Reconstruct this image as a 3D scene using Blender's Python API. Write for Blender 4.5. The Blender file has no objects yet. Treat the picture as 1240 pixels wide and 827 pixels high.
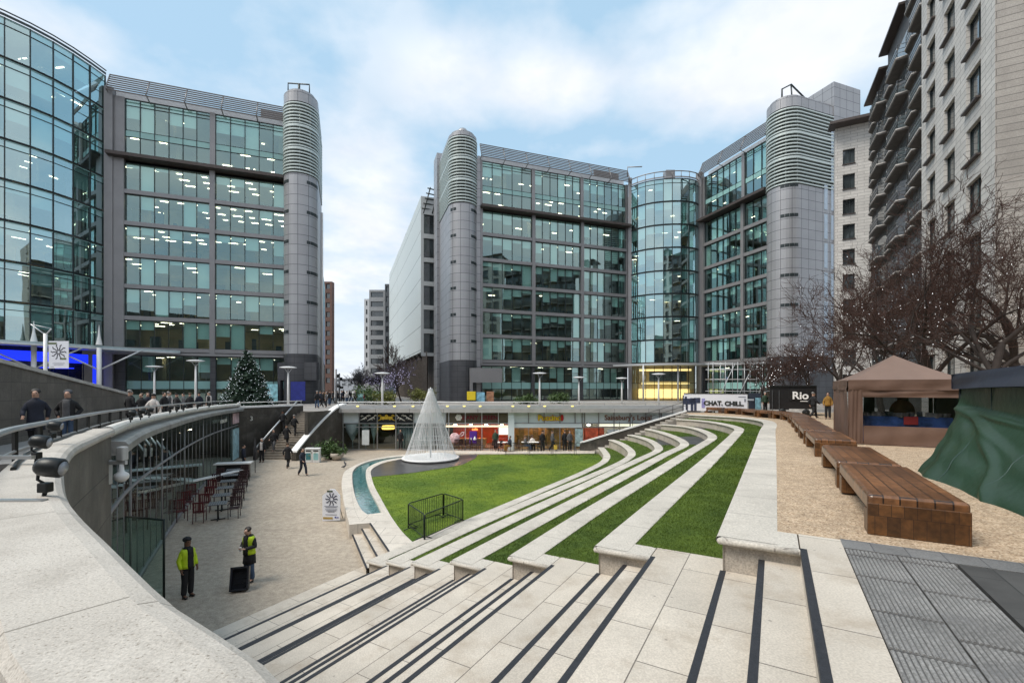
import bpy, bmesh, math, random
import numpy as np
from mathutils import Vector, Matrix
from mathutils.geometry import tessellate_polygon
R = math.radians
random.seed(7)
sc = bpy.context.scene
col = sc.collection

# ------------------------------------------------------------------ camera model and levels
F, CX, HY, CZ = 551.1, 620.0, 470.0, 6.0
T, RISE, PER = 4.25, 0.607, 1.747          # upper terrace, height and depth of one flight of three steps
ST = RISE / 3
W0 = -0.245
def lerp(a, b, t): return a + (b - a) * t
def clamp(x, a, b): return max(a, min(b, x))
def topz(y): return T - 0.011 * clamp(y - 5.4, 0, 30.6)
PLAZA = topz(100)
def gz(y):
    t = clamp((y - 14) / 22, 0, 1)
    return 0.5 * t * t * (3 - 2 * t)
def on_plane(px, py, d0, D0, s):
    D = (d0 - s * D0) * F / ((py - HY) - F * s)
    return Vector(((px - CX) / F * D, D, CZ - (d0 + s * (D - D0))))
def on_z(px, py, z):
    D = (CZ - z) * F / (py - HY)
    return Vector(((px - CX) / F * D, D, z))
def on_top(px, py): return on_plane(px, py, CZ - T, 5.4, 0.011)
def at(px, py, D): return Vector(((px - CX) / F * D, D, CZ - (py - HY) / F * D))
def proj(p): return (CX + F * p[0] / p[1], HY + F * (CZ - p[2]) / p[1])
def uw(u, w, z): return Vector((.5 * u - .866 * w, .866 * u + .5 * w, z))
def to_uw(p): return (.5 * p[0] + .866 * p[1], -.866 * p[0] + .5 * p[1])
def on_gravel(px, py):
    z = 0.0
    for _ in range(12):
        p = on_z(px, py, z); z = gz(p.y)
    return on_z(px, py, z)

# ------------------------------------------------------------------ materials
def _nt(name):
    m = bpy.data.materials.new(name); m.use_nodes = True
    nt = m.node_tree; b = nt.nodes['Principled BSDF']
    return m, nt, b
def N(nt, typ, **kw):
    n = nt.nodes.new(typ)
    for k, v in kw.items():
        if k.startswith('i_'): n.inputs[k[2:].replace('_', ' ')].default_value = v
        else: setattr(n, k, v)
    return n
def L(nt, a, b): nt.links.new(a, b)
def c4(c): return (c[0], c[1], c[2], 1)
def mixc(nt, fac, a, b, mode='MIX'):
    n = nt.nodes.new('ShaderNodeMix'); n.data_type = 'RGBA'; n.blend_type = mode
    for sock, v in ((n.inputs[0], fac), (n.inputs[6], a), (n.inputs[7], b)):
        if hasattr(v, 'links') or isinstance(v, bpy.types.NodeSocket): nt.links.new(v, sock)
        elif isinstance(v, (int, float)): sock.default_value = v
        else: sock.default_value = c4(v)
    return n.outputs[2]
def ramp(nt, src, p0, p1, c0=(0, 0, 0), c1=(1, 1, 1)):
    r = nt.nodes.new('ShaderNodeValToRGB')
    r.color_ramp.elements[0].position = p0; r.color_ramp.elements[1].position = p1
    r.color_ramp.elements[0].color = c4(c0); r.color_ramp.elements[1].color = c4(c1)
    nt.links.new(src, r.inputs[0]); return r.outputs[0]
MATS = {}
def surf(name, c, rough=.7, var=.15, scale=3.0, fine=0.0, fscale=120, bump=0.0, bscale=60, metal=0.0, spec=.5,
         brick=None, mortar=None, moff=.5, cvar=0.0, coat=0.0, stain=None, swap=False, spots=0.0):
    """general procedural surface: base colour with large and fine noise, optional joints (brick=(width,height,size)) in metres"""
    if name in MATS: return MATS[name]
    m, nt, b = _nt(name); MATS[name] = m
    tc = N(nt, 'ShaderNodeTexCoord'); obj = tc.outputs['Object']; uv = tc.outputs['UV']
    n1 = N(nt, 'ShaderNodeTexNoise', i_Scale=scale, i_Detail=5.0, i_Roughness=.6); L(nt, obj, n1.inputs['Vector'])
    lo = tuple(x * (1 - var) for x in c); hi = tuple(min(1, x * (1 + var)) for x in c)
    colr = ramp(nt, n1.outputs['Fac'], .3, .7, lo, hi)
    bumps = None
    if brick:
        bt = N(nt, 'ShaderNodeTexBrick', offset=moff, i_Scale=1.0, i_Mortar_Size=brick[2], i_Brick_Width=brick[0], i_Row_Height=brick[1])
        bt.inputs['Mortar Smooth'].default_value = .1
        bt.inputs['Color1'].default_value = (1 - cvar,) * 3 + (1,); bt.inputs['Color2'].default_value = (1, 1, 1, 1)
        bt.inputs['Mortar'].default_value = (1, 1, 1, 1)
        if swap:
            mp = N(nt, 'ShaderNodeMapping'); mp.inputs['Rotation'].default_value = (0, 0, R(90)); L(nt, uv, mp.inputs['Vector']); uv = mp.outputs[0]
        L(nt, uv, bt.inputs['Vector'])
        colr = mixc(nt, 1.0, colr, bt.outputs['Color'], 'MULTIPLY')
    if fine:
        n2 = N(nt, 'ShaderNodeTexNoise', i_Scale=fscale, i_Detail=2.0); L(nt, obj, n2.inputs['Vector'])
        f = ramp(nt, n2.outputs['Fac'], .35, .65, (1 - fine,) * 3, (1 + fine * .4,) * 3)
        colr = mixc(nt, 1.0, colr, f, 'MULTIPLY')
    if stain:
        n3 = N(nt, 'ShaderNodeTexNoise', i_Scale=stain[0], i_Detail=6.0, i_Roughness=.7); L(nt, obj, n3.inputs['Vector'])
        f = ramp(nt, n3.outputs['Fac'], .5, .72)
        ms = N(nt, 'ShaderNodeMath', operation='MULTIPLY'); L(nt, f, ms.inputs[0]); ms.inputs[1].default_value = stain[2]
        colr = mixc(nt, ms.outputs[0], colr, stain[1])
    if spots:
        vo = N(nt, 'ShaderNodeTexVoronoi', i_Scale=5.5); L(nt, obj, vo.inputs['Vector'])
        a_ = ramp(nt, vo.outputs['Distance'], .07, .10, (1, 1, 1), (0, 0, 0)); sp_ = N(nt, 'ShaderNodeSeparateColor'); L(nt, vo.outputs['Color'], sp_.inputs[0]); b_ = ramp(nt, sp_.outputs[0], .72, .74)
        q_ = N(nt, 'ShaderNodeMath', operation='MULTIPLY'); L(nt, a_, q_.inputs[0]); L(nt, b_, q_.inputs[1]); q2 = N(nt, 'ShaderNodeMath', operation='MULTIPLY'); L(nt, q_.outputs[0], q2.inputs[0]); q2.inputs[1].default_value = spots
        colr = mixc(nt, q2.outputs[0], colr, (.17, .15, .13))
    if brick:
        colr = mixc(nt, bt.outputs['Fac'], colr, mortar or tuple(x * .35 for x in c))
    L(nt, colr, b.inputs['Base Color'])
    b.inputs['Roughness'].default_value = rough; b.inputs['Metallic'].default_value = metal
    b.inputs['Specular IOR Level'].default_value = spec
    if coat: b.inputs['Coat Weight'].default_value = coat; b.inputs['Coat Roughness'].default_value = .15
    if bump:
        nb = N(nt, 'ShaderNodeTexNoise', i_Scale=bscale, i_Detail=4.0); L(nt, obj, nb.inputs['Vector'])
        h = nb.outputs['Fac']
        if brick:
            mm = N(nt, 'ShaderNodeMath', operation='SUBTRACT'); L(nt, h, mm.inputs[0]); L(nt, bt.outputs['Fac'], mm.inputs[1]); h = mm.outputs[0]
        bp = N(nt, 'ShaderNodeBump', i_Strength=bump, i_Distance=.02); L(nt, h, bp.inputs['Height']); L(nt, bp.outputs[0], b.inputs['Normal'])
    return m
def glow(name, c, s, sampling=True):
    if name in MATS: return MATS[name]
    m, nt, b = _nt(name); MATS[name] = m
    b.inputs['Base Color'].default_value = c4(c)
    b.inputs['Emission Color'].default_value = c4(c); b.inputs['Emission Strength'].default_value = s
    if not sampling: m.cycles.emission_sampling = 'NONE'
    return m
def glassy(name, tint, refl=.2, rc=(.9, 1, .98), rough=.0, f90=.9, wav=0.0):
    if name in MATS: return MATS[name]
    m, nt, b = _nt(name); MATS[name] = m
    nt.nodes.remove(b); out = nt.nodes['Material Output']
    tr = N(nt, 'ShaderNodeBsdfTransparent'); tr.inputs[0].default_value = c4(tint)
    gl = N(nt, 'ShaderNodeBsdfGlossy'); gl.inputs['Color'].default_value = c4(rc); gl.inputs['Roughness'].default_value = rough
    lw = N(nt, 'ShaderNodeLayerWeight', i_Blend=.35)
    mr = N(nt, 'ShaderNodeMapRange'); L(nt, lw.outputs['Facing'], mr.inputs['Value'])
    mr.inputs['To Min'].default_value = refl; mr.inputs['To Max'].default_value = f90
    mx = N(nt, 'ShaderNodeMixShader'); L(nt, mr.outputs[0], mx.inputs[0]); L(nt, tr.outputs[0], mx.inputs[1]); L(nt, gl.outputs[0], mx.inputs[2])
    if wav:
        tc = N(nt, 'ShaderNodeTexCoord'); nz = N(nt, 'ShaderNodeTexNoise', i_Scale=.35, i_Detail=1.0); L(nt, tc.outputs['Object'], nz.inputs['Vector'])
        bp = N(nt, 'ShaderNodeBump', i_Strength=wav, i_Distance=.05); L(nt, nz.outputs['Fac'], bp.inputs['Height']); L(nt, bp.outputs[0], gl.inputs['Normal'])
    L(nt, mx.outputs[0], out.inputs['Surface'])
    return m
def plain(name, c, rough=.5, metal=0.0, var=.08, scale=6):
    return surf(name, c, rough=rough, metal=metal, var=var, scale=scale)

STONE = surf('pale_stone', (.66, .605, .53), rough=.7, var=.10, scale=.9, fine=.16, fscale=60, bump=.25, bscale=90,
             brick=(1.22, .88, .007), mortar=(.16, .14, .12), cvar=.10, stain=(1.6, (.36, .31, .26), .6), spots=.5)
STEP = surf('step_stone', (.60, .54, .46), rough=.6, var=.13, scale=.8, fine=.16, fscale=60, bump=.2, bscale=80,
            brick=(1.16, .52, .006), mortar=(.15, .13, .11), cvar=.12, stain=(1.3, (.33, .265, .195), .75), spots=.55)
KERB = surf('kerb_stone', (.63, .585, .515), rough=.7, var=.12, scale=1.0, fine=.2, fscale=40, bump=.2, bscale=70,
            brick=(1.25, 5, .010), mortar=(.30, .27, .24), moff=0, cvar=.16, stain=(1.9, (.33, .30, .26), .62), spots=.35)
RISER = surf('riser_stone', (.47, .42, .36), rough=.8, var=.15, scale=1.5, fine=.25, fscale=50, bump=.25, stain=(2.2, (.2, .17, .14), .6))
def coping_mat():
    m, nt, b = _nt('parapet_stone'); MATS['parapet_stone'] = m
    tc = N(nt, 'ShaderNodeTexCoord'); ob = tc.outputs['Object']
    n1 = N(nt, 'ShaderNodeTexNoise', i_Scale=2.2, i_Detail=6.0, i_Roughness=.65); L(nt, ob, n1.inputs['Vector'])
    c = ramp(nt, n1.outputs['Fac'], .3, .72, (.40, .365, .32), (.60, .56, .505))
    v = N(nt, 'ShaderNodeTexVoronoi', i_Scale=85.0); L(nt, ob, v.inputs['Vector'])
    n2 = N(nt, 'ShaderNodeTexNoise', i_Scale=95.0, i_Detail=2.0); L(nt, ob, n2.inputs['Vector'])
    sp = ramp(nt, n2.outputs['Fac'], .60, .72); c = mixc(nt, sp, c, (.27, .235, .195))
    n4 = N(nt, 'ShaderNodeTexNoise', i_Scale=130.0, i_Detail=2.0); L(nt, ob, n4.inputs['Vector'])
    f = ramp(nt, n4.outputs['Fac'], .3, .7, (.8, .8, .8), (1.12, 1.12, 1.12)); c = mixc(nt, 1, c, f, 'MULTIPLY')
    n5 = N(nt, 'ShaderNodeTexNoise', i_Scale=1.1, i_Detail=8.0, i_Roughness=.75); L(nt, ob, n5.inputs['Vector'])
    c = mixc(nt, ramp(nt, n5.outputs['Fac'], .50, .75, (0, 0, 0), (.5, .5, .5)), c, (.30, .265, .215))
    bt = N(nt, 'ShaderNodeTexBrick', offset=0, i_Scale=1.0, i_Mortar_Size=.006, i_Brick_Width=1.9, i_Row_Height=90.0); mp = N(nt, 'ShaderNodeMapping'); mp.inputs['Location'].default_value = (.4, 30, 0); L(nt, tc.outputs['UV'], mp.inputs['Vector']); L(nt, mp.outputs[0], bt.inputs['Vector'])
    c = mixc(nt, bt.outputs['Fac'], c, (.22, .20, .17))
    L(nt, c, b.inputs['Base Color']); b.inputs['Roughness'].default_value = .75
    bp = N(nt, 'ShaderNodeBump', i_Strength=.35, i_Distance=.006); L(nt, n4.outputs['Fac'], bp.inputs['Height']); L(nt, bp.outputs[0], b.inputs['Normal'])
    return m
COPING = coping_mat()
def gravel_mat(name, cols, scale, big=.5):
    m, nt, b = _nt(name); MATS[name] = m
    tc = N(nt, 'ShaderNodeTexCoord'); ob = tc.outputs['Object']
    v = N(nt, 'ShaderNodeTexVoronoi', i_Scale=scale); L(nt, ob, v.inputs['Vector'])
    sep = N(nt, 'ShaderNodeSeparateColor'); L(nt, v.outputs['Color'], sep.inputs[0])
    r = nt.nodes.new('ShaderNodeValToRGB'); cr = r.color_ramp
    cr.elements[0].color = c4(cols[0]); cr.elements[1].color = c4(cols[-1]); cr.elements[1].position = 1
    for i, cc in enumerate(cols[1:-1]):
        e = cr.elements.new((i + 1) / (len(cols) - 1)); e.color = c4(cc)
    L(nt, sep.outputs[0], r.inputs[0])
    n1 = N(nt, 'ShaderNodeTexNoise', i_Scale=big, i_Detail=6.0, i_Roughness=.65); L(nt, ob, n1.inputs['Vector'])
    f = ramp(nt, n1.outputs['Fac'], .3, .7, (.88, .87, .86), (1.06, 1.06, 1.06))
    c = mixc(nt, 1, r.outputs[0], f, 'MULTIPLY')
    n3 = N(nt, 'ShaderNodeTexNoise', i_Scale=5.0, i_Detail=4.0); L(nt, ob, n3.inputs['Vector'])
    f = ramp(nt, n3.outputs['Fac'], .35, .7, (.8, .8, .8), (1.08, 1.08, 1.08)); c = mixc(nt, 1, c, f, 'MULTIPLY')
    L(nt, c, b.inputs['Base Color']); b.inputs['Roughness'].default_value = .9
    bp = N(nt, 'ShaderNodeBump', i_Strength=.6, i_Distance=.01); L(nt, v.outputs['Distance'], bp.inputs['Height']); L(nt, bp.outputs[0], b.inputs['Normal'])
    return m
GRAVEL = gravel_mat('bound_gravel', [(.20, .13, .075), (.42, .305, .20), (.53, .40, .275), (.64, .51, .37), (.40, .27, .16)], 55)
FLOORG = gravel_mat('arena_gravel', [(.34, .29, .23), (.41, .352, .282), (.44, .378, .302), (.48, .415, .335)], 40, .35)
def grass_mat(name, lo, hi):
    m, nt, b = _nt(name); MATS[name] = m
    tc = N(nt, 'ShaderNodeTexCoord'); ob = tc.outputs['Object']
    n1 = N(nt, 'ShaderNodeTexNoise', i_Scale=.28, i_Detail=6.0, i_Roughness=.65); L(nt, ob, n1.inputs['Vector'])
    c = ramp(nt, n1.outputs['Fac'], .36, .66, lo, hi)
    n2 = N(nt, 'ShaderNodeTexNoise', i_Scale=2.6, i_Detail=5.0, i_Roughness=.7); L(nt, ob, n2.inputs['Vector'])
    f = ramp(nt, n2.outputs['Fac'], .3, .7, (.74, .78, .72), (1.2, 1.15, 1.1)); c = mixc(nt, 1, c, f, 'MULTIPLY')
    n3 = N(nt, 'ShaderNodeTexNoise', i_Scale=38, i_Detail=3.0); L(nt, ob, n3.inputs['Vector'])
    f = ramp(nt, n3.outputs['Fac'], .3, .7, (.7, .72, .7), (1.2, 1.18, 1.1)); c = mixc(nt, 1, c, f, 'MULTIPLY')
    L(nt, c, b.inputs['Base Color']); b.inputs['Roughness'].default_value = .75; b.inputs['Specular IOR Level'].default_value = .25
    bp = N(nt, 'ShaderNodeBump', i_Strength=.9, i_Distance=.04); L(nt, n3.outputs['Fac'], bp.inputs['Height']); L(nt, bp.outputs[0], b.inputs['Normal'])
    return m
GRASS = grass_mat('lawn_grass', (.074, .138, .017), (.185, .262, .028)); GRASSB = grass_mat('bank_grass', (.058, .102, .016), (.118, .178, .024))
GRANITE = surf('dark_granite', (.075, .066, .055), rough=.5, var=.3, scale=1.2, fine=.25, fscale=30, brick=(.62, .62, .008), mortar=(.045, .042, .04), moff=0, cvar=.25, stain=(1.1, (.20, .19, .17), .5))
WALLST = surf('stained_granite', (.135, .125, .108), rough=.65, var=.35, scale=1.4, fine=.25, fscale=40, brick=(1.1, .9, .010), mortar=(.03, .03, .028), moff=.5, cvar=.3, stain=(.9, (.06, .055, .05), .8))
CLAD = surf('grey_metal_panel', (.36, .363, .378), rough=.42, var=.06, scale=.4, metal=.35, brick=(1.35, 1.33, .028), mortar=(.075, .075, .085), moff=0, cvar=.10)
CLADDK = surf('dark_slate_panel', (.062, .064, .072), rough=.5, var=.15, scale=.6, brick=(1.3, .8, .022), mortar=(.02, .02, .024), moff=0, cvar=.2)
METAL = surf('grey_metal_band', (.25, .247, .254), rough=.45, metal=.3, var=.08, scale=.6)
METALLT = surf('pale_metal', (.55, .57, .59), rough=.4, metal=.4, var=.06)
SLAT = surf('louvre_slat', (.52, .58, .56), rough=.4, metal=.3, var=.08)
FRAME = surf('dark_mullion', (.03, .04, .042), rough=.4, metal=.3, var=.1)
DARKBR = surf('dark_brown_metal', (.075, .06, .055), rough=.5, metal=.3, var=.1)
GLASS = glassy('office_glass', (.76, .92, .88), refl=.23, rc=(.70, .95, .93), rough=.01, f90=.85, wav=.06)
GLASSB = glassy('curtain_glass', (.70, .90, .89), refl=.46, rc=(.74, .97, .98), rough=.01, f90=.9, wav=.10)
GLASSF = glassy('front_glass', (.80, .88, .86), refl=.20, rough=.0, f90=.55, rc=(.75, .95, .95))
GLASSC = glassy('shop_glass', (.88, .95, .93), refl=.08, rough=.0, f90=.8)
BLIND = surf('roller_blind', (.56, .76, .73), rough=.8, var=.05, scale=.5)
SPAND = surf('teal_spandrel', (.26, .47, .45), rough=.25, var=.1, scale=.3, spec=.7)
CEIL = surf('office_ceiling', (.78, .74, .64), rough=.9, var=.05)
OFLOOR = surf('office_floor', (.09, .085, .08), rough=.9, var=.2)
OWALL = surf('office_wall', (.40, .33, .21), rough=.9, var=.35, scale=.25)
DESK = surf('office_furniture', (.055, .055, .06), rough=.7, var=.5, scale=.8)
LAMP = glow('ceiling_panel', (1, .90, .70), 5.5)
SLATEP = surf('slate_paving', (.075, .073, .07), rough=.55, var=.3, scale=2, fine=.2, brick=(.9, .6, .006), mortar=(.03, .03, .03), cvar=.3)
BLUEST = surf('bluestone_band', (.205, .203, .20), rough=.55, var=.2, scale=2.5, fine=.25, fscale=60, brick=(.72, .3, .005), mortar=(.06, .06, .065), cvar=.2)
PLAZAM = surf('plaza_paving', (.34, .32, .30), rough=.7, var=.12, scale=.4, brick=(.9, .6, .008), cvar=.15)
RUBBER = surf('black_nosing', (.022, .023, .028), rough=.55, var=.3, scale=30, bump=.3, bscale=200)
WHITE = surf('white_paint', (.80, .80, .79), rough=.45, var=.04)
WHITESTR = surf('white_string', (.86, .87, .88), rough=.6, var=.05)
BLACKM = surf('black_metal', (.018, .02, .02), rough=.4, metal=.4, var=.15)
GREENMET = surf('dark_green_metal', (.012, .022, .018), rough=.4, metal=.3, var=.15)
GREYMET = surf('brushed_rail', (.42, .43, .44), rough=.35, metal=.7, var=.1)
WATER = None
def water_mat():
    m, nt, b = _nt('channel_water'); MATS['water'] = m
    b.inputs['Base Color'].default_value = (.055, .17, .17, 1); b.inputs['Roughness'].default_value = .05; b.inputs['Specular IOR Level'].default_value = .9
    tc = N(nt, 'ShaderNodeTexCoord'); n = N(nt, 'ShaderNodeTexNoise', i_Scale=4, i_Detail=3.0); L(nt, tc.outputs['Object'], n.inputs['Vector'])
    L(nt, ramp(nt, n.outputs['Fac'], .35, .65, (.035, .12, .125), (.10, .24, .24)), b.inputs['Base Color'])
    bp = N(nt, 'ShaderNodeBump', i_Strength=.25, i_Distance=.02); L(nt, n.outputs['Fac'], bp.inputs['Height']); L(nt, bp.outputs[0], b.inputs['Normal'])
    return m
WATER = water_mat()

# ------------------------------------------------------------------ mesh builder and objects
class MB:
    def __init__(s): s.v = []; s.f = []; s.uv = []; s.sm = []; s.mi = []; s.cur = 0
    def vert(s, p): s.v.append((p[0], p[1], p[2])); return len(s.v) - 1
    def face(s, idx, uv=None, smooth=False):
        s.f.append(tuple(idx)); s.uv.append(uv); s.sm.append(smooth); s.mi.append(s.cur)
    def poly(s, pts, uv=None, smooth=False):
        s.face([s.vert(p) for p in pts], uv, smooth)
    def box(s, c, d, rz=0.0, M=None, taper=1.0):
        hx, hy, hz = d[0] / 2, d[1] / 2, d[2] / 2
        cs, sn = math.cos(rz), math.sin(rz)
        ids = []
        for z in (-hz, hz):
            t = taper if z > 0 else 1
            for x, y in ((-hx, -hy), (hx, -hy), (hx, hy), (-hx, hy)):
                x *= t; y *= t
                p = Vector((x * cs - y * sn + c[0], x * sn + y * cs + c[1], z + c[2]))
                if M is not None: p = M @ p
                ids.append(s.vert(p))
        a = ids
        for q in ((0, 3, 2, 1), (4, 5, 6, 7), (0, 1, 5, 4), (1, 2, 6, 5), (2, 3, 7, 6), (3, 0, 4, 7)): s.face([a[i] for i in q])
    def bevbox(s, c, d, b=.02, rz=0.0, M=None, sg=2):
        """box with chamfered edges"""
        bm = bmesh.new(); bmesh.ops.create_cube(bm, size=1)
        for v in bm.verts: v.co = Vector((v.co.x * d[0], v.co.y * d[1], v.co.z * d[2]))
        bmesh.ops.bevel(bm, geom=bm.edges[:], offset=b, segments=sg, affect='EDGES', profile=.5)
        m = Matrix.Translation(Vector(c)) @ Matrix.Rotation(rz, 4, 'Z')
        if M is not None: m = M @ m
        off = len(s.v)
        for v in bm.verts: s.vert(m @ v.co)
        bm.verts.index_update()
        for f in bm.faces: s.face([off + v.index for v in f.verts])
        bm.free()
    def seg(s, P, Q, z0, z1, t, off=0.0, ext=0.0):
        """upright slab along plan line P->Q, thickness t centred `off` to the right-hand (outward) side"""
        P = Vector((P[0], P[1])); Q = Vector((Q[0], Q[1])); d = (Q - P); ln = d.length; d /= ln
        n = Vector((d.y, -d.x)); c = (P + Q) / 2 + n * off
        s.box((c.x, c.y, (z0 + z1) / 2), (ln + 2 * ext, t, z1 - z0), math.atan2(d.y, d.x))
    def tube(s, pts, r, n=8, cap=True, smooth=True):
        pts = [Vector(p) for p in pts]
        rs = r if isinstance(r, (list, tuple)) else [r] * len(pts)
        rings = []; prev = None
        for i, p in enumerate(pts):
            d = (pts[min(i + 1, len(pts) - 1)] - pts[max(i - 1, 0)])
            if d.length < 1e-9: d = Vector((0, 0, 1))
            d.normalize()
            if prev is None:
                a = d.orthogonal().normalized()
            else:
                a = prev - d * prev.dot(d)
                a = a.normalized() if a.length > 1e-6 else d.orthogonal().normalized()
            prev = a; b = d.cross(a)
            rings.append([s.vert(p + (a * math.cos(2 * math.pi * k / n) + b * math.sin(2 * math.pi * k / n)) * rs[i]) for k in range(n)])
        for i in range(len(rings) - 1):
            for k in range(n):
                k2 = (k + 1) % n
                s.face((rings[i][k], rings[i][k2], rings[i + 1][k2], rings[i + 1][k]), None, smooth)
        if cap: s.face(rings[0][::-1]); s.face(rings[-1])
    def lathe(s, c, prof, n=24, smooth=True, a0=0, a1=2 * math.pi):
        full = abs(a1 - a0 - 2 * math.pi) < 1e-6
        m = n if full else n + 1
        rings = []
        for r, z in prof:
            rings.append([s.vert((c[0] + r * math.cos(a0 + (a1 - a0) * k / n), c[1] + r * math.sin(a0 + (a1 - a0) * k / n), c[2] + z)) for k in range(m)])
        for i in range(len(rings) - 1):
            for k in range(n):
                k2 = (k + 1) % m
                s.face((rings[i][k], rings[i][k2], rings[i + 1][k2], rings[i + 1][k]), None, smooth)
    def ball(s, c, r, n=10, m=6, sc=(1, 1, 1)):
        prof = [(max(1e-4, math.sin(math.pi * i / m)) * r, -math.cos(math.pi * i / m) * r) for i in range(m + 1)]
        st = len(s.v); s.lathe((0, 0, 0), prof, n)
        for i in range(st, len(s.v)):
            x, y, z = s.v[i]; s.v[i] = (x * sc[0] + c[0], y * sc[1] + c[1], z * sc[2] + c[2])
    def prism(s, poly, z0, z1, cap=True):
        """upright prism over a plan polygon (list of xy, counter-clockwise)"""
        n = len(poly)
        lo = [s.vert((p[0], p[1], z0)) for p in poly]; hi = [s.vert((p[0], p[1], z1)) for p in poly]
        for i in range(n):
            j = (i + 1) % n; s.face((lo[i], lo[j], hi[j], hi[i]))
        if cap:
            for t in tessellate_polygon([[Vector((p[0], p[1], 0)) for p in poly]]):
                a, b, c = [Vector((poly[i][0], poly[i][1])) for i in t]
                if (b - a).cross(c - a) < 0: t = (t[0], t[2], t[1])
                s.face([hi[i] for i in t]); s.face([lo[i] for i in (t[0], t[2], t[1])])
    def sheet(s, poly, zf):
        """flat polygon following the height function zf(x, y)"""
        ids = [s.vert((p[0], p[1], zf(p[0], p[1]))) for p in poly]
        for t in tessellate_polygon([[Vector((p[0], p[1], 0)) for p in poly]]):
            a, b, c = [Vector((poly[i][0], poly[i][1])) for i in t]
            if (b - a).cross(c - a) < 0: t = (t[0], t[2], t[1])
            s.face([ids[i] for i in t])
    def ribbon(s, A, B, uoff=0.0, flip=False):
        """quads between two equally sampled polylines; uv = (arc length, offset)"""
        u = uoff
        ia = [s.vert(p) for p in A]; ib = [s.vert(p) for p in B]
        for i in range(len(A) - 1):
            a = Vector(A[i]); a2 = Vector(A[i + 1]); l = (a2 - a).length
            w = (Vector(B[i]) - a).length
            q = (ia[i], ia[i + 1], ib[i + 1], ib[i]); uv = ((u, .1), (u + l, .1), (u + l, .1 + w), (u, .1 + w))
            if flip: q = q[::-1]; uv = uv[::-1]
            s.face(q, uv); u += l
    def build(s, name, mats, parent=None, world=True, link=True):
        me = bpy.data.meshes.new(name)
        off = Vector((0, 0, 0))
        if world:
            p = parent
            while p is not None: off += p.location; p = p.parent
        vs = [(a - off.x, b - off.y, c - off.z) for a, b, c in s.v]
        me.from_pydata(vs, [], s.f)
        for m in (mats if isinstance(mats, (list, tuple)) else [mats]): me.materials.append(m)
        if s.f:
            me.polygons.foreach_set('use_smooth', s.sm); me.polygons.foreach_set('material_index', s.mi)
            uvl = me.uv_layers.new(name='UVMap'); data = []
            for f, uv in zip(s.f, s.uv):
                if uv is not None: data.extend(c for t in uv for c in t); continue
                P = [Vector(s.v[i]) for i in f]
                n = Vector((0, 0, 0))
                for i in range(1, len(P) - 1): n += (P[i] - P[0]).cross(P[i + 1] - P[0])
                if abs(n.z) > .75 * (n.length + 1e-12): data.extend(c for p in P for c in (p.x, p.y))
                else:
                    t = Vector((-n.y, n.x, 0))
                    t = t.normalized() if t.length > 1e-9 else Vector((1, 0, 0))
                    if abs(t.x) > abs(t.y) * 1.0001 and t.x < 0 or (abs(t.x) <= abs(t.y) * 1.0001 and t.y < 0): t = -t
                    data.extend(c for p in P for c in (p.dot(t), p.z))
            uvl.data.foreach_set('uv', data)
        me.validate(); me.update()
        o = bpy.data.objects.new(name, me)
        if parent is not None: o.parent = parent
        col.objects.link(o)
        return o
def tag(o, label=None, cat=None, group=None, kind=None):
    if label: o['label'] = label
    if cat: o['category'] = cat
    if group: o['group'] = group
    if kind: o['kind'] = kind
    return o
def thing(name, label, cat, loc=(0, 0, 0), rz=0.0, group=None):
    o = bpy.data.objects.new(name, None); col.objects.link(o)
    o.location = loc; o.rotation_euler = (0, 0, rz); o.empty_display_size = .2
    return tag(o, label, cat, group)
def struct(name, mb, m): return tag(mb.build(name, m), kind='structure')
def kids(o): return [c for c in bpy.data.objects if c.parent is o]
def copy_tree(o, parent=None, ch=None):
    c = o.copy(); col.objects.link(c)
    if parent is not None: c.parent = parent
    for k in kids(o): copy_tree(k, c)
    return c
def text_mesh(body, size, ext=.01, align='CENTER', bold=0.0):
    cu = bpy.data.curves.new('lettering', 'FONT'); cu.body = body; cu.size = size; cu.extrude = ext; cu.offset = bold
    cu.align_x = align; cu.align_y = 'CENTER'; cu.resolution_u = 3
    o = bpy.data.objects.new('lettering', cu); col.objects.link(o)
    dg = bpy.context.evaluated_depsgraph_get(); me = bpy.data.meshes.new_from_object(o.evaluated_get(dg))
    bpy.data.objects.remove(o); bpy.data.curves.remove(cu)
    return me
def lettering(body, size, loc, rz, m, parent, ext=.01, align='CENTER', bold=0.0, xs=1.0, name='lettering', rx=90):
    """upright lettering facing -y before rotation rz; loc in world"""
    me = text_mesh(body, size, ext, align, bold); me.materials.append(m)
    o = bpy.data.objects.new(name, me); col.objects.link(o); o.parent = parent
    off = Vector((0, 0, 0)); p = parent
    while p is not None: off += p.location; p = p.parent
    o.location = Vector(loc) - off; o.rotation_euler = (R(rx), 0, rz); o.scale = (xs, 1, 1)
    return o
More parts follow.
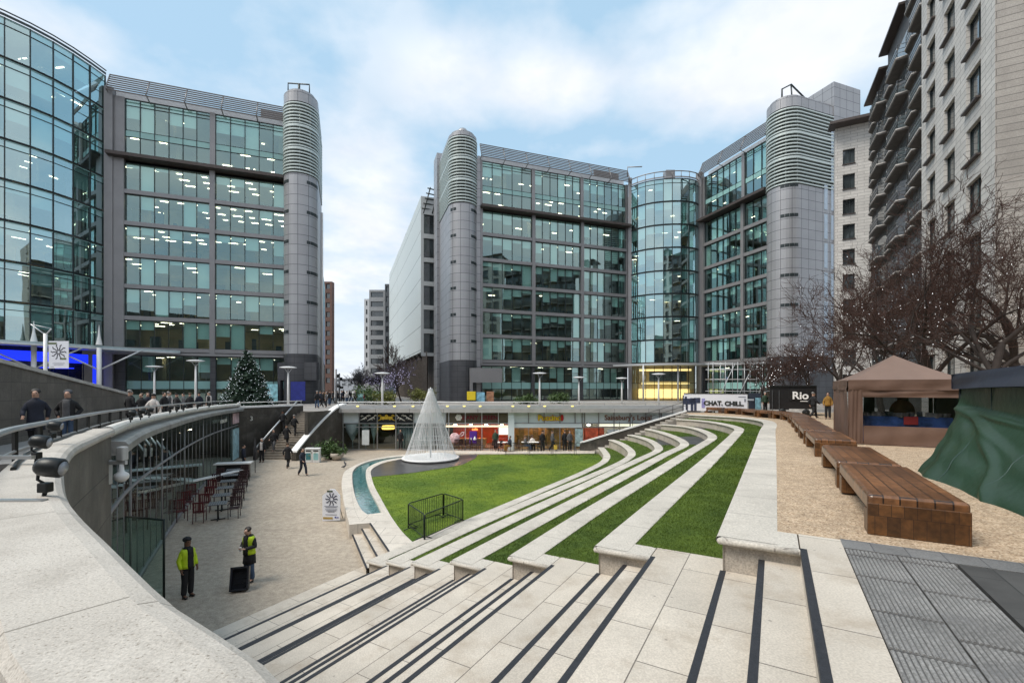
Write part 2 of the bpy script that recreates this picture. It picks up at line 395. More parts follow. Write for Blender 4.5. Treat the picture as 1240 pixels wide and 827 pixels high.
def smooth_path(pts, n, near_pass=0, near_y=22):
    """Catmull-Rom through pts, resampled to n points by arc length"""
    P = [Vector(p) for p in pts]; out = []
    for i in range(len(P) - 1):
        a = P[max(i - 1, 0)]; b = P[i]; c = P[i + 1]; d = P[min(i + 2, len(P) - 1)]
        for k in range(12):
            t = k / 12; t2 = t * t; t3 = t2 * t
            out.append(.5 * ((2 * b) + (c - a) * t + (2 * a - 5 * b + 4 * c - d) * t2 + (3 * b - a - 3 * c + d) * t3))
    out.append(P[-1])
    # relax tracing wobble
    for _ in range(10):
        out = [out[0]] + [(out[i - 1] + 2 * out[i] + out[i + 1]) / 4 for i in range(1, len(out) - 1)] + [out[-1]]
    out = resample(out, n)
    for _ in range(near_pass):
        out = [out[0]] + [(out[i - 1] + 2 * out[i] + out[i + 1]) / 4 if out[i].y < near_y else out[i] for i in range(1, len(out) - 1)] + [out[-1]]
    return out
def resample(P, n):
    acc = [0]
    for i in range(1, len(P)): acc.append(acc[-1] + (P[i] - P[i - 1]).length)
    res = []; j = 0
    for k in range(n):
        s = acc[-1] * k / (n - 1)
        while j < len(P) - 2 and acc[j + 1] < s: j += 1
        t = (s - acc[j]) / max(1e-9, acc[j + 1] - acc[j]); res.append(P[j].lerp(P[j + 1], clamp(t, 0, 1)))
    return res
def offset_path(P, d):
    """offset to the right-hand side in plan"""
    out = []
    for i, p in enumerate(P):
        t = P[min(i + 1, len(P) - 1)] - P[max(i - 1, 0)]
        t.z = 0; t.normalize()
        out.append(Vector((p.x + t.y * d, p.y - t.x * d, p.z)))
    return out
# ================================================================== SUNKEN ARENA: seats, steps, lawn
RAW = {
 0: [(873,649),(880.6,631.6),(888.4,612),(899,581),(906.8,560),(913.8,542),(921.6,520),(925.6,514.4),(924,510.4),(913.8,507.8),(897,505.6),(875,504.2),(851.7,502.9),(834,502)],
 1: [(724,661),(739,645),(768,620),(797,598.7),(826.4,577.4),(845.8,560.5),(864.7,544.7),(885.4,525.6),(890.3,520.4),(889,518),(880,514.8),(864.7,511.6),(845,509),(819,507.4)],
 2: [(621,673),(649,651.8),(689.7,624.3),(722,604.8),(760,588.6),(783.5,574.4),(809.4,557.6),(825.9,549),(851.7,534.3),(857,531),(858,528.5),(855.6,525.3),(842.7,519.5),(825.9,516),(800,513.8)],
 3: [(551.7,678.8),(582,660),(608.6,645.5),(657,621),(705.9,598),(730.5,585.5),(770.6,564.7),(801.6,549),(817,542.4),(823.6,538.8),(824,535.2),(817,530.5),(806.8,526.2),(793.8,522),(781,519.3)],
 4: [(503.4,680.6),(553,653),(593.5,635),(657,607.5),(706,585.5),(744.7,566.7),(778,552),(791,546),(793.8,542.4),(791,538),(783.5,533),(770.6,528.6),(760,526.3)],
 5: [(469.4,678.8),(496.8,665.3),(543,644.5),(593.5,623.5),(657,597.5),(706,577.5),(744.7,561),(757.6,553.6),(761.2,549.6),(760,545),(753.7,539.5),(744.7,534.8),(737,532.2)],
 6: [(448.6,678.8),(499.7,656),(554.8,633),(608.6,611),(657,590.5),(697.8,573.5),(722,562),(730,556),(731,550),(724.6,541.4)],
}
DF = {1: 34.6, 2: 35.4, 3: 36.1, 4: 36.7, 5: 37.2, 6: 37.6}
def zlev(k, y):
    if k == 0: return topz(y)
    dn, Dn, s = LEV[k]; return CZ - (dn + s * (y - Dn))
LEV = {}
FR = {}
UT = {}
NS = 90
for k in range(7):
    raw = RAW[k]
    if k == 0: pts = [on_top(*p) for p in raw]
    else:
        dn = CZ - T + RISE * k
        Dn = dn * F / (raw[0][1] - HY)
        df = (raw[-1][1] - HY) * DF[k] / F
        s = (df - dn) / (DF[k] - Dn); LEV[k] = (dn, Dn, s)
        pts = [on_plane(p[0], p[1], dn, Dn, s) for p in raw]
    u, w = to_uw(pts[0]); UT[k] = u
    tip = uw(u, W0 + PER * k + .8, 0); pts[0] = Vector((tip.x, tip.y, pts[0].z))
    P = smooth_path(pts, NS, 160, 23 if k else 14)
    for p in P: p.z = zlev(k, p.y)
    FR[k] = P
UT[7] = UT[6] + .9
UE = {k: UT[k] + .38 for k in UT}
UE[0] = 6.46
def clip_u(P, u0):
    for i in range(len(P) - 1):
        a, b = to_uw(P[i])[0], to_uw(P[i + 1])[0]
        if b >= u0 > a:
            return [P[i].lerp(P[i + 1], (u0 - a) / (b - a))] + P[i + 1:]
    return P
ORD = ['uppermost', 'second from the top', 'third from the top', 'middle', 'third from the bottom', 'second from the bottom', 'lowest']
WID = {0: .58, 1: .46, 2: .46, 3: .47, 4: .47, 5: .46, 6: .46}
for k in range(7):
    P = FR[k]
    t = thing('stone_seat_tier', ['wide uppermost curved stone edge between the grass and the gravel with benches', 'second curved stone seat down from the gravel terrace, beside the widest grass bank',
        'third curved stone seat down from the gravel terrace', 'middle curved stone seat, with three seats above and three below', 'third curved stone seat up from the oval lawn',
        'second curved stone seat up from the lawn, above a thin dark grass line', 'lowest curved stone seat edging the oval lawn'][k], 'stone seat', (P[0].x, P[0].y, P[0].z - .7), group='curved stone seat tiers of the amphitheatre')
    prof = [(.03, -.082), (-.03, -.078), (-.048, -.060), (-.052, -.035), (-.04, -.010), (-.01, 0.0), (WID[k], 0.0), (WID[k], -.08)]
    m = MB(); lines = []
    for o_, z_ in prof: lines.append([q + Vector((0, 0, z_)) for q in offset_path(P, o_)])
    m.ribbon(lines[5], lines[6])
    for a, b in ((0, 1), (1, 2), (2, 3), (3, 4), (4, 5), (6, 7)):
        m.ribbon(lines[a], lines[b])
    # the square return beside the steps
    w = W0 + PER * k; z = P[0].z
    ue = UE[k] if k else 6.46
    for w1, w2 in ((w + .015, w + .8),):
        cs = [uw(UT[k] - .05, w1, 0), uw(UT[k] - .05, w2, 0), uw(ue, w2 - .06, 0), uw(ue, w1, 0)]
        m.prism([(c.x, c.y) for c in cs][::-1] if False else [(c.x, c.y) for c in (cs[0], cs[3], cs[2], cs[1])], z - .080, z - .0035)
    m.tube([uw(UT[k] - .045, w + .015, z - .042), uw(UT[k] - .045, w + .8, z - .042)], .0382, 10)
    for ww in (w + .015, w + .8): m.ball(uw(UT[k] - .045, ww, z - .042), .0386, 10, 8)
    m.build('coping', KERB, t)
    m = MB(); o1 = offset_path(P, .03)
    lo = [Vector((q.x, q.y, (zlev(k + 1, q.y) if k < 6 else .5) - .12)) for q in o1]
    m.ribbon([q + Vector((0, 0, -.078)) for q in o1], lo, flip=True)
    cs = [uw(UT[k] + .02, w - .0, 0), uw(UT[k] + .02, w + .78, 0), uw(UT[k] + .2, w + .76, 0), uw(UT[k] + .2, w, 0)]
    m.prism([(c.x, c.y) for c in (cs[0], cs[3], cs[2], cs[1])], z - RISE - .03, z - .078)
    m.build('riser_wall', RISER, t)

# grass banks (real blades on sloping strips) ------------------------------------------------
def grass_object(name, quads, blade_h, dens0, kind='stuff'):
    """quads: list of 4-point strips; blades scattered over them, denser near the camera"""
    rng = np.random.default_rng(len(quads) * 7 + 3)
    V = []; Fc = []
    for q in quads:
        b = len(V); V.extend([tuple(p) for p in q]); Fc.append((b, b + 1, b + 2, b + 3))
    nv0 = len(V); bl = []
    for q in quads:
        a, b, c, d = [np.array(p) for p in q]
        area = .5 * (np.linalg.norm(np.cross(b - a, c - a)) + np.linalg.norm(np.cross(c - a, d - a)))
        D = max(3, (a[1] + c[1]) / 2)
        n = rng.poisson(area * clamp(dens0 * (7.0 / D) ** 2, 40, 4200))
        if n == 0: continue
        s = rng.random((n, 1)); t = rng.random((n, 1))
        p = (a * (1 - s) + b * s) * (1 - t) + (d * (1 - s) + c * s) * t
        wd = clamp(.0011 * D, .006, .04)
        ang = rng.random(n) * 6.283; h = blade_h * (.55 + .9 * rng.random(n)) * clamp(D / 9, .8, 1.5)
        dx = np.stack([np.cos(ang), np.sin(ang), np.zeros(n)], 1) * wd
        lean = rng.normal(0, .5, (n, 2)) * h[:, None]
        top = p + np.concatenate([lean, h[:, None]], 1)
        bl.append(np.stack([p - dx * .5, p + dx * .5, top], 1))
    B = np.concatenate(bl).reshape(-1, 3) if bl else np.zeros((0, 3))
    verts = np.concatenate([np.array(V), B]); nb = len(B) // 3
    me = bpy.data.meshes.new(name)
    nq = len(Fc)
    me.vertices.add(len(verts)); me.vertices.foreach_set('co', verts.ravel())
    loops = np.concatenate([np.array(Fc).ravel(), np.arange(nv0, nv0 + nb * 3)])
    me.loops.add(len(loops)); me.loops.foreach_set('vertex_index', loops.astype(np.int32))
    me.polygons.add(nq + nb)
    st = np.concatenate([np.arange(nq) * 4, nq * 4 + np.arange(nb) * 3])
    me.polygons.foreach_set('loop_start', st.astype(np.int32))
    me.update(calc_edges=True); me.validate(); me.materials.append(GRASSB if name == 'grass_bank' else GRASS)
    o = bpy.data.objects.new(name, me); col.objects.link(o); return tag(o, kind=kind)
pavq = MB()
for k in range(1, 7):
    A = clip_u(offset_path(FR[k], WID[k] - .02), UE[k] - .02); B = clip_u(FR[k - 1], UE[k] - .02)
    B = offset_path(B, .045)
    A = resample(A, 110); B = resample(B, 110)
    qs = []
    for i in range(109):
        for j in range(3):
            def pt(ii, t):
                p = A[ii].lerp(B[ii], t); p.z = zlev(k, p.y) - .012 + .015 * math.sin(ii * 1.7 + t * 5) * math.sin(t * math.pi); return p
            q = [pt(i, j / 3), pt(i + 1, j / 3), pt(i + 1, (j + 1) / 3), pt(i, (j + 1) / 3)]
            c = (q[0] + q[2]) / 2; px, py = proj(c)
            if i > 60 and ((k in (3, 4) and 529 < py < 538.5 and px > 795) or (k == 2 and 514.5 < py < 519 and px > 842)):
                pavq.poly([p + Vector((0, 0, .02)) for p in q]); continue
            if (q[1] - q[0]).cross(q[3] - q[0]).z < 0: q = q[::-1]
            qs.append(q)
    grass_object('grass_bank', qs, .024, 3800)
struct('path', pavq, SLATEP)

# flight of steps between camera and seats ----------------------------------------------------
stair = MB(); UMIN = -4.0
def slab(mb, u0, u1, w0, w1, z, th=.3, uo=0.0):
    cs = [uw(u0, w0, 0), uw(u0, w1, 0), uw(u1, w1, 0), uw(u1, w0, 0)]
    b = len(mb.v)
    for zz in (z - th, z):
        for c in cs: mb.vert((c.x, c.y, zz))
    wd_ = w1 - w0; v0_ = (.06 if wd_ < .5 else .03); uvt = [(u0 + uo, v0_), (u0 + uo, v0_ + wd_), (u1 + uo, v0_ + wd_), (u1 + uo, v0_)]
    top = (b + 4, b + 5, b + 6, b + 7); uvp = uvt
    mb.face(top[::-1], uvp[::-1])
    for i in range(4):
        j = (i + 1) % 4; mb.face((b + j, b + i, b + 4 + i, b + 4 + j))
nos = []
slab(stair, UMIN, UE[0], W0 - .41, W0, T)
for k in range(7):
    w = W0 + PER * k; z = T - RISE * k
    nos += [(w, z, UT[k] - .02 if k else UT[0] - .02), (w + .4, z - ST, UT[k] + .0), (w + .8, z - 2 * ST, UT[k] + .0)]
    slab(stair, UMIN, UT[k] + .01, w + .0, w + .4, z - ST, uo=.37 + .83 * k)
    slab(stair, UMIN, UT[k] + .01, w + .4, w + .8, z - 2 * ST, uo=.71 + 1.31 * k)
    zl = z - RISE if k < 6 else .02
    slab(stair, UMIN, UE[k + 1] if k < 6 else UT[6] + .7, w + .8, w + PER + (0 if k < 6 else -.0), zl, uo=.11 + .57 * k)
so = thing('stone_steps', 'broad pale stone steps with black nosings leading down to the gravel arena', 'steps', (0, 4, 0))
stair.build('tread', STEP, so)
for w, z, u1 in nos:
    m = MB()
    cs = [uw(UMIN, w - .057, 0), uw(UMIN, w + .006, 0), uw(u1, w + .006, 0), uw(u1, w - .057, 0)]
    m.prism([(c.x, c.y) for c in (cs[0], cs[3], cs[2], cs[1])], z - .05, z + .004)
    m.build('nosing_strip', RUBBER, so)

# paving at the head of the steps -------------------------------------------------------------
m = MB(); wr = W0 - .41
rng = random.Random(3)
for c in range(2):
    u = -3.0 + (.25 if c else 0)
    while u < 6.15:
        ln = rng.choice([.62, .9, .78]); u2 = min(u + ln, 6.17)
        wa = wr - .012 - .45 * c; wb = wa - .44
        m.cur = 0; slab(m, u + .004, u2 - .004, wb, wa, T - .012, .1); m.cur = 1
        for r in range(13):
            wc = wa - .017 - r * .0338
            z0 = T - .012
            p = [uw(u + .02, wc, z0), uw(u2 - .02, wc, z0)]
            a = [uw(0, .0125, 0), uw(0, .006, .008), uw(0, -.006, .008), uw(0, -.0125, 0)]
            b = len(m.v)
            for q in p:
                for t_ in a: m.vert((q.x + t_.x, q.y + t_.y, q.z + t_.z))
            for i in range(3): m.face((b + i, b + i + 1, b + 5 + i, b + 4 + i)[::-1])
            m.face((b, b + 1, b + 2, b + 3)); m.face((b + 7, b + 6, b + 5, b + 4))
        u = u2
TACT = surf('ribbed_stone', (.25, .243, .235), rough=.5, var=.28, scale=2.2, fine=.35, fscale=50, stain=(1.5, (.12, .12, .125), .7))
GROOVE = surf('ribbed_groove', (.115, .112, .108), rough=.55, var=.3, scale=3, fine=.3)
struct('ribbed_paving', m, [GROOVE, TACT])
m = MB(); slab(m, 6.18, 6.52, -9, wr - .004, T - .004, .2); struct('paving_band', m, BLUEST)
m = MB(); slab(m, -4, 6.17, -9, wr - .93, T - .008, .2); slab(m, -4, 6.6, -9, wr - .002, T - .10, .2); struct('slate_paving', m, SLATEP)

# gravel terrace, plaza, arena floor ----------------------------------------------------------
k0 = [Vector((p.x, p.y)) for p in offset_path(FR[0], .3)]
i0 = next(i for i, p in enumerate(k0) if to_uw(p)[0] > 6.45)
edge = [(p.x, p.y) for p in k0[i0:]]
a = uw(6.47, wr - .05, 0); b = uw(6.5, -9.5, 0); st_ = uw(6.46, to_uw(k0[i0])[1], 0)
def tz(x, y): return topz(y) - .006
poly = [(a.x, a.y), (b.x, b.y), (34, b.y), (34, 36.0), (34, 39), (14.4, 39)] + edge[::-1] + [(st_.x, st_.y)]
# split at y = 36 handled by height function being linear up to there
m = MB(); m.sheet(poly, tz); struct('gravel_terrace', m, GRAVEL)
m = MB()
BIG = 3000
m.poly([(-BIG, 41.2, PLAZA - .012), (BIG, 41.2, PLAZA - .012), (BIG, BIG, PLAZA - .012), (-BIG, BIG, PLAZA - .012)])
m.poly([(14.5, 38.2, PLAZA - .016), (BIG, 38.2, PLAZA - .016), (BIG, 41.2, PLAZA - .012), (14.5, 41.2, PLAZA - .012)])
m.poly([(33.5, -30, T), (BIG, -30, T), (BIG, 5.4, T), (33.5, 5.4, T)])
m.poly([(33.5, 5.4, T), (BIG, 5.4, T), (BIG, 38.2, PLAZA), (33.5, 38.2, PLAZA)])
m.poly([(-BIG, -BIG, T - .02), (BIG, -BIG, T - .02), (BIG, -4, T - .02), (-BIG, -4, T - .02)])
m.poly([(5.6, -4, T - .03), (34, -4, T - .03), (34, 2.0, T - .03), (5.6, 2.0, T - .03)])

# left parapet curve (shared by parapet, walkway and glass front)
PARRAW = [(379.6, 827), (276.8, 753), (221.4, 721.4), (170, 678), (134.4, 646.3), (102.8, 618.6), (82, 593), (77.5, 571), (79, 558), (91, 539.5), (112, 529.5), (140, 517.8)]
def par_pt(px, py): return on_plane(px, py, .75, 2.0, .014)
PAR = [par_pt(*p) for p in PARRAW]
PAR = [Vector((-.12, .62, 5.27))] + PAR
def parz(y): return CZ - (.75 + .014 * (y - 2))
far_pts = [(-10.9, 13.3), (-13.3, 17.6), (-16.4, 23.6), (-19.1, 29.6), (-21.4, 36.0)]
PARF = smooth_path(PAR + [Vector((x, y, 0)) for x, y in far_pts], 150)
for p in PARF: p.z = parz(p.y)
IEND = min(range(150), key=lambda i: abs(PARF[i].y - 9.9))
inner = offset_path(PARF, -.5)
wk = [(p.x, p.y) for p in inner]
for i in range(len(wk) - 1):
    m.poly([(-BIG, wk[i][1], topz(wk[i][1])), (wk[i][0], wk[i][1], topz(wk[i][1])), (wk[i + 1][0], wk[i + 1][1], topz(wk[i + 1][1])), (-BIG, wk[i + 1][1], topz(wk[i + 1][1]))])
m.poly([(-BIG, -4, T), (wk[0][0], -4, T), (wk[0][0], wk[0][1], T), (-BIG, wk[0][1], T)])
m.poly([(-BIG, wk[-1][1], topz(36)), (wk[-1][0], wk[-1][1], topz(36)), (-18.9, 41.2, PLAZA), (-BIG, 41.2, PLAZA)])
struct('plaza_ground', m, PLAZAM)
m = MB(); nx, ny = 46, 40
for i in range(nx + 1):
    for j in range(ny + 1):
        x = lerp(-30, 19, i / nx); y = lerp(3, 45, j / ny); m.vert((x, y, gz(y) - .004))
for i in range(nx):
    for j in range(ny):
        a = i * (ny + 1) + j; m.face((a, a + ny + 1, a + ny + 2, a + 1))
struct('arena_floor', m, FLOORG)

# lawn, water channel, fountain paving ---------------------------------------------------------
ZL = .607
def zl(px, py): return on_z(px, py, ZL)
OUTER = [(423,635),(416.8,610),(414,590.8),(414,581.7),(416.8,571.4),(424.6,566),(437.5,559.9),(454,555.2),(477.6,551.5),(490.5,550.2),(515,548.6),(545,548)]
WOUT = [(445,622.5),(437.5,616.7),(431,603.7),(427.8,590.8),(426.5,577.9),(427.5,570),(434,563.6),(449,557.8),(471,554),(490.5,552.1),(515,550.4),(545,549.4)]
WIN = [(462,620.5),(455.6,607.6),(447.9,593.4),(444,581.7),(442.9,573),(445,566.4),(454,561),(467,556.9),(484,554.1),(500,552.4),(518,551.4),(545,550.4)]
LEDGE = [(499.7,656),(487,643.5),(473.5,625),(460.8,602.4),(453,588),(449.8,577),(448.8,571.5),(450.5,567.8),(456,564),(467,559.4),(490,555),(505,553.3),(520,552.3),(545,551.2)]
po, pw, pi, pl = [smooth_path([zl(*p) for p in q], 60) for q in (OUTER, WOUT, WIN, LEDGE)]
rt = thing('water_channel', 'curved pale stone kerb with shallow teal water channel beside the oval lawn', 'water channel', (po[0].x, po[0].y, 0))
m = MB(); m.ribbon(po, pw, flip=True); m.ribbon(pi, pl, flip=True)
m.poly([zl(*p) for p in ((423,635),(447.4,633),(470.6,667.7),(499.7,656),(462,620.5),(445,622.5))][::-1])
m.ribbon(po, [Vector((p.x, p.y, gz(p.y) - .1)) for p in po])
m.ribbon(pw, [p - Vector((0, 0, .3)) for p in pw]); m.ribbon(pi, [p - Vector((0, 0, .3)) for p in pi])
m.ribbon([pw[0], pi[0]], [pw[0] - Vector((0, 0, .3)), pi[0] - Vector((0, 0, .3))])
ke = [zl(423, 635), zl(447.4, 633)]; m.poly([Vector((ke[0].x, ke[0].y, -.1)), Vector((ke[1].x, ke[1].y, -.1)), ke[1], ke[0]])
m.build('kerb', STONE, rt)
m = MB(); m.ribbon([p - Vector((0, 0, .09)) for p in pw], [p - Vector((0, 0, .09)) for p in pi], flip=True)
m.build('water_surface', WATER, rt)
m = MB(); hh = .19
n1 = [zl(447.4, 633), zl(470.6, 667.7)]; n2 = [on_z(436.8, 638.7, .405), on_z(456, 673.5, .405)]; n3 = [on_z(424.5, 643, .205), on_z(441.5, 684, .205)]
d = (n1[1] - n1[0]).normalized()
n1[1] += d * .3; n2[1] += d * .3; n3[1] += d * .3
def drop(p, z): return Vector((p.x, p.y, z))
for hi, lo, z in ((n1, n2, .405), (n2, n3, .205)):
    m.poly([drop(hi[0], z), drop(lo[0], z), drop(lo[1], z), drop(hi[1], z)])
    m.poly([drop(hi[0], z), drop(hi[1], z), drop(hi[1], z + .2), drop(hi[0], z + .2)])
m.poly([drop(n3[0], -.05), drop(n3[1], -.05), n3[1], n3[0]])
m.poly([drop(n1[0], -.05), drop(n2[0], -.05), drop(n2[0], .405), drop(n1[0], .405)]); m.poly([drop(n2[0], -.05), drop(n3[0], -.05), drop(n3[0], .205), drop(n2[0], .205)])
sm = thing('lawn_steps', 'three short pale stone steps from the gravel up to the lawn walkway', 'steps', n3[0])
m.build('tread', STEP, sm)
for nn in (n1, n2, n3):
    q = MB(); tt = (nn[1] - nn[0]).normalized(); nv = Vector((tt.y, -tt.x, 0)) * .05
    if nv.x < 0: nv = -nv
    q.prism([(p.x, p.y) for p in (nn[0] - nv * .1, nn[1] - nv * .1, nn[1] + nv, nn[0] + nv)], nn[0].z - .04, nn[0].z + .004)
    q.build('nosing_strip', RUBBER, sm)
# lawn polygon -> fine strips
pave_edge = [(449.8,577),(474,575),(500,572),(540,566),(560,562.3),(575,555),(579,550)]
far_edge = [(640,549.4),(700,549.2),(722,548.5)]
A = [zl(*p) for p in LEDGE[:6]]; A[-1] = zl(449.8, 577)
left = resample(A + [zl(*p) for p in pave_edge[1:]], 90)
i6 = [p for p in FR[6] if 1]
s6 = next(i for i, p in enumerate(i6) if proj((p.x, p.y, ZL))[0] > 498)
e6 = len(i6)
right = resample([Vector((p.x, p.y, ZL)) for p in offset_path(i6[s6:e6], .05)] , 90)
farl = [zl(*p) for p in far_edge]
qs = []
right = resample(right + [], 90)
for i in range(89):
    for j in range(14):
        def pt(ii, t): 
            p = left[ii].lerp(right[ii], t); p.z = ZL - .02; return p
        q = [pt(i, j / 14), pt(i + 1, j / 14), pt(i + 1, (j + 1) / 14), pt(i, (j + 1) / 14)]
        if (q[1] - q[0]).cross(q[3] - q[0]).z < 0: q = q[::-1]
        qs.append(q)
grass_object('lawn', qs, .022, 1500)
m = MB()
pp = [zl(*p) for p in pave_edge] + [zl(545, 551)] + [p for p in pl[::-1] if proj(p)[1] < 577][0:60]
m.sheet([(p.x, p.y) for p in pp], lambda x, y: ZL - .006)
FPAVE = surf('wet_dark_paving', (.085, .083, .085), rough=.3, var=.25, scale=.8, brick=(.6, .6, .008), mortar=(.04, .04, .04), cvar=.2)
struct('fountain_paving', m, FPAVE)
m = MB(); e0 = left[-1]; e1 = right[-1]
m.box(((e0.x + e1.x) / 2, max(e0.y, e1.y) + 1.05, .45), (abs(e1.x - e0.x) + 9, 1.9, .3)); struct('back_path', m, STONE)
print('lawn end', e0, e1, 'k ends', [tuple(round(c, 1) for c in FR[k][-1]) for k in range(7)], 'UT', {k: round(v, 2) for k, v in UT.items()})

# far stair and its sloping wall ------------------------------------------------------------------
ft = thing('far_steps', 'flight of steps rising behind the seat ends beside the sloping wall', 'steps', (7.2, 38.5, .5))
m = MB(); P0 = Vector((7.0, 38.5)); P1 = Vector((14.3, 37.0)); n = 18
for i in range(n):
    a = P0.lerp(P1, i / n); b = P0.lerp(P1, 1.0)
    z = .55 + (PLAZA - .55) * (i + 1) / n
    c = (a + b) / 2; d = b - a
    m.box((c.x, c.y, z - .09), (d.length, 1.9, .19), math.atan2(d.y, d.x))
m.build('tread', surf('worn_step', (.30, .27, .23), rough=.8, var=.25, scale=2), ft)
for k in range(2, 7, 2): pass
wt = thing('sloping_wall', 'dark stair wall with white sloping coping and railing beside the shop fronts', 'wall', (5.9, 39.6, .5))
m = MB(); A = Vector((5.9, 39.5)); B = Vector((14.6, 38.1)); za, zb = 1.33, 4.16
dr = (B - A).normalized(); nn = Vector((dr.y, -dr.x)) * .14
def slope_prism(m, A, B, za, zb, t0, t1, wd):
    nn = Vector((dr.y, -dr.x)) * wd
    ids = [m.vert(q) for q in ((A.x + nn.x, A.y + nn.y, za + t0), (B.x + nn.x, B.y + nn.y, zb + t0), (B.x - nn.x, B.y - nn.y, zb + t0), (A.x - nn.x, A.y - nn.y, za + t0),
                               (A.x + nn.x, A.y + nn.y, za + t1), (B.x + nn.x, B.y + nn.y, zb + t1), (B.x - nn.x, B.y - nn.y, zb + t1), (A.x - nn.x, A.y - nn.y, za + t1))]
    for q in ((0, 3, 2, 1), (4, 5, 6, 7), (0, 1, 5, 4), (1, 2, 6, 5), (2, 3, 7, 6), (3, 0, 4, 7)): m.face([ids[i] for i in q])
slope_prism(m, A, B, za, zb, -1.0, -.12, .12); m.build('wall_body', GRANITE, wt)
m = MB(); slope_prism(m, A, B, za, zb, -.12, 0, .17); m.build('coping', WHITE, wt)
m = MB()
for i in range(6):
    t = .38 + .62 * i / 5; p = A.lerp(B, t); z = lerp(za, zb, t); m.tube([(p.x, p.y, z - .02), (p.x, p.y, z + .75)], .022, 6)
for h in (.75, .4): 
    a = A.lerp(B, .62); m.tube([(a.x, a.y, lerp(za, zb, .62) + h), (B.x, B.y, zb + h)], .02, 6)
m.build('railing', BLACKM, wt)

# ------------------------------------------------------------------ foreground parapet, handrail, lamps
pt_ = thing('stone_parapet', 'wide pale speckled stone parapet curving away along the raised walkway', 'parapet', (PARF[0].x, PARF[0].y, 4.2))
m = MB(); near = PARF[:IEND + 1]
prof = [(-.445, -.22), (-.445, -.03), (-.42, 0), (-.12, 0), (-.06, -.012), (-.02, -.04), (0, -.085), (-.004, -.13), (-.03, -.16), (-.12, -.16)]
ls = [[q + Vector((0, 0, z)) for q in offset_path(near, o)] for o, z in prof]
u0 = 0
for a, b in zip(ls[:-1], ls[1:]): m.ribbon(a, b, flip=True)
m.face([m.vert(l[-1]) for l in ls])
for i in range(len(m.sm)): m.sm[i] = True
m.build('coping', COPING, pt_)
m = MB(); o1 = offset_path(near, -.07); m.ribbon([q - Vector((0, 0, .15)) for q in o1], [Vector((q.x, q.y, -.1)) for q in o1])
e = o1[-1]; e2 = offset_path(near, -.5)[-1]
m.poly([(e.x, e.y, -.1), (e.x, e.y, e.z - .15), (e2.x, e2.y, e2.z - .15), (e2.x, e2.y, -.1)])
m.build('outer_wall', WALLST, pt_)
m = MB(); o1 = offset_path(PARF, -.42); m.ribbon([q - Vector((0, 0, .1)) for q in o1], [Vector((q.x, q.y, topz(q.y) - .05)) for q in o1], flip=True)
m.build('inner_wall', GRANITE, pt_)
m = MB(); far = PARF[IEND + 1:]
far_l = offset_path(far, -.16)
prof = [(.13 * math.cos(R(a)), .13 * math.sin(R(a)) - .10) for a in range(-90, 271, 30)]
ls = [[q + Vector((0, 0, z)) for q in offset_path(far_l, o)] for o, z in prof]
for a, b in zip(ls[:-1], ls[1:]): m.ribbon(a, b)
m.face([m.vert(l[0]) for l in ls[:-1]])
for i in range(len(m.sm)): m.sm[i] = True
m.build('bullnose', surf('white_stone', (.66, .64, .60), rough=.6, var=.1, scale=1.5, fine=.15, brick=(2.2, 9, .02), mortar=(.3, .28, .26), moff=0), pt_)
m = MB(); fl = [(-.32, -.15), (-.34, -.27), (.14, -.33), (.20, -.40), (.20, -.56), (.02, -.62), (-.4, -.66)]
ls = [[q + Vector((0, 0, z)) for q in offset_path(far, o)] for o, z in fl]
for a, b in zip(ls[:-1], ls[1:]): m.ribbon(a, b, flip=True)
m.face([m.vert(l[0]) for l in ls])
m.build('fascia', surf('weathered_fascia', (.30, .30, .29), rough=.5, metal=.3, var=.25, scale=1.5, stain=(1.2, (.13, .12, .11), .6)), pt_)

hr = thing('handrail', 'flat grey metal handrail on short posts behind the stone parapet', 'handrail', (PARF[20].x, PARF[20].y, 4.2))
rl = [p for p in offset_path(PARF, -.64) if p.y > 2.4]
m = MB(); prof = [(-.055, .255), (-.04, .285), (.04, .285), (.055, .255), (.04, .225), (-.04, .225), (-.055, .255)]
ls = [[q + Vector((0, 0, z)) for q in offset_path(rl, o)] for o, z in prof]
for a, b in zip(ls[:-1], ls[1:]): m.ribbon(a, b, flip=True)
m.face([m.vert(l[0]) for l in ls[:-1]])
m.build('rail', GREYMET, hr)
m = MB(); lw = offset_path(rl, -.0); m.tube([q + Vector((0, 0, -.06)) for q in lw], .022, 6); m.build('lower_rail', GREYMET, hr)
rs = resample(rl, 30)
for i, q in enumerate(rs):
    m = MB(); m.box((q.x, q.y, q.z - .35), (.045, .045, 1.2)); m.build('post', BLACKM, hr)
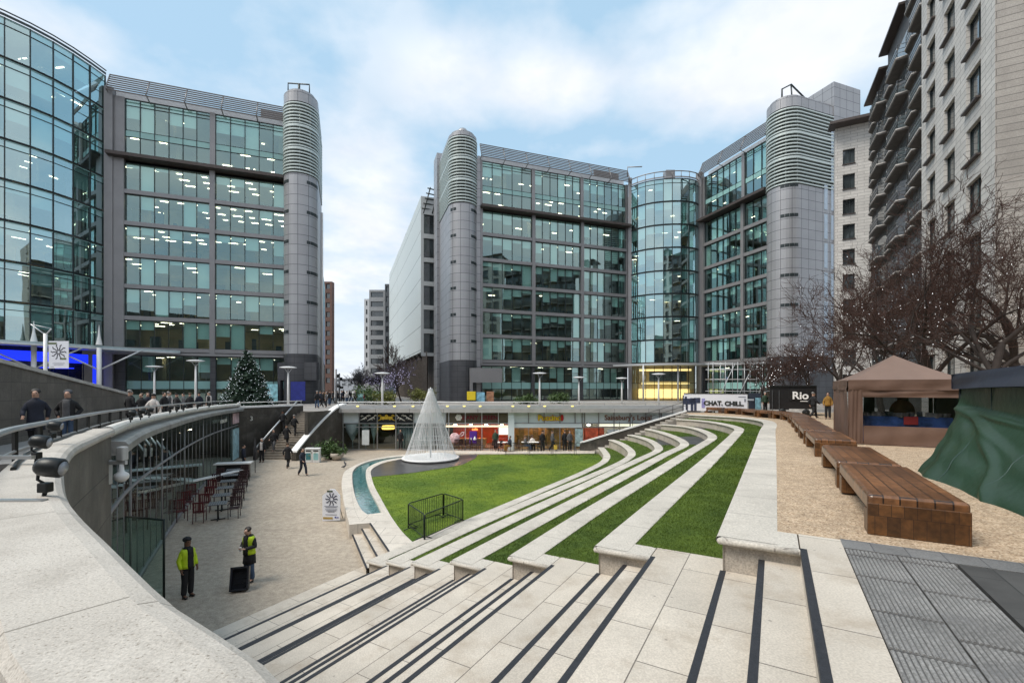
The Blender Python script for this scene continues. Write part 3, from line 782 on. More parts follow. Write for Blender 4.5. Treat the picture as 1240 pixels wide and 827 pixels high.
def spot(px, py, D, s, ang, label):
    base = at(px, py, D)
    o = thing('spotlight', label, 'spotlight', base, group='black spotlights clamped along the parapet')
    m = MB(); M = Matrix.Rotation(R(ang), 4, 'Z') @ Matrix.Rotation(R(8), 4, 'Y')
    st = len(m.v); m.lathe((0, 0, 0), [(.002, -.075), (.05, -.07), (.066, -.045), (.07, 0), (.07, .07), (.055, .085), (.002, .085)], 16)
    R2 = Matrix.Rotation(R(90), 4, 'Y')
    for i in range(st, len(m.v)): m.v[i] = tuple((M @ R2 @ Vector(m.v[i])) * s + Vector((0, 0, .21 * s)))
    m.build('lamp_head', BLACKM, o, world=False)
    m = MB(); st = len(m.v)
    m.lathe((0, 0, 0), [(.002, .0855), (.05, .0865), (.002, .0875)], 14)
    for i in range(st, len(m.v)): m.v[i] = tuple((M @ R2 @ Vector(m.v[i])) * s + Vector((0, 0, .21 * s)))
    m.build('lens', surf('lens', (.3, .32, .35), rough=.1), o, world=False)
    m = MB()
    m.tube([(-.075 * s, 0, .21 * s), (-.085 * s, 0, .12 * s), (-.03 * s, 0, .09 * s)], .010 * s, 6); m.bevbox((-.03 * s, 0, .065 * s), (.07 * s, .06 * s, .07 * s), .008 * s)
    m.tube([(-.03 * s, 0, .04 * s), (-.05 * s, .01, 0), (-.045 * s, .01, -.03 * s)], .014 * s, 6)
    m.build('bracket', BLACKM, o, world=False); return o
S0 = spot(60, 601, 3.25, 1.0, 10, 'nearest large black spotlight on the stone parapet')
spot(48, 559, 4.75, 1.0, 15, 'black spotlight behind the nearest one, with a bent cable below')
spot(66, 533, 6.6, 1.0, 20, 'third black spotlight along the parapet, by the cable')
for i, (px, py, D) in enumerate([(160, 510, 11.4), (172, 507, 12.6), (182, 504.5, 14), (207, 500, 17.2), (215, 499, 18.6), (223, 497.5, 20), (240, 495, 23.5), (254, 493, 27)]):
    spot(px, py, D, 1.0, 30, ['first', 'second', 'third', 'fourth', 'fifth', 'sixth', 'seventh', 'farthest'][i] + ' small spotlight on the white bullnose past the parapet end')
ct = tag(bpy.data.objects.new('cable', None), 'black lighting cable lying along the parapet between spotlights', 'cable'); col.objects.link(ct)
m = MB(); cz = [q + Vector((0, 0, .012)) for q in offset_path(PARF, -.36) if 4.2 < q.y < 9.6]
m.tube([q + Vector((.02 * math.sin(i * 1.1), .02 * math.cos(i * 1.7), 0)) for i, q in enumerate(cz)], .022, 6); m.build('cord', BLACKM, ct)
for px0, py0, px1, py1, D, lb in ((-30, 612, 54, 603, 3.1, 'flat metal bracket bar behind the nearest spotlight'), (-30, 556, 41, 551, 4.7, 'flat metal bracket bar behind the second spotlight')):
    a = at(px0, py0, D); b = at(px1, py1, D); m = MB(); d = b - a
    m.box(((a.x + b.x) / 2, (a.y + b.y) / 2, (a.z + b.z) / 2), (d.length, .05, .035), math.atan2(d.y, d.x)); tag(m.build('bracket_bar', GREYMET), lb, 'bracket')
# ================================================================== OFFICE BUILDINGS
rb = random.Random(11)
class Bld:
    """collects the shared meshes of one building, then links them as its parts"""
    def __init__(s, name, label, cat, loc):
        s.root = thing(name, label, cat, loc); s.acc = {}
    def mb(s, part, m):
        k = (part, m.name)
        if k not in s.acc: s.acc[k] = (MB(), m)
        return s.acc[k][0]
    def finish(s):
        for (part, _), (mb, m) in s.acc.items():
            if mb.f:
                o = mb.build(part, m, s.root)
                if part in ('office_lighting', 'office_interior', 'roof_louvre_slats'): o['kind'] = 'stuff'
def d2(P, Q):
    d = Vector((Q[0] - P[0], Q[1] - P[1])); ln = d.length; d /= ln
    return d, ln, Vector((d.y, -d.x))
def pq(P, d, n, s, o, z): return (P[0] + d.x * s + n.x * o, P[1] + d.y * s + n.y * o, z)
def glazing(bld, line, z0, z1, off=-.3, glass=None, mull=.07, transoms=(), spand=(), blind=.75, bl_side=1.0, name='window', fm=None, bands=(), full=.1):
    """glazed band: `line` is a plan polyline, one pane per segment"""
    glass = glass or GLASS; fm = fm or FRAME
    fr = MB(); pa = MB(); bd = MB(); sp = MB()
    for i in range(len(line) - 1):
        P, Q = line[i], line[i + 1]; d, ln, n = d2(P, Q)
        J = lambda: off + rb.uniform(-.012, .012)
        a_, b_ = J(), J(); t_ = rb.uniform(-.012, .012); pa.poly([pq(P, d, n, 0, a_, z0), pq(P, d, n, ln, b_, z0), pq(P, d, n, ln, b_ + t_, z1), pq(P, d, n, 0, a_ + t_, z1)])
        for z in (z0 + .04, z1 - .04) + tuple(transoms):
            c = pq(P, d, n, ln / 2, off + .02, z); fr.box(c, (ln, .09, .07), math.atan2(d.y, d.x))
        for a, b in spand:
            sp.poly([pq(P, d, n, .03, off + .045, a), pq(P, d, n, ln - .03, off + .045, a), pq(P, d, n, ln - .03, off + .045, b), pq(P, d, n, .03, off + .045, b)])
        if rb.random() < blind:
            r = rb.random(); h = (z1 - z0)
            fl = rb.choice([.16, .2, .28, .34, .34, .5, .62]) if r > full else 1.0
            zt = z1 - .1; zb = max(z0 + .05, z1 - h * fl)
            for a, b in spand:
                if zb < b < zt: zb = b
            bd.poly([pq(P, d, n, .06, off - .16, zb), pq(P, d, n, ln - .06, off - .16, zb), pq(P, d, n, ln - .06, off - .16, zt), pq(P, d, n, .06, off - .16, zt)])
    for i in range(len(line)):
        j = min(i, len(line) - 2); P, Q = line[j], line[j + 1]; d, ln, n = d2(P, Q)
        c = pq(line[i], d, n, 0, off + .03, (z0 + z1) / 2); fr.box(c, (mull, .13, z1 - z0), math.atan2(d.y, d.x))
    w_ = fr.build(name, fm, bld.root)
    pa.build('pane', glass, w_)
    if bd.f: bd.build('blind', BLIND, w_)
    if sp.f: sp.build('spandrel_panel', SPAND, w_)
    return w_
def split(P, Q, n, a=0.0, b=1.0):
    P = Vector(P[:2]); Q = Vector(Q[:2]); return [tuple(P.lerp(Q, a + (b - a) * i / n)) for i in range(n + 1)]
def office(bld, P, Q, z0, z1, depth=9.0, lit=.7, rows=(1.6, 3.6, 5.8), furn=.5, kind=0, inset=.5):
    d, ln, n = d2(P, Q); ang = math.atan2(d.y, d.x)
    ce = bld.mb('office_interior', CEIL); fl = bld.mb('office_interior', OFLOOR); wl = bld.mb('office_interior', OWALL); fu = bld.mb('office_interior', DESK)
    li = bld.mb('office_lighting', LAMP)
    i0 = -inset
    ce.poly([pq(P, d, n, 0, i0, z1), pq(P, d, n, 0, -depth, z1), pq(P, d, n, ln, -depth, z1), pq(P, d, n, ln, i0, z1)])
    fl.poly([pq(P, d, n, 0, i0, z0), pq(P, d, n, ln, i0, z0), pq(P, d, n, ln, -depth, z0), pq(P, d, n, 0, -depth, z0)])
    wl.poly([pq(P, d, n, 0, -depth, z0), pq(P, d, n, ln, -depth, z0), pq(P, d, n, ln, -depth, z1), pq(P, d, n, 0, -depth, z1)])
    s = 1.0 + rb.random(); rows = tuple(r + rb.uniform(-.4, .4) for r in rows); stp = rb.choice([1.9, 2.3, 2.7, 3.1]); lit = lit * rb.uniform(.7, 1.25)
    while s < ln - 1:
        for r in rows:
            if rb.random() < lit:
                if kind == 0: li.box(pq(P, d, n, s + rb.uniform(-.15, .15), -r, z1 - .05), (rb.choice([.6, .85, .85, 1.15]), .15, .03), ang)
                else: li.box(pq(P, d, n, s, -r, z1 - .05), (.14, 1.1, .03), ang)
        s += stp
    s = .6
    while s < ln - 1:
        if rb.random() < furn:
            h = rb.choice([.75, .75, 1.1, 1.25, 1.7]); wd = rb.uniform(.3, 1.5); fu.box(pq(P, d, n, s, -rb.uniform(.9, 2.6), z0 + h / 2), (wd, rb.uniform(.3, .8), h), ang)
        if rb.random() < .13: wl.box(pq(P, d, n, s, -rb.uniform(2.6, 6), (z0 + z1) / 2), (rb.choice([.15, .5, 2.5]), rb.choice([.15, .6]), z1 - z0), ang)
        s += rb.uniform(.7, 1.6)
def shell(bld, P, Q, z0, z1, depth, m):
    d, ln, n = d2(P, Q); b = bld.mb('wall', m)
    a1, a2, b1, b2 = pq(P, d, n, 0, -.6, 0), pq(P, d, n, 0, -depth - .2, 0), pq(Q, d, n, 0, -.6, 0), pq(Q, d, n, 0, -depth - .2, 0)
    for p, q in ((a1, a2), (b1, b2), (a2, b2)): b.poly([(p[0], p[1], z0), (q[0], q[1], z0), (q[0], q[1], z1), (p[0], p[1], z1)])
    r = bld.mb('roof', METAL); r.poly([(p[0], p[1], z1) for p in (a1, b1, b2, a2)])
GRZ = PLAZA - .05
def block_facade(bld, A, B, bays, base=10.3, step=4.02, nf=6, lits=None, top=(34.4, 42.0), bl=.62, lst=None):
    """A->B left to right. bays: [(t0, t1, panes)], grey columns between"""
    d, ln, n = d2(A, B); ang = math.atan2(d.y, d.x)
    fr = bld.mb('facade_frame', METAL)
    edges = [0.0] + [x for b in bays for x in (b[0], b[1])] + [1.0]
    P = Vector(A); Q = Vector(B)
    for i in range(0, len(edges), 2):
        a, b = edges[i], edges[i + 1]
        if b - a > .002:
            p, q = P.lerp(Q, a), P.lerp(Q, b)
            fr.seg(p, q, base - .55, top[0], .5, -.15)
            gr = MB(); gr.seg(p, q, GRZ, base - .55, .5, -.5); gr.build('ground_pier', CLADDK, bld.root)
            fr.seg(p, q, top[0], top[1], .5, -.35)
    for t0, t1, npn in bays:
        p, q = P.lerp(Q, t0), P.lerp(Q, t1)
        for f in range(nf):
            z0 = base + step * f
            fr.seg(p, q, z0 - .30, z0 + .20, .42, -.17)
            glazing(bld, split(p, q, npn), z0 + .20, z0 + step - .30, -.34, blind=bl, transoms=(), full=.08)
        # setback storeys
        zt = top[0] + .7
        glazing(bld, split(p, q, npn), zt, top[1], -.40, blind=.8, transoms=(zt + 2.15, zt + 2.95, top[1] - .85), spand=((zt + 2.15, zt + 2.95),), full=.12)
        # ground storeys
        glazing(bld, split(p, q, npn + (0 if npn > 5 else 0)), GRZ + .2, base - .75, -.72, blind=.5, transoms=(GRZ + 2.0, GRZ + 3.1), spand=((GRZ + 2.0, GRZ + 3.1),), full=.12)
    fr.seg(P, Q, base - .72, base - .40, .7, -.12)
    lg = bld.mb('ledge', DARKBR); lg.seg(P, Q, top[0] - .12, top[0] + .28, 1.5, .35); fr.seg(P, Q, top[0] + .28, top[0] + .7, .3, -.36)
    for f in range(nf):
        z0 = base + step * f; office(bld, A, B, z0 + .15, z0 + step - .32, lit=(lits[f] if lits else .6))
    office(bld, A, B, top[0] + .6, top[0] + 3.4, lit=.35, furn=.3); office(bld, A, B, top[0] + 3.5, top[1] - .2, lit=.2, furn=.2)
    office(bld, A, B, GRZ + .05, base - .8, lit=.3, rows=(2, 4), inset=.9)
    shell(bld, A, B, GRZ, top[1] + .15, 9.0, METAL)
    # roof louvres on sloping brackets
    sl = bld.mb('roof_louvre_slats', surf('brown_grey_slat', (.13, .115, .11), rough=.5, metal=.3)); br = bld.mb('roof_bracket', METAL)
    for i in range(8):
        t = i / 7; o = lerp(.75, -.15, t); z = lerp(top[1] + .15, top[1] + 2.45, t)
        sl.box(pq(A, d, n, ln / 2, o, z), (ln, .08, .14), ang)
    bld.mb('roof_upstand', METALLT).seg(P, Q, top[1] + .02, top[1] + 1.25, .3, -1.6)
    nb = max(3, int(ln / 3.6))
    for i in range(nb + 1):
        s = ln * i / nb
        br.tube([pq(A, d, n, s, -.4, top[1] - .1), pq(A, d, n, s, .85, top[1] + .2), pq(A, d, n, s, -.25, top[1] + 2.5)], .075, 5)
    pl = bld.mb('plant_screen', METAL); pl.seg(P.lerp(Q, .80), P.lerp(Q, .985), top[1] + .1, top[1] + 3.0, .3, -2.6)
def arc_pts(c, r, a0, a1, n): return [(c[0] + r * math.cos(lerp(a0, a1, i / n)), c[1] + r * math.sin(lerp(a0, a1, i / n))) for i in range(n + 1)]
def stadium(c, r, ax, Lb, n=18):
    """plan outline of a tower: round nose centred c, straight flanks running along ax for Lb; from left flank end round the nose to right flank end (seen facing the nose)"""
    a = math.atan2(-ax[1], -ax[0]); lft = (-(-ax[1]), -ax[0])
    pts = arc_pts(c, r, a - math.pi / 2, a + math.pi / 2, n)
    p0, p1 = pts[0], pts[-1]
    return [(p0[0] + ax[0] * Lb, p0[1] + ax[1] * Lb)] + pts + [(p1[0] + ax[0] * Lb, p1[1] + ax[1] * Lb)]
def grow(pts, g):
    V = [Vector((p[0], p[1], 0)) for p in pts]; return [(q.x, q.y) for q in offset_path(V, g)]
def wallring(mb, pts, z0, z1):
    mb.ribbon([Vector((p[0], p[1], z0)) for p in pts], [Vector((p[0], p[1], z1)) for p in pts])
def tower(bld, c, r, ax, Lb, zt=46.4, zl=(35.2, 44.6), base=10.3, slots=True, lflank=None):
    pts = stadium(c, r, ax, Lb)
    wallring(bld.mb('tower_base', CLADDK), pts, GRZ, base); wallring(bld.mb('tower_shaft', CLAD), pts, base, zl[0])
    inn = grow(pts, -.32); wallring(bld.mb('tower_core', FRAME), inn, zl[0] - .1, zl[1] + .2)
    wallring(bld.mb('tower_crown', CLAD), pts, zl[1], zt - .45); wallring(bld.mb('tower_crown', CLAD), grow(pts, -.35), zt - .45, zt)
    tp = bld.mb('tower_crown', CLAD)
    for z, g in ((zl[0], 0), (zt - .45, 0), (zt, -.35)):
        q = grow(pts, g) if g else pts; tp.sheet(q if True else q, lambda x, y, z=z: z)
    q = grow(pts, -.02)
    sl = bld.mb('tower_louvre', SLAT)
    nsl = 22; outer = grow(pts, .10); mid = grow(pts, -.22)
    for i in range(nsl):
        z = lerp(zl[0] + .15, zl[1] - .35, i / (nsl - 1)); big = i in (7, 14)
        h = .17 if not big else .30
        A_ = [Vector((p[0], p[1], z)) for p in outer]; B_ = [Vector((p[0], p[1], z + h)) for p in outer]
        C_ = [Vector((p[0], p[1], z + h + .05)) for p in mid]; D_ = [Vector((p[0], p[1], z - .0)) for p in mid]
        sl.ribbon(A_, B_); sl.ribbon(B_, C_); sl.ribbon(D_, A_)
    for i in range(2, len(outer) - 1, 4):
        sl.tube([(mid[i][0], mid[i][1], zl[0]), (mid[i][0], mid[i][1], zl[1])], .06, 5)
    if slots:
        a = math.atan2(-ax[1], -ax[0])
        for f in range(6):
            z = base + 2.9 + 4.02 * f
            for k in (-62, -46, 30, 44, 58, 72):
                t = a + R(k); p = Vector((c[0] + (r - .02) * math.cos(t), c[1] + (r - .02) * math.sin(t)))
                sb = MB(); sb.box((p.x, p.y, z), (.09, r * .22, .42), t); sb.build('slot_window', FRAME, bld.root)
    return pts

# ---- left block with its glazed curve
lb = Bld('office_building', 'grey office block with lit bands of windows behind the christmas tree', 'office building', (-40, 60, GRZ))
LA, LB = (-49.6, 56.0), (-30.6, 62.9)
block_facade(lb, LA, LB, [(.075, .525, 6), (.555, .975, 5)], lits=[.75, .55, .8, .85, .8, .75], base=10.9, step=3.93, top=(34.6, 42.2))
axL = Vector((-.34, .94)).normalized()
tower(lb, (-29.0, 62.6), 2.15, axL, 9, zt=46.0, zl=(34.6, 44.2), base=10.6)
m = lb.mb('roof_rail', FRAME)
m.tube([(-30.5, 62, 45.9), (-30.5, 62, 47.5), (-27.6, 62, 47.3), (-27.6, 62, 46.0)], .1, 5); m.tube([(-29.0, 62, 45.9), (-29.0, 62, 47.4)], .16, 5)
m = lb.mb('wall', CLAD); m.seg((-30.6, 62.9), (-30.0, 63.1), GRZ, 42.2, .8, -.3)
m = lb.mb('entrance_surround', CLADDK); m.seg((-31.6, 61.7), (-26.0, 60.9), GRZ + 3.2, GRZ + 5.6, .6, 0)
m.seg((-31.6, 61.7), (-31.2, 61.64), GRZ, GRZ + 3.2, .6, 0)
sig = lb.mb('window_poster', surf('orange_poster', (.55, .2, .06), var=.5, scale=2)); sig.seg((-34.3, 61.0), (-33.2, 61.2), GRZ + .3, GRZ + 2.7, .06, .2)
sig = lb.mb('window_poster', surf('teal_poster', (.3, .6, .66), var=.5, scale=2)); sig.seg((-32.8, 61.2), (-31.5, 61.4), GRZ + .3, GRZ + 2.7, .06, .3)
sig = lb.mb('window_poster', surf('navy_poster', (.02, .03, .22), var=.2, scale=2)); sig.seg((-29.2, 60.2), (-27.2, 60.0), GRZ + .5, GRZ + 3.0, .08, .1)
lb.finish()

cl = Bld('office_building', 'curved teal glass office front above the blue lit entrance', 'office building', (-52, 48, GRZ))
ctl = smooth_path([Vector(p + (0,)) for p in [(-66, 37.5), (-60, 40.4), (-55.8, 43.6), (-52.9, 46.6), (-51.2, 49.4), (-50.3, 52.4), (-50.0, 55.9)]], 60)
cpts = [(p.x, p.y) for p in resample(ctl, 15)]
for f in range(8):
    z0 = 10.8 + 4.2 * f
    glazing(cl, cpts, z0 + .05, z0 + 4.15, 0, glass=GLASSB, mull=.10, blind=.8, transoms=(z0 + 3.35,), spand=((z0 + 4.0, z0 + 4.12),), full=.05)
    for a, b in ((0, 4), (4, 8), (8, 11), (11, 14)):
        office(cl, cpts[a], cpts[b], z0 + .1, z0 + 4.0, depth=8, lit=.5, kind=1 if f in (7, 3) else 0, inset=.9 if a else .5)
top = [Vector((p[0], p[1], 44.4)) for p in grow(cpts, .15)]
cl.mb('roof_edge', FRAME).ribbon(top, [q + Vector((0, 0, .3)) for q in top]); cl.mb('roof_edge', FRAME).tube([q + Vector((0, 0, .55)) for q in top], .08, 5)
rf = cl.mb('roof', METAL); rf.sheet(cpts + [(-59, 60), (-75, 50)], lambda x, y: 44.35)
m = cl.mb('wall', METAL); m.seg((-50.0, 55.9), (-49.2, 56.2), GRZ, 43.0, 1.0, -.2); m.poly([(-59, 60, GRZ), (-75, 50, GRZ), (-75, 50, 44), (-59, 60, 44)])
m.poly([(-50.5, 56.5, GRZ), (-59, 60, GRZ), (-59, 60, 44.3), (-50.5, 56.5, 44.3)])
# recessed blue lit lobby
BLUE = glow('blue_led', (.010, .03, .85), 1.0); BLUED = surf('lobby_glass', (.012, .018, .06), rough=.15, var=.5, scale=.5, spec=.8)
lob = grow(cpts, -3.0); wl = cl.mb('lobby_wall', BLUED); wallring(wl, lob, GRZ, 10.6)
wallring(cl.mb('lobby_light', BLUE), grow(cpts, -2.2), 9.0, 10.1)
lm = cl.mb('lobby_light', BLUE)
for k in (7, 9, 11, 12): 
    p = grow(cpts, -1.2)[k]; lm.box((p[0], p[1], 8.3), (1.6, .1, .12), .5)
p = cpts[-1]; lm.box((p[0] - .1, p[1] - 1.3, 6.8), (.22, .22, 6.4))
ce = cl.mb('soffit', METAL); cq = grow(cpts, -3.0)
for i in range(14): ce.poly([(cpts[i][0], cpts[i][1], 10.62), (cpts[i + 1][0], cpts[i + 1][1], 10.62), (cq[i + 1][0], cq[i + 1][1], 10.62), (cq[i][0], cq[i][1], 10.62)])
mm = cl.mb('lobby_mullion', FRAME)
for p in grow(cpts, -2.85)[::1]: mm.tube([(p[0], p[1], GRZ), (p[0], p[1], 9)], .06, 5)
cl.finish()
# glass canopy round the entrance
can = thing('entrance_canopy', 'thin curved glass canopy on white columns over the blue entrance', 'canopy', (-49, 49, GRZ))
co = smooth_path([Vector(p + (0,)) for p in [(-60, 37.2), (-54.0, 40.6), (-49.2, 45.2), (-46.6, 50.0), (-44.2, 55.2), (-42.2, 57.9)]], 30)
ci = smooth_path([Vector(p + (0,)) for p in [(-61, 40.0), (-55.8, 43.7), (-53.0, 46.6), (-51.2, 49.5), (-49.6, 56.0), (-43, 58.3)]], 30)
m = MB()
A_ = [q + Vector((0, 0, 10.45)) for q in co]; B_ = [q + Vector((0, 0, 10.75)) for q in co]; C_ = [q + Vector((0, 0, 10.75)) for q in ci]; D_ = [q + Vector((0, 0, 10.45)) for q in ci]
m.ribbon(A_, B_); m.ribbon(B_, C_); m.ribbon(D_, A_); m.build('canopy_plate', surf('canopy_glass', (.42, .52, .54), rough=.3, var=.1), can)
m = MB(); m.tube([q + Vector((0, 0, 10.42)) for q in co], .13, 6); m.build('edge_tube', METALLT, can)
for px, D in ((41, 47.5), (120, 50.5)):
    p = at(px, HY, D); m = MB(); m.tube([(p.x, p.y, GRZ), (p.x, p.y, 10.5)], .22, 10); o = m.build('column', WHITE, can)
    m = MB(); m.lathe((p.x, p.y, 10.8), [(.3, 0), (.12, 1.0), (.02, 2.2)], 8); m.build('finial', WHITE, o)
    m = MB(); m.tube([(p.x, p.y, 8.0), (p.x - 3.5, p.y - 2, 10.4)], .09, 6); m.tube([(p.x, p.y, 8.0), (p.x + 3.2, p.y + 2.0, 10.4)], .09, 6); m.build('strut', METALLT, o)

# ---- central block, glazed bay and right wing
cb_ = Bld('office_building', 'long grey office block with a louvred round tower at its left end', 'office building', (8, 76, GRZ))
CA, CB = (-5.0, 71.6), (20.6, 80.6)
block_facade(cb_, CA, CB, [(.015, .325, 5), (.345, .655, 6), (.675, .985, 6)], lits=[.16, .10, .10, .12, .16, .25], bl=.92)
axC = Vector((-.33, .944)).normalized()
ptsC = tower(cb_, (-7.75, 71.3), 2.2, axC, 9.5, zt=45.4, zl=(34.2, 44.5))
m = cb_.mb('tower_flue', CLAD); m.lathe((-7.75, 71.6, 45.3), [(.9, 0), (.9, .9), (.6, 1.3), (.0, 1.3)], 12)
m.box((-12.6, 79.6, 25), (1.6, 3.2, 42.5), math.atan2(axC.y, axC.x) + math.pi / 2)
m = cb_.mb('wall', CLAD); m.seg((-5.6, 71.4), (-4.9, 71.6), GRZ, 42, .9, -.3)
m = cb_.mb('kiosk_surround', METAL); m.seg((-6.4, 69.0), (-1.6, 70.4), GRZ + 3.0, GRZ + 5.2, .6, 0); m.seg((-6.4, 69.0), (-6.0, 69.1), GRZ, GRZ + 3.0, .6, 0)
cb_.finish()
gb = Bld('glazed_bay', 'rounded teal glass bay between the two grey office wings', 'office building', (27, 77, GRZ))
bp_ = [Vector((x, y, 0)) for x, y in [(20.9, 80.2), (22.4, 78.5), (24.6, 77.3), (27.2, 76.8), (29.6, 76.9), (31.4, 77.6), (32.3, 78.6)]]
bpts = [(p.x, p.y) for p in resample(smooth_path(bp_, 60), 10)]
for f in range(8):
    z0 = 10.3 + 3.89 * f
    glazing(gb, bpts, z0 + .05, z0 + 3.84, 0, glass=GLASSB, mull=.09, blind=1.0, transoms=(z0 + 3.1,) if f == 7 else (), full=.22)
    office(gb, bpts[0], bpts[9], z0 + .1, z0 + 3.75, depth=4, lit=.4, inset=.1, furn=.8)
    # wedge of floor and ceiling inside the bow
    fl = gb.mb('office_interior', CEIL); fl.sheet(bpts, lambda x, y, z=z0 + 3.75: z); fl2 = gb.mb('office_interior', OFLOOR); fl2.sheet(bpts, lambda x, y, z=z0 + .1: z)
gt = [Vector((p[0], p[1], 41.5)) for p in grow(bpts, .1)]
gb.mb('roof_edge', METAL).ribbon(gt, [q + Vector((0, 0, .25)) for q in gt]); gb.mb('roof_edge', METAL).tube([q + Vector((0, 0, 1.1)) for q in gt], .09, 5)
for q in gt: gb.mb('roof_edge', METAL).tube([q, q + Vector((0, 0, 1.1))], .06, 4)
gb.mb('roof', METAL).sheet(bpts, lambda x, y: 41.45)
m = gb.mb('wall', METAL); m.seg((20.6, 80.6), (21.2, 80.4), GRZ, 43, .8, 0); m.seg((32.0, 78.7), (32.6, 78.0), GRZ, 43, .9, -.2)
m.box((26.9, 77.8, 42.2), (1.5, 1.2, 1.6)); m.tube([(20.2, 79.6, 43), (20.2, 79.6, 44.6), (22.6, 79, 44.4)], .1, 5)
# lit lobby
WARM = glow('lobby_lamp', (1, .74, .30), 1.05); wl = gb.mb('lobby_wall', surf('lobby_lining', (.50, .42, .26), var=.25, scale=.5))
wl.poly([(21.0, 82, GRZ), (32.4, 80.5, GRZ), (32.4, 80.5, 10.2), (21.0, 82, 10.2)])
lm = gb.mb('lobby_light', WARM); lm.seg((22.5, 80.4), (31.2, 79.2), 9.0, 9.35, .2, 0); lm.seg((22.8, 80.2), (30.8, 79.1), 6.7, 7.0, .2, 0); lm.seg((22.4, 80.6), (31.0, 79.6), GRZ + .4, GRZ + 2.0, .1, 0)
pic = gb.mb('lobby_screen', surf('grey_picture', (.16, .19, .19), var=.6, scale=.6)); pic.seg((24.0, 79.6), (30.2, 78.7), 7.2, 8.9, .1, 0)
lowp = [(p[0], p[1]) for p in bpts]
glazing(gb, lowp, GRZ + .05, 10.1, -.2, glass=GLASSC, mull=.08, transoms=(GRZ + 3.0,), blind=0)
gb.finish()
c2 = thing('entrance_canopy', 'thin pale disc canopy over the yellow lit lobby of the glass bay', 'canopy', (27, 75, GRZ))
co = smooth_path([Vector(p + (0,)) for p in [(17.5, 79.0), (21.2, 75.3), (25.6, 73.2), (30.2, 73.4), (33.6, 75.0), (35.5, 77.0)]], 24)
ci = [Vector((p.x * .96 + 1.08, p.y + 3.2, 0)) for p in co]
m = MB(); A_ = [q + Vector((0, 0, 9.75)) for q in co]; B_ = [q + Vector((0, 0, 10.05)) for q in co]; C_ = [q + Vector((0, 0, 10.05)) for q in ci]; D_ = [q + Vector((0, 0, 9.75)) for q in ci]
m.ribbon(A_, B_); m.ribbon(B_, C_); m.ribbon(D_, A_); m.build('canopy_plate', METALLT, c2)
for px in (779, 821): 
    p = at(px, HY, 74.2); m = MB(); m.tube([(p.x, p.y, GRZ), (p.x, p.y, 9.8)], .14, 8); m.build('column', METALLT, c2)
rw = Bld('office_building', 'angled grey office wing ending in a broad louvred tower at right', 'office building', (35, 70, GRZ))
DA, DB = (32.5, 78.0), (36.9, 65.2)
block_facade(rw, DA, DB, [(.04, .62, 6), (.66, .985, 3)], lits=[.12, .10, .08, .12, .10, .2], bl=.92)
axE = Vector((.94, .34)).normalized()
cE = (38.1, 63.4)
ptsE = tower(rw, cE, 2.3, axE, 6.2, zt=45.6, zl=(33.4, 43.9))
e_ = ptsE[-1]; nE = Vector((axE.y, -axE.x))
m = rw.mb('tower_slab', CLAD)
c = (e_[0] + axE.x * 2.7 - nE.x * 2.0, e_[1] + axE.y * 2.7 - nE.y * 2.0); m.box((c[0], c[1], (GRZ + 48.6) / 2), (5.4, 4.2, 48.6 - GRZ), math.atan2(axE.y, axE.x))
fl = rw.mb('stair_glass', glassy('strip_glass', (.35, .45, .55), refl=.55, rc=(.85, .93, 1.0), rough=.05)); bk = rw.mb('stair_glass', surf('strip_back', (.45, .55, .66), rough=.3, var=.1))
for s in (4.4, 5.75):
    for i in range(6 if s < 5 else 8):
        z = 10.9 + i * 4.02 + (3.0 if i > 0 else 3.0)
        q0 = (e_[0] + axE.x * (s - 6.2) + nE.x * .03, e_[1] + axE.y * (s - 6.2) + nE.y * .03); q1 = (q0[0] + axE.x * .62, q0[1] + axE.y * .62)
        bk.seg(q0, q1, z - 3.4, z, .04, 0)
m = rw.mb('roof_rail', FRAME); m.tube([(37.6, 63.4, 45.4), (37.6, 63.4, 47.6), (39.0, 63.6, 48.4), (42.6, 65, 46.6)], .12, 5); m.tube([(39.0, 63.6, 48.4), (39.2, 63.6, 45.6)], .1, 5)
m = rw.mb('plant_box', CLAD); m.box((40.6, 64.6, 46.1), (1.3, 1.3, 1.2)); m.box((43.2, 65.2, 46.0), (1.3, 1.3, 1.4))
rw.finish()

# ---- street behind: pale block, far blocks, blue and brick buildings
def grid_wall(mb, P, Q, z0, z1, xs, zs, depth=.25):
    """wall along P->Q with rectangular openings; returns the openings (s0, s1, za, zb)"""
    d, ln, n = d2(P, Q); op = []
    sx = sorted(set([0, ln] + [x for a in xs for x in a])); sz = sorted(set([z0, z1] + [z for a in zs for z in a]))
    isx = lambda a, b: any(abs(a - u) < 1e-6 and abs(b - v) < 1e-6 for u, v in xs); isz = lambda a, b: any(abs(a - u) < 1e-6 and abs(b - v) < 1e-6 for u, v in zs)
    for i in range(len(sx) - 1):
        for j in range(len(sz) - 1):
            a, b, za, zb = sx[i], sx[i + 1], sz[j], sz[j + 1]
            if isx(a, b) and isz(za, zb):
                op.append((a, b, za, zb))
                for q in (((a, 0, za), (a, 0, zb), (a, -depth, zb), (a, -depth, za)), ((b, 0, zb), (b, 0, za), (b, -depth, za), (b, -depth, zb)),
                          ((a, 0, zb), (b, 0, zb), (b, -depth, zb), (a, -depth, zb)), ((b, 0, za), (a, 0, za), (a, -depth, za), (b, -depth, za))):
                    mb.poly([pq(P, d, n, *t) for t in q])
            else:
                mb.poly([pq(P, d, n, a, 0, za), pq(P, d, n, b, 0, za), pq(P, d, n, b, 0, zb), pq(P, d, n, a, 0, zb)])
    return op
DGLASS = surf('dark_window', (.05, .062, .066), rough=.05, var=.6, scale=.3, spec=1.0, coat=.6)
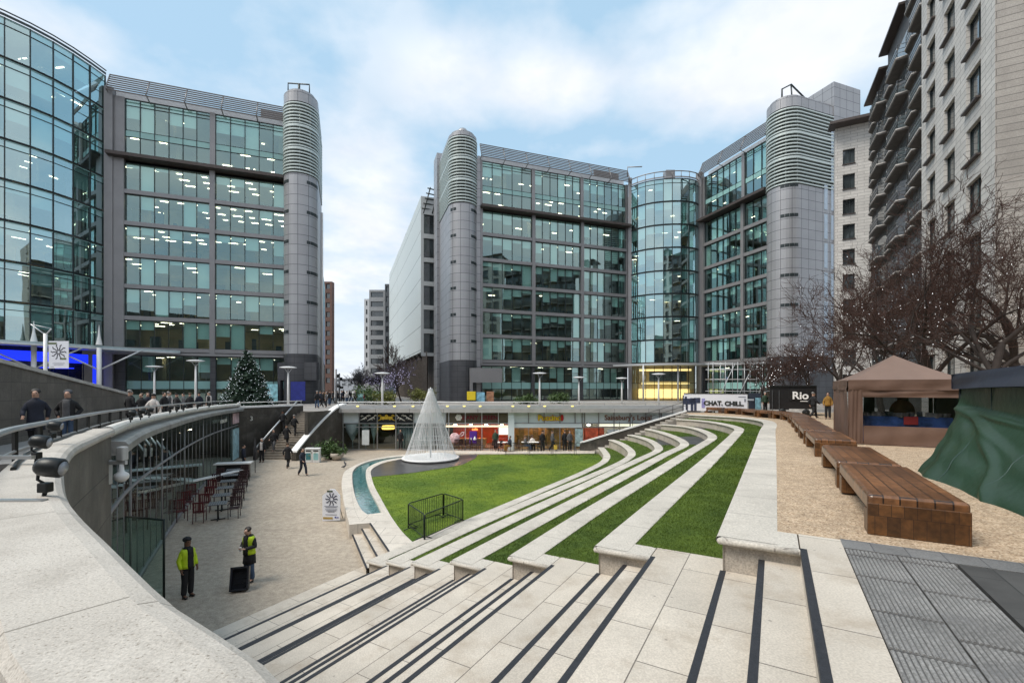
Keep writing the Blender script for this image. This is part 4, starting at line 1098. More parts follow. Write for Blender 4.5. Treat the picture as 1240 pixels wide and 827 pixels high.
def windows(root, P, Q, op, depth, sill=.0, frame=.06, pane=None, two=True, stl=None):
    d, ln, n = d2(P, Q); ang = math.atan2(d.y, d.x)
    for a, b, za, zb in op:
        f = MB(); zc = (za + zb) / 2; o = -depth + .03
        for s in ([a + frame / 2, b - frame / 2] + ([(a * .4 + b * .6)] if two else [])): f.box(pq(P, d, n, s, o, zc), (frame, .08, zb - za), ang)
        for z in (za + frame / 2, zb - frame / 2): f.box(pq(P, d, n, (a + b) / 2, o, z), (b - a, .08, frame), ang)
        w_ = f.build('window', FRAME, root)
        p = MB(); p.poly([pq(P, d, n, a, -depth, za), pq(P, d, n, b, -depth, za), pq(P, d, n, b, -depth, zb), pq(P, d, n, a, -depth, zb)]); p.build('pane', pane or DGLASS, w_)
        if sill:
            s_ = MB(); s_.box(pq(P, d, n, (a + b) / 2, sill / 2 - .05, za - .06), (b - a + .1, sill + .1, .10), ang); s_.build('sill', DARKBR, w_)
WPAN = surf('pale_panel', (.50, .55, .55), rough=.5, var=.06, brick=(60, 4.3, .07), mortar=(.16, .19, .19), moff=0)
pb = thing('office_building', 'pale panelled long building receding down the street beside the grey tower', 'office building', (-20, 90, PLAZA))
PA, PB = (-37.5, 139), (-16.4, 82.0)
m = MB(); d, ln, n = d2(PA, PB)
m.poly([pq(PA, d, n, 0, 0, 12.5), pq(PA, d, n, ln, 0, 12.5), pq(PA, d, n, ln, 0, 40.6), pq(PA, d, n, 0, 0, 40.6)])
m.poly([pq(PA, d, n, 0, -20, 40.6), pq(PA, d, n, 0, 0, 40.6), pq(PA, d, n, ln, 0, 40.6), pq(PA, d, n, ln, -20, 40.6)][::-1])
m.poly([pq(PA, d, n, 0, 0, 12.5), pq(PA, d, n, 0, -20, 12.5), pq(PA, d, n, ln, -20, 12.5), pq(PA, d, n, ln, 0, 12.5)])
m.build('wall', WPAN, pb)
E0 = pq(PA, d, n, ln, 0, 0); E1 = (-9.0, 84.6)
m = MB(); op = grid_wall(m, E0, E1, 11.8, 40.6, [(.5, 2.4)], [(12.4 + 4.3 * i, 15.9 + 4.3 * i) for i in range(6)], .4); m.build('end_wall', surf('white_frame', (.55, .57, .57), var=.05), pb)
windows(pb, E0, E1, op, .4, two=True)
m = MB()
for i in range(9):
    p = pq(PA, d, n, ln - .5 - i * 5.2, -.8, 0); m.box((p[0], p[1], (PLAZA + 12.6) / 2), (.9, .9, 12.6 - PLAZA))
m.build('colonnade', surf('brown_column', (.13, .11, .095), var=.2), pb)
m = MB(); m.poly([pq(PA, d, n, 0, -3, PLAZA), pq(PA, d, n, ln + 4, -3, PLAZA), pq(PA, d, n, ln + 4, -3, 12.5), pq(PA, d, n, 0, -3, 12.5)]); m.build('lobby_wall', surf('dark_lobby', (.06, .05, .045), var=.5, scale=.3), pb)
m = MB()
for i in range(5): 
    z = 38.4 + .9 * i; m.tube([(-16.2 + .25 * i, 82, z), (-13, 83.5, z)], .12, 5)
for x in (-16.0, -14.4): m.tube([(x, 82.2, 37.5), (x + 1.2, 82.6, 42.4)], .12, 5)
m.build('roof_louvre', FRAME, pb)
def far_block(name, label, px0, px1, pyt, D, m_, floors, ncol, wm=None, side=0, base=PLAZA, wfrac=.55, dep=25):
    a = at(px0, pyt, D); b = at(px1, pyt, D + side); r = thing(name, label, 'building', (a.x, a.y, base))
    P, Q = (a.x, a.y), (b.x, b.y); d, ln, n = d2(P, Q); z1 = a.z; fh = (z1 - base) / floors
    xs = [(ln * (i + .5 - wfrac / 2) / ncol, ln * (i + .5 + wfrac / 2) / ncol) for i in range(ncol)]; zs = [(base + fh * (j + .22), base + fh * (j + .78)) for j in range(1, floors)]
    m = MB(); op = grid_wall(m, P, Q, base, z1, xs, zs, .5)
    for s in (0, ln): m.poly([pq(P, d, n, s, 0, base), pq(P, d, n, s, -dep, base), pq(P, d, n, s, -dep, z1), pq(P, d, n, s, 0, z1)])
    m.poly([pq(P, d, n, 0, 0, z1), pq(P, d, n, ln, 0, z1), pq(P, d, n, ln, -dep, z1), pq(P, d, n, 0, -dep, z1)])
    m.build('wall', m_, r); windows(r, P, Q, op, .5, two=False, pane=wm, frame=.12); return r
WH = surf('white_render', (.50, .51, .52), rough=.7, var=.08)
far_block('apartment_block', 'white apartment block with dark balconies at the end of the street', 447, 466, 351, 150, surf('balcony_grey', (.30, .31, .32), var=.15), 11, 1, wfrac=.8)
far_block('apartment_block', 'narrow pale slab flank beside the far balcony block', 441, 447, 362, 172, WH, 11, 1, wfrac=.3)
far_block('office_building', 'dark narrow glass block between the far flats and the pale building', 466, 472, 344, 146, surf('dark_block', (.08, .09, .10), var=.2), 11, 1)
# blue clad building and brick tower on the left of the street
bb = thing('blue_building', 'narrow blue and teal clad side street building beside the left tower', 'building', (-31, 74, PLAZA))
B1, B0 = (-31.3, 74), (-41.7, 101.5)
d, ln, n = d2(B1, B0)
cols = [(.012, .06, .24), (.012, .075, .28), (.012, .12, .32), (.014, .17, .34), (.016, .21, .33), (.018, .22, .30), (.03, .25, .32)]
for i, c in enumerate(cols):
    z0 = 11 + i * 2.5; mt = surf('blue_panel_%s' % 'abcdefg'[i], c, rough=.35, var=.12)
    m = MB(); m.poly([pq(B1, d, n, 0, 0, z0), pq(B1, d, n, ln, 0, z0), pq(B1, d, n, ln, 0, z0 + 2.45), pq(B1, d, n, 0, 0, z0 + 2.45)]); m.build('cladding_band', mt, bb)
m = MB(); m.poly([pq(B1, d, n, 0, -.1, PLAZA), pq(B1, d, n, ln, -.1, PLAZA), pq(B1, d, n, ln, -.1, 28.5), pq(B1, d, n, 0, -.1, 28.5)])
m.poly([pq(B1, d, n, ln, 0, PLAZA), pq(B1, d, n, ln, -8, PLAZA), pq(B1, d, n, ln, -8, 28.5), pq(B1, d, n, ln, 0, 28.5)]); m.build('wall', FRAME, bb)
m = MB(); m.tube([(-29.3, 70.2, PLAZA), (-29.3, 70.2, 33)], .18, 6); m.build('corner_post', WHITE, bb)
bk = far_block('brick_tower', 'tall dark red brick tower at the end of the left street side', 392, 402, 341, 150, surf('dark_brick', (.13, .075, .06), rough=.8, var=.2), 12, 1, wfrac=.5, dep=2)
# distant ridge of buildings closing the street
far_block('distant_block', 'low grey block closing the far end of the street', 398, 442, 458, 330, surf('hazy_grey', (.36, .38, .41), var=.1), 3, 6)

# ---- right side flats
u2 = Vector((.467, .884)); v2 = Vector((.884, -.467))
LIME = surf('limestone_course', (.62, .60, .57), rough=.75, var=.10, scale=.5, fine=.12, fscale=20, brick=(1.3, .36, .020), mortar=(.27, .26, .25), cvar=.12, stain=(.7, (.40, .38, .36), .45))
LIME_SHADE = surf('limestone_flank_shade', (.40, .375, .345), rough=.8, var=.12, scale=.5, fine=.15, fscale=20, brick=(2.4, .36, .020), mortar=(.17, .16, .15), cvar=.15, stain=(.7, (.25, .23, .21), .5))  # limestone darkened to paint in the shade on the flank turned from the light
fc = Vector((24.2, 22.8))
fl_ = thing('apartment_block', 'pale limestone apartment block with square dark windows at upper right', 'apartment block', (fc.x, fc.y, T))
P, Q = tuple(fc + u2 * 11.2), tuple(fc)
zr = [(T + 2.1 + 3.05 * i, T + 4.05 + 3.05 * i) for i in range(12)]
m = MB(); op = grid_wall(m, P, Q, T - .5, 42, [(1.1, 2.75), (4.3, 6.05), (7.7, 9.6)], zr, .24); m.build('wall', LIME, fl_)
windows(fl_, P, Q, op, .24, sill=.22)
# string course shadow gaps
m = MB(); Q2 = tuple(fc + v2 * 22)
op = grid_wall(m, tuple(fc), Q2, T - .5, 42, [(5, 6.4), (9, 10.4), (13, 14.4)], zr, .34); m.build('flank_wall', LIME_SHADE, fl_); windows(fl_, tuple(fc), Q2, op, .34, sill=.25)
m = MB(); m.seg(P, Q, 42, 42.3, .8, .2); m.sheet([tuple(fc), Q2, tuple(fc + v2 * 22 + u2 * 11), P], lambda x, y: 42.1); m.build('roof', DARKBR, fl_)
# dark balcony block
bkb = thing('apartment_block', 'dark apartment block with stacked balconies behind the limestone block', 'apartment block', (30, 34, T))
g0 = fc + u2 * 11.25; gl_ = 19.6
m = MB(); P, Q = tuple(g0 + u2 * gl_), tuple(g0)
BALB = surf('balcony_back', (.085, .08, .078), rough=.6, var=.3, scale=.6)
d, ln, n = d2(P, Q)
segs = [(0, 6.4, 37.2), (6.6, 13.2, 38.4), (13.4, 19.4, 39.6)]
fw = MB(); bw = MB()
for s0, s1, zt in segs:
    m.poly([pq(P, d, n, s0, -.8, T - .5), pq(P, d, n, s1 + .2, -.8, T - .5), pq(P, d, n, s1 + .2, -.8, zt), pq(P, d, n, s0, -.8, zt)])
    m.poly([pq(P, d, n, s0, -.8, zt), pq(P, d, n, s1 + .2, -.8, zt), pq(P, d, n, s1 + .2, -12, zt), pq(P, d, n, s0, -12, zt)])
    rfm = MB(); c = pq(P, d, n, (s0 + s1) / 2, -.5, zt - .15); rfm.box(c, (s1 - s0 + .3, .8, .2), math.atan2(d.y, d.x)); rfm.build('roof', DARKBR, bkb)
m.build('wall', BALB, bkb)
for f in range(11):
    z = T + 2.6 + 3.0 * f
    for si, (s0, s1, zt) in enumerate(segs):
        if z + 2.4 > zt: continue
        # two balconies per segment with angled fronts
        for a, b, pr in ((s0, s0 + 2.4, -.42), (s0 + 2.6, s1, -.02)):
            ln_ = b - a
            bm_ = MB(); bm_.prism([tuple(pq(P, d, n, a, -.8, 0)[:2]), tuple(pq(P, d, n, b, -.8, 0)[:2]), tuple(pq(P, d, n, b - .1, pr, 0)[:2]), tuple(pq(P, d, n, a + .5, pr, 0)[:2])][::-1] if False else
                [tuple(pq(P, d, n, a, -.8, 0)[:2]), tuple(pq(P, d, n, a + .5, pr, 0)[:2]), tuple(pq(P, d, n, b - .1, pr, 0)[:2]), tuple(pq(P, d, n, b, -.8, 0)[:2])], z - .16, z)
            bo = bm_.build('balcony', surf('balcony_slab', (.13, .12, .115), rough=.7, var=.2), bkb)
            e_b = MB(); pts = [pq(P, d, n, a, -.75, z), pq(P, d, n, a + .5, pr + .02, z), pq(P, d, n, b - .1, pr + .02, z), pq(P, d, n, b, -.75, z)]; e_b.tube([(q[0], q[1], z - .02) for q in pts], .075, 4); e_b.build('slab_edge', surf('balcony_edge', (.42, .40, .38), rough=.7, var=.12), bo)
            r_ = MB(); pts = [pq(P, d, n, a, -.8, 0), pq(P, d, n, a + .5, pr - .04, 0), pq(P, d, n, b - .1, pr - .04, 0), pq(P, d, n, b, -.8, 0)]
            for hh in (1.08, .72, .4): r_.tube([(q[0], q[1], z + hh) for q in pts], .026, 4)
            for q in pts[1:3]: r_.tube([(q[0], q[1], z), (q[0], q[1], z + 1.08)], .03, 4)
            r_.poly([(pts[1][0], pts[1][1], z + .06), (pts[2][0], pts[2][1], z + .06), (pts[2][0], pts[2][1], z + .95), (pts[1][0], pts[1][1], z + .95)])
            r_.poly([(pts[0][0], pts[0][1], z + .06), (pts[1][0], pts[1][1], z + .06), (pts[1][0], pts[1][1], z + .95), (pts[0][0], pts[0][1], z + .95)])
            r_.build('balustrade', surf('smoked_panel', (.05, .052, .055), rough=.2, var=.2, spec=.8), bo)
            g_ = MB(); g_.poly([pq(P, d, n, a + .25, -.77, z + .05), pq(P, d, n, b - .25, -.77, z + .05), pq(P, d, n, b - .25, -.77, z + 2.3), pq(P, d, n, a + .25, -.77, z + 2.3)])
            g_.build('glass_door', surf('balcony_glass', (.10, .115, .12), rough=.08, var=.6, scale=.4, spec=1.0), bo)
# end wing facing the camera
hw = thing('apartment_block', 'narrow pale stone block with one column of square windows behind the balconies', 'apartment block', (39, 55, PLAZA))
h0 = Vector((39.2, 55.2)); P, Q = tuple(h0), tuple(h0 + v2 * 4.6)
m = MB(); op = grid_wall(m, P, Q, PLAZA, 37.4, [(.75, 1.95)], [(PLAZA + 2.0 + 3.0 * i, PLAZA + 3.75 + 3.0 * i) for i in range(11)], .3)
m.poly([(P[0], P[1], PLAZA), (P[0] + u2.x * 1, P[1] + u2.y * 1, PLAZA), (P[0] + u2.x * 1, P[1] + u2.y * 1, 37.4), (P[0], P[1], 37.4)][::-1]); m.build('wall', LIME, hw)
windows(hw, P, Q, op, .3, sill=.1)
m = MB(); m.seg(Vector(P) - v2 * .7, Q, 37.4, 37.7, 2.0, .5); m.build('roof', DARKBR, hw)
m = MB(); m.poly([(P[0], P[1], 37.3), (Q[0], Q[1], 37.3), (Q[0] + u2.x * 1, Q[1] + u2.y * 1, 37.3), (P[0] + u2.x * 1, P[1] + u2.y * 1, 37.3)]); m.build('roof_deck', DARKBR, hw)

# unseen dark block added behind the camera for the office glass to mirror
ob = thing('office_building', 'long dark stone office block across the square, mirrored in the lower office windows', 'office building', (0, -34, T))
P, Q = (58, -34), (-62, -30)
m = MB(); op = grid_wall(m, P, Q, T - .5, 27, [(3 + 6 * i, 7 + 6 * i) for i in range(19)], [(T + 1 + 4 * i, T + 3.8 + 4 * i) for i in range(5)], .4); m.build('wall', surf('dark_stone', (.11, .09, .075), rough=.8, var=.3), ob)
d, ln, n = d2(P, Q); m = MB()
m.poly([pq(P, d, n, 0, -.4, T), pq(P, d, n, ln, -.4, T), pq(P, d, n, ln, -.4, 26), pq(P, d, n, 0, -.4, 26)]); m.build('glazing', DGLASS, ob)
# ================================================================== SHOP ROW UNDER THE PLAZA
YS = 40.6
def sx(px): return (px - CX) / F * YS
SLAB = surf('deck_edge', (.40, .39, .375), rough=.6, var=.15, scale=.6, stain=(.8, (.2, .19, .18), .5), brick=(3, 9, .02), moff=0)
ps = thing('deck_edge', 'long grey concrete deck edge above the row of shops', 'deck edge', (0, YS, 4))
m = MB(); m.box(((sx(411) + sx(845)) / 2, YS + .2, 4.02), (sx(845) - sx(411), 1.7, .34)); m.build('slab', SLAB, ps)
m = MB(); m.box(((sx(411) + sx(845)) / 2, YS - .45, 4.33), (sx(845) - sx(411), .34, .30)); m.build('upstand', METALLT, ps)
GLOWY = glow('edge_lamp', (1, .80, .22), 1.0, sampling=False)
for px in (436, 480, 502, 543, 563, 582, 621, 640, 659, 692):
    m = MB(); m.box((sx(px), YS - .64, 4.42), (.2, .04, .09)); m.build('edge_light', GLOWY, ps)
rl_ = thing('plaza_railing', 'thin white metal railing along the deck edge above the shops', 'railing', (0, YS - .4, 4.4))
m = MB(); m.tube([(sx(411), YS - .42, 4.78), (sx(830), YS - .42, 4.78)], .035, 6); m.build('rail', WHITE, rl_)
for i in range(18):
    x = lerp(sx(412), sx(829), i / 17); m = MB(); m.tube([(x, YS - .42, 4.45), (x, YS - .42, 4.78)], .022, 5); m.build('post', GREYMET, rl_)
lw = thing('plaza_railing', 'thin white metal railing on the dark granite wall left of the back stairs', 'railing', (-20, 38, 4.4))
PALEBL = surf('pale_fascia', (.68, .76, .78), rough=.45, var=.06, scale=.6)
FZ0, FZ1, FB = 2.86, 3.87, .5
def unit(name, label, px0, px1, muls, fascia, back, floor_, light, lamp_z=2.62, depth=5.0, mulm=GREYMET, door=None, ftop=None):
    r = thing(name, label, 'shop', (sx((px0 + px1) / 2), YS, FB)); x0, x1 = sx(px0), sx(px1)
    for a, b, mt in fascia:
        f = MB(); f.poly([(sx(a), YS + .06, FZ0), (sx(b), YS + .06, FZ0), (sx(b), YS + .06, FZ1), (sx(a), YS + .06, FZ1)]); f.build('fascia_panel', mt, r)
    f = MB()
    for z in (FB + .05, 2.55, FZ0, FZ1): f.box(((x0 + x1) / 2, YS, z), (x1 - x0, .10, .075))
    for p in muls: f.box((sx(p), YS, (FB + FZ1) / 2), (.075, .12, FZ1 - FB))
    fr = f.build('frame', mulm, r)
    g = MB(); g.poly([(x0, YS + .03, FB), (x1, YS + .03, FB), (x1, YS + .03, FZ0), (x0, YS + .03, FZ0)]); g.build('shop_window', GLASSC, r)
    w = MB()
    w.poly([(x0, YS + depth, FB), (x1, YS + depth, FB), (x1, YS + depth, 3.0), (x0, YS + depth, 3.0)])
    for x in (x0, x1): w.poly([(x, YS + .1, FB), (x, YS + depth, FB), (x, YS + depth, 3.0), (x, YS + .1, 3.0)])
    w.build('interior_wall', back, r)
    c = MB(); c.poly([(x0, YS + .1, FZ0 - .02), (x1, YS + .1, FZ0 - .02), (x1, YS + depth, FZ0 - .02), (x0, YS + depth, FZ0 - .02)]); c.build('ceiling', CEIL if light else FRAME, r)
    c = MB(); c.poly([(x0, YS + .1, FB + .01), (x1, YS + .1, FB + .01), (x1, YS + depth, FB + .01), (x0, YS + depth, FB + .01)]); c.build('floor', floor_, r)
    if light:
        n = int((x1 - x0) / 1.25)
        for i in range(n):
            for yy in (1.0, 2.9):
                l_ = MB(); l_.lathe((lerp(x0, x1, (i + .5) / n), YS + yy, lamp_z), [(.01, .1), (.13, .06), (.16, 0), (.01, -.03)], 8); l_.build('pendant_lamp', light, r)
    return r
WARML = glow('warm_lamp', (1, .70, .36), 34.0); WHITEL = glow('white_lamp', (1, .93, .82), 22.0); REDL = glow('red_lamp', (1, .45, .25), 30.0)
DKIN = surf('dark_interior', (.05, .048, .045), rough=.7, var=.6, scale=.8); WOODIN = surf('wood_interior', (.36, .20, .09), rough=.7, var=.6, scale=.9)
REDIN = surf('red_interior', (.45, .04, .03), rough=.6, var=.4, scale=.7); DKFLOOR = surf('shop_floor', (.16, .13, .10), rough=.5, var=.3)
DKFAS = surf('black_fascia', (.022, .025, .028), rough=.3, var=.3); OLIVE = surf('olive_fascia', (.11, .09, .06), rough=.45, var=.25, scale=1)
CREAM = surf('cream_scroll', (.72, .72, .66)); GOLD = surf('gold_scroll', (.72, .50, .05), rough=.4, var=.3, scale=5); DKRED = surf('dark_red_letter', (.16, .012, .022)); YEL = surf('yellow_letter', (.80, .62, .04)); RED = surf('red_mark', (.50, .015, .02)); ORANGELET = surf('maroon_letter', (.20, .07, .03))
u1 = unit('bar_front', 'dark glass bar front with funnel curtains and white and gold scrolls left of the cone', 415, 540, [415.5, 435, 457, 479.5, 501, 521, 540],
     [(415, 435, PALEBL), (435, 457, DKFAS), (457, 479.5, DKFAS), (479.5, 501, DKFAS), (501, 540, PALEBL)], DKIN, DKFLOOR, None)
def scroll(r, pxc, mt, s=1.0, mirror=1, z=3.36):
    m = MB(); x0 = sx(pxc)
    for dx, dz, rad, tr in ((-.28, .18, .15, 5.0), (.1, -.12, .2, 5.4), (.36, .2, .12, 4.6)):
        pts = [(x0 + mirror * s * (dx + rad * (1 - t / 9) * math.cos(tr * t / 7)), YS - .02, z + s * (dz + rad * (1 - t / 9) * math.sin(tr * t / 7))) for t in range(9)]
        m.tube(pts, [.05 * s * (1.2 - i / 10) for i in range(9)], 5)
    m.tube([(x0 - .45 * s * mirror, YS - .02, z - .3 * s), (x0, YS - .02, z - .05), (x0 + .5 * s * mirror, YS - .02, z + .3 * s)], [.02, .07, .02], 5)
    m.build('scroll_motif', mt, r)
scroll(u1, 441, CREAM, .75); scroll(u1, 450, CREAM, .9); scroll(u1, 463, GOLD, .9); scroll(u1, 473, GOLD, .9, -1); scroll(u1, 485, CREAM, .9, -1); scroll(u1, 495, CREAM, .75, -1)
m = MB(); m.box((sx(468), YS - .03, 3.36), (1.1, .03, .26)); m.build('gold_plate', GOLD, u1)
VEIL = surf('grey_curtain', (.24, .32, .33), rough=.7, var=.25, scale=2.5)
for pxc, w_ in ((425, 18), (441, 8.5), (451, 8.5)):
    m = MB(); x = sx(pxc); hw = w_ / F * YS / 2
    m.lathe((x, YS + .45, 0), [(.03, .55), (.035, 1.25), (hw * .35, 1.55), (hw * .75, 2.05), (hw * .95, 2.45), (hw, 2.8)], 14); m.build('funnel_curtain', VEIL, u1)
m = MB()
for i in range(14): m.tube([(sx(481 + i * 3.1), YS + .5 + .1 * (i % 2), FB), (sx(481 + i * 3.1), YS + .5 + .1 * (i % 2), 2.8)], .12, 6)
m.build('window_curtain', VEIL, u1)
m = MB(); m.box((sx(444.5), YS - .4, 1.65), (.62, .08, 1.3)); m.build('menu_board', surf('menu_paper', (.62, .66, .66), var=.1), u1)
m = MB(); m.lathe((sx(465), YS + 1.4, 2.35), [(.02, .22), (.55, .2), (.6, 0), (.55, -.12), (.02, -.14)], 14); m.build('gold_lampshade', glow('gold_shade', (1, .62, .12), 1.6), u1)
u2_ = unit('cafe_shop', 'brown fronted cafe with dark red lettering and red lit windows right of the cone', 540, 617, [543.5, 563.5, 583.5, 603.5, 616.5], [(540, 617, OLIVE)], REDIN, DKFLOOR, REDL, mulm=METALLT)
m = MB()
for k in range(6):
    a = k * math.pi / 3; m.ball((sx(555.5) + .17 * math.cos(a), YS - .03, 3.4 + .17 * math.sin(a)), .15, 8, 5, (1, .25, 1))
m.build('flower_emblem', CREAM, u2_)
lettering('BEANY GREEN', .52, (sx(580), YS - .02, 3.36), 0, DKRED, u2_, .02, bold=.012)
m = MB(); m.box((sx(578), YS - .06, 2.62), (sx(617) - sx(541), .06, .16)); m.build('light_strip', glow('cream_strip', (1, .85, .6), .55), u2_)
m = MB(); m.ball((sx(551.5), YS - .5, 1.62), .46, 14, 10, (1, .3, 1)); m.tube([(sx(557), YS - .5, 1.8), (sx(560), YS - .5, 2.1), (sx(562.5), YS - .5, 2.15), (sx(562), YS - .5, 1.9), (sx(558.5), YS - .5, 1.75)], .06, 6); m.build('hanging_sign', surf('pink_white_sign', (.75, .48, .50), var=.5, scale=6), u2_)
m = MB(); m.bevbox((sx(573.5), YS - .4, 1.65), (.66, .12, 1.12), .05); o_ = m.build('window_sign', surf('purple_sign', (.10, .02, .30)), u2_)
m = MB(); m.lathe((sx(575.5), YS - .49, 1.45), [(.12, 0), (.13, .12), (.06, .2), (.05, .28), (.002, .32)], 8); m.box((sx(571), YS - .47, 1.5), (.1, .04, .28)); m.build('white_symbol', WHITE, o_)
lettering('cafe', .34, (sx(575), YS - .05, 2.35), 0, glow('orange_letter', (1, .3, .08), 2.0), u2_, .02)
m = MB(); m.box((sx(562), YS + 1.2, .95), (3.8, .6, .9)); m.build('counter', WOODIN, u2_)
m = MB(); m.box((sx(610), YS + .8, 2.15), (.9, .4, .7)); m.build('light_box', glow('lightbox', (1, .92, .8), 1.0), u2_)
u3 = unit('cafe_shop', 'pale blue fronted cafe with yellow lettering and warm lit interior', 621, 706, [640, 659, 678, 696.5, 705], [(621, 706, PALEBL)], WOODIN, DKFLOOR, WARML, mulm=METAL)
m = MB(); m.box((sx(619), YS - .1, (FB + 3.87) / 2), (.55, .4, 3.87 - FB)); m.build('white_pillar', PALEBL, u3)
m = MB(); m.box((sx(663), YS - .05, 2.66), (sx(705) - sx(622), .05, .36)); m.build('lower_fascia', PALEBL, u3)
lettering('Puccino', .66, (sx(665.5), YS - .03, 3.34), 0, YEL, u3, .03, bold=.02); lettering('Puccino', .66, (sx(665.5), YS + .01, 3.34), 0, RED, u3, .012, bold=.05)
m = MB(); m.ball((sx(680.5), YS - .03, 3.36), .2, 10, 6, (.75, .3, 1.5)); m.build('red_mark', RED, u3)
m = MB()
for p in (632, 650, 668, 690): m.box((sx(p), YS + 2.4, 1.6), (.5, .4, 2.1))
m.box((sx(660), YS + 3.2, 1.0), (5, .6, 1.0)); m.build('counter', surf('dark_wood', (.12, .07, .04), var=.5), u3)
m = MB(); m.box((sx(672), YS + .5, 1.5), (1.3, .1, 1.95)); m.build('open_door', surf('orange_wood', (.42, .20, .06), var=.3), u3)
m = MB(); m.box((sx(701), YS - .04, 1.6), (.66, .05, 1.55)); m.build('window_poster', surf('pale_poster', (.36, .50, .52), var=.4, scale=3), u3)
u4 = unit('supermarket_front', 'pale supermarket front with dark lettering beside the sloping wall', 706, 832, [708, 725, 743.5, 763, 782, 801, 820], [(706, 832, PALEBL)], surf('white_interior', (.55, .52, .46), var=.3), DKFLOOR, WHITEL, mulm=METAL)
lettering("Sainsbury's Local", .62, (sx(760.5), YS - .03, 3.36), 0, ORANGELET, u4, .02, bold=.008)
m = MB(); m.box((sx(753), YS + .25, 2.72), (4.0, .06, .40)); m.build('light_box', glow('shop_strip', (1, .93, .75), .75), u4)
m = MB(); m.box((sx(719), YS - .04, 1.6), (sx(732) - sx(707), .04, 1.75)); m.build('window_poster', surf('red_poster', (.50, .09, .04), var=.7, scale=1.6), u4)
m = MB(); m.box((sx(748), YS - .04, 1.75), (sx(760) - sx(735), .04, 1.2)); m.build('notice_panel', surf('white_notice', (.55, .60, .62), var=.3, scale=3), u4)
m = MB(); m.box((sx(746), YS - .07, 1.75), (1.7, .03, .62)); m.build('notice_picture', surf('dark_notice', (.10, .16, .17), var=.6, scale=4), u4)

# ------------------------------------------------------------------ back stairs on the left
bs = thing('back_stairs', 'steep stone stairs climbing from the gravel to the plaza at the back left', 'stairs', (-18, 35.3, .45))
SA, SB = Vector((-18.1, 35.2)), Vector((-18.05, 41.2)); NB_ = 20
m = MB()
for i in range(NB_):
    t = i / NB_; a = SA.lerp(SB, t); y0 = a.y; z = lerp(.46, PLAZA, (i + 1) / NB_)
    wd = lerp(2.9, 2.3, t); m.box((a.x, (y0 + SB.y + .4) / 2, z - .09), (wd, SB.y + .4 - y0, .185))
m.build('tread', surf('brown_step', (.22, .19, .155), rough=.8, var=.3, scale=2.5), bs)
m = MB()
for i in range(NB_):
    t = i / NB_; a = SA.lerp(SB, t); z = lerp(.46, PLAZA, (i + 1) / NB_); wd = lerp(2.9, 2.3, t); m.box((a.x, a.y + .03, z + .004), (wd, .07, .012))
m.build('nosing', surf('pale_nosing', (.42, .38, .32), var=.2), bs)
gw = thing('granite_wall', 'dark granite wall with white coping between the glass front and the back stairs', 'wall', (-20.5, 37, .5))
a, b = Vector((-21.6, 35.6)), Vector((-18.9, 41.2))
m = MB(); m.seg(a, b, .2, 4.42, .4, -.2); m.build('wall_body', GRANITE, gw)
m = MB(); m.seg(a, b, 4.42, 4.56, .5, -.2); m.build('coping', WHITE, gw)
m = MB(); m.seg((-19.9, 35.0), (-19.45, 40.2), .2, .9, .14, 0)
m = MB(); slp = [Vector((-19.75, 35.0, 1.35)), Vector((-19.35, 41.0, 4.85))]; m.tube(slp, .07, 6); m.tube([slp[0] - Vector((0, 0, .9)), slp[0]], .05, 6); m.build('handrail', METALLT, gw)
m = MB(); m.poly([slp[0] - Vector((0, 0, 1.0)), Vector((-19.35, 41.0, 3.9)), Vector((-19.35, 41.0, 4.75)), slp[0] - Vector((0, 0, .1))]); m.build('stair_cheek', GRANITE, gw)
m = MB()
for p, q in ((-21.5, 35.7), (-20.2, 38.4), (-19.0, 41.0)): m.tube([(p, q, 4.5), (p, q, 4.85)], .025, 5)
m.build('post', GREYMET, lw, world=True); m = MB(); m.tube([(-21.5, 35.7, 4.86), (-18.95, 41.1, 4.86)], .03, 5); m.build('rail', WHITE, lw)
lettering('3', .5, (-20.95, 36.6, 3.55), math.atan2(5.6, 2.7), CREAM, gw, .02)
cw = thing('curved_stair_wall', 'dark stair wall with broad white curved coping right of the back stairs', 'wall', (-16.3, 35, .5))
cpath = smooth_path([Vector(p) for p in [(-16.55, 34.5, 1.25), (-16.35, 35.6, 2.0), (-16.0, 37.2, 3.05), (-15.65, 38.8, 3.95), (-15.4, 40.0, 4.45), (-15.3, 41.4, 4.62)]], 30)
m = MB(); l1 = offset_path(cpath, -.27); l2 = offset_path(cpath, .27)
dn = lambda l, h: [q - Vector((0, 0, h)) for q in l]
m.ribbon(l1, l2, flip=True); m.ribbon(l2, dn(l2, .12), flip=True); m.ribbon(dn(l1, .12), l1, flip=True); m.poly([l1[0], l2[0], dn(l2, .12)[0], dn(l1, .12)[0]]); m.build('coping', WHITE, cw)
m = MB(); l1 = offset_path(cpath, -.2); l2 = offset_path(cpath, .2)
gr_ = lambda l: [Vector((q.x, q.y, .3)) for q in l]
m.ribbon(dn(l2, .12), gr_(l2), flip=True); m.ribbon(dn(l1, .12), gr_(l1)); m.poly([dn(l1, .12)[0], dn(l2, .12)[0], gr_(l2)[0], gr_(l1)[0]]); m.build('wall_body', GRANITE, cw)
m = MB(); m.seg((-16.1, 36.0), (sx(415), YS), .2, 4.1, .3, -.2); m.build('flank', GRANITE, cw)
m = MB(); m.box((-15.5, 39.3, 2.9), (.2, .2, .26)); m.build('wall_lamp', WHITE, cw)

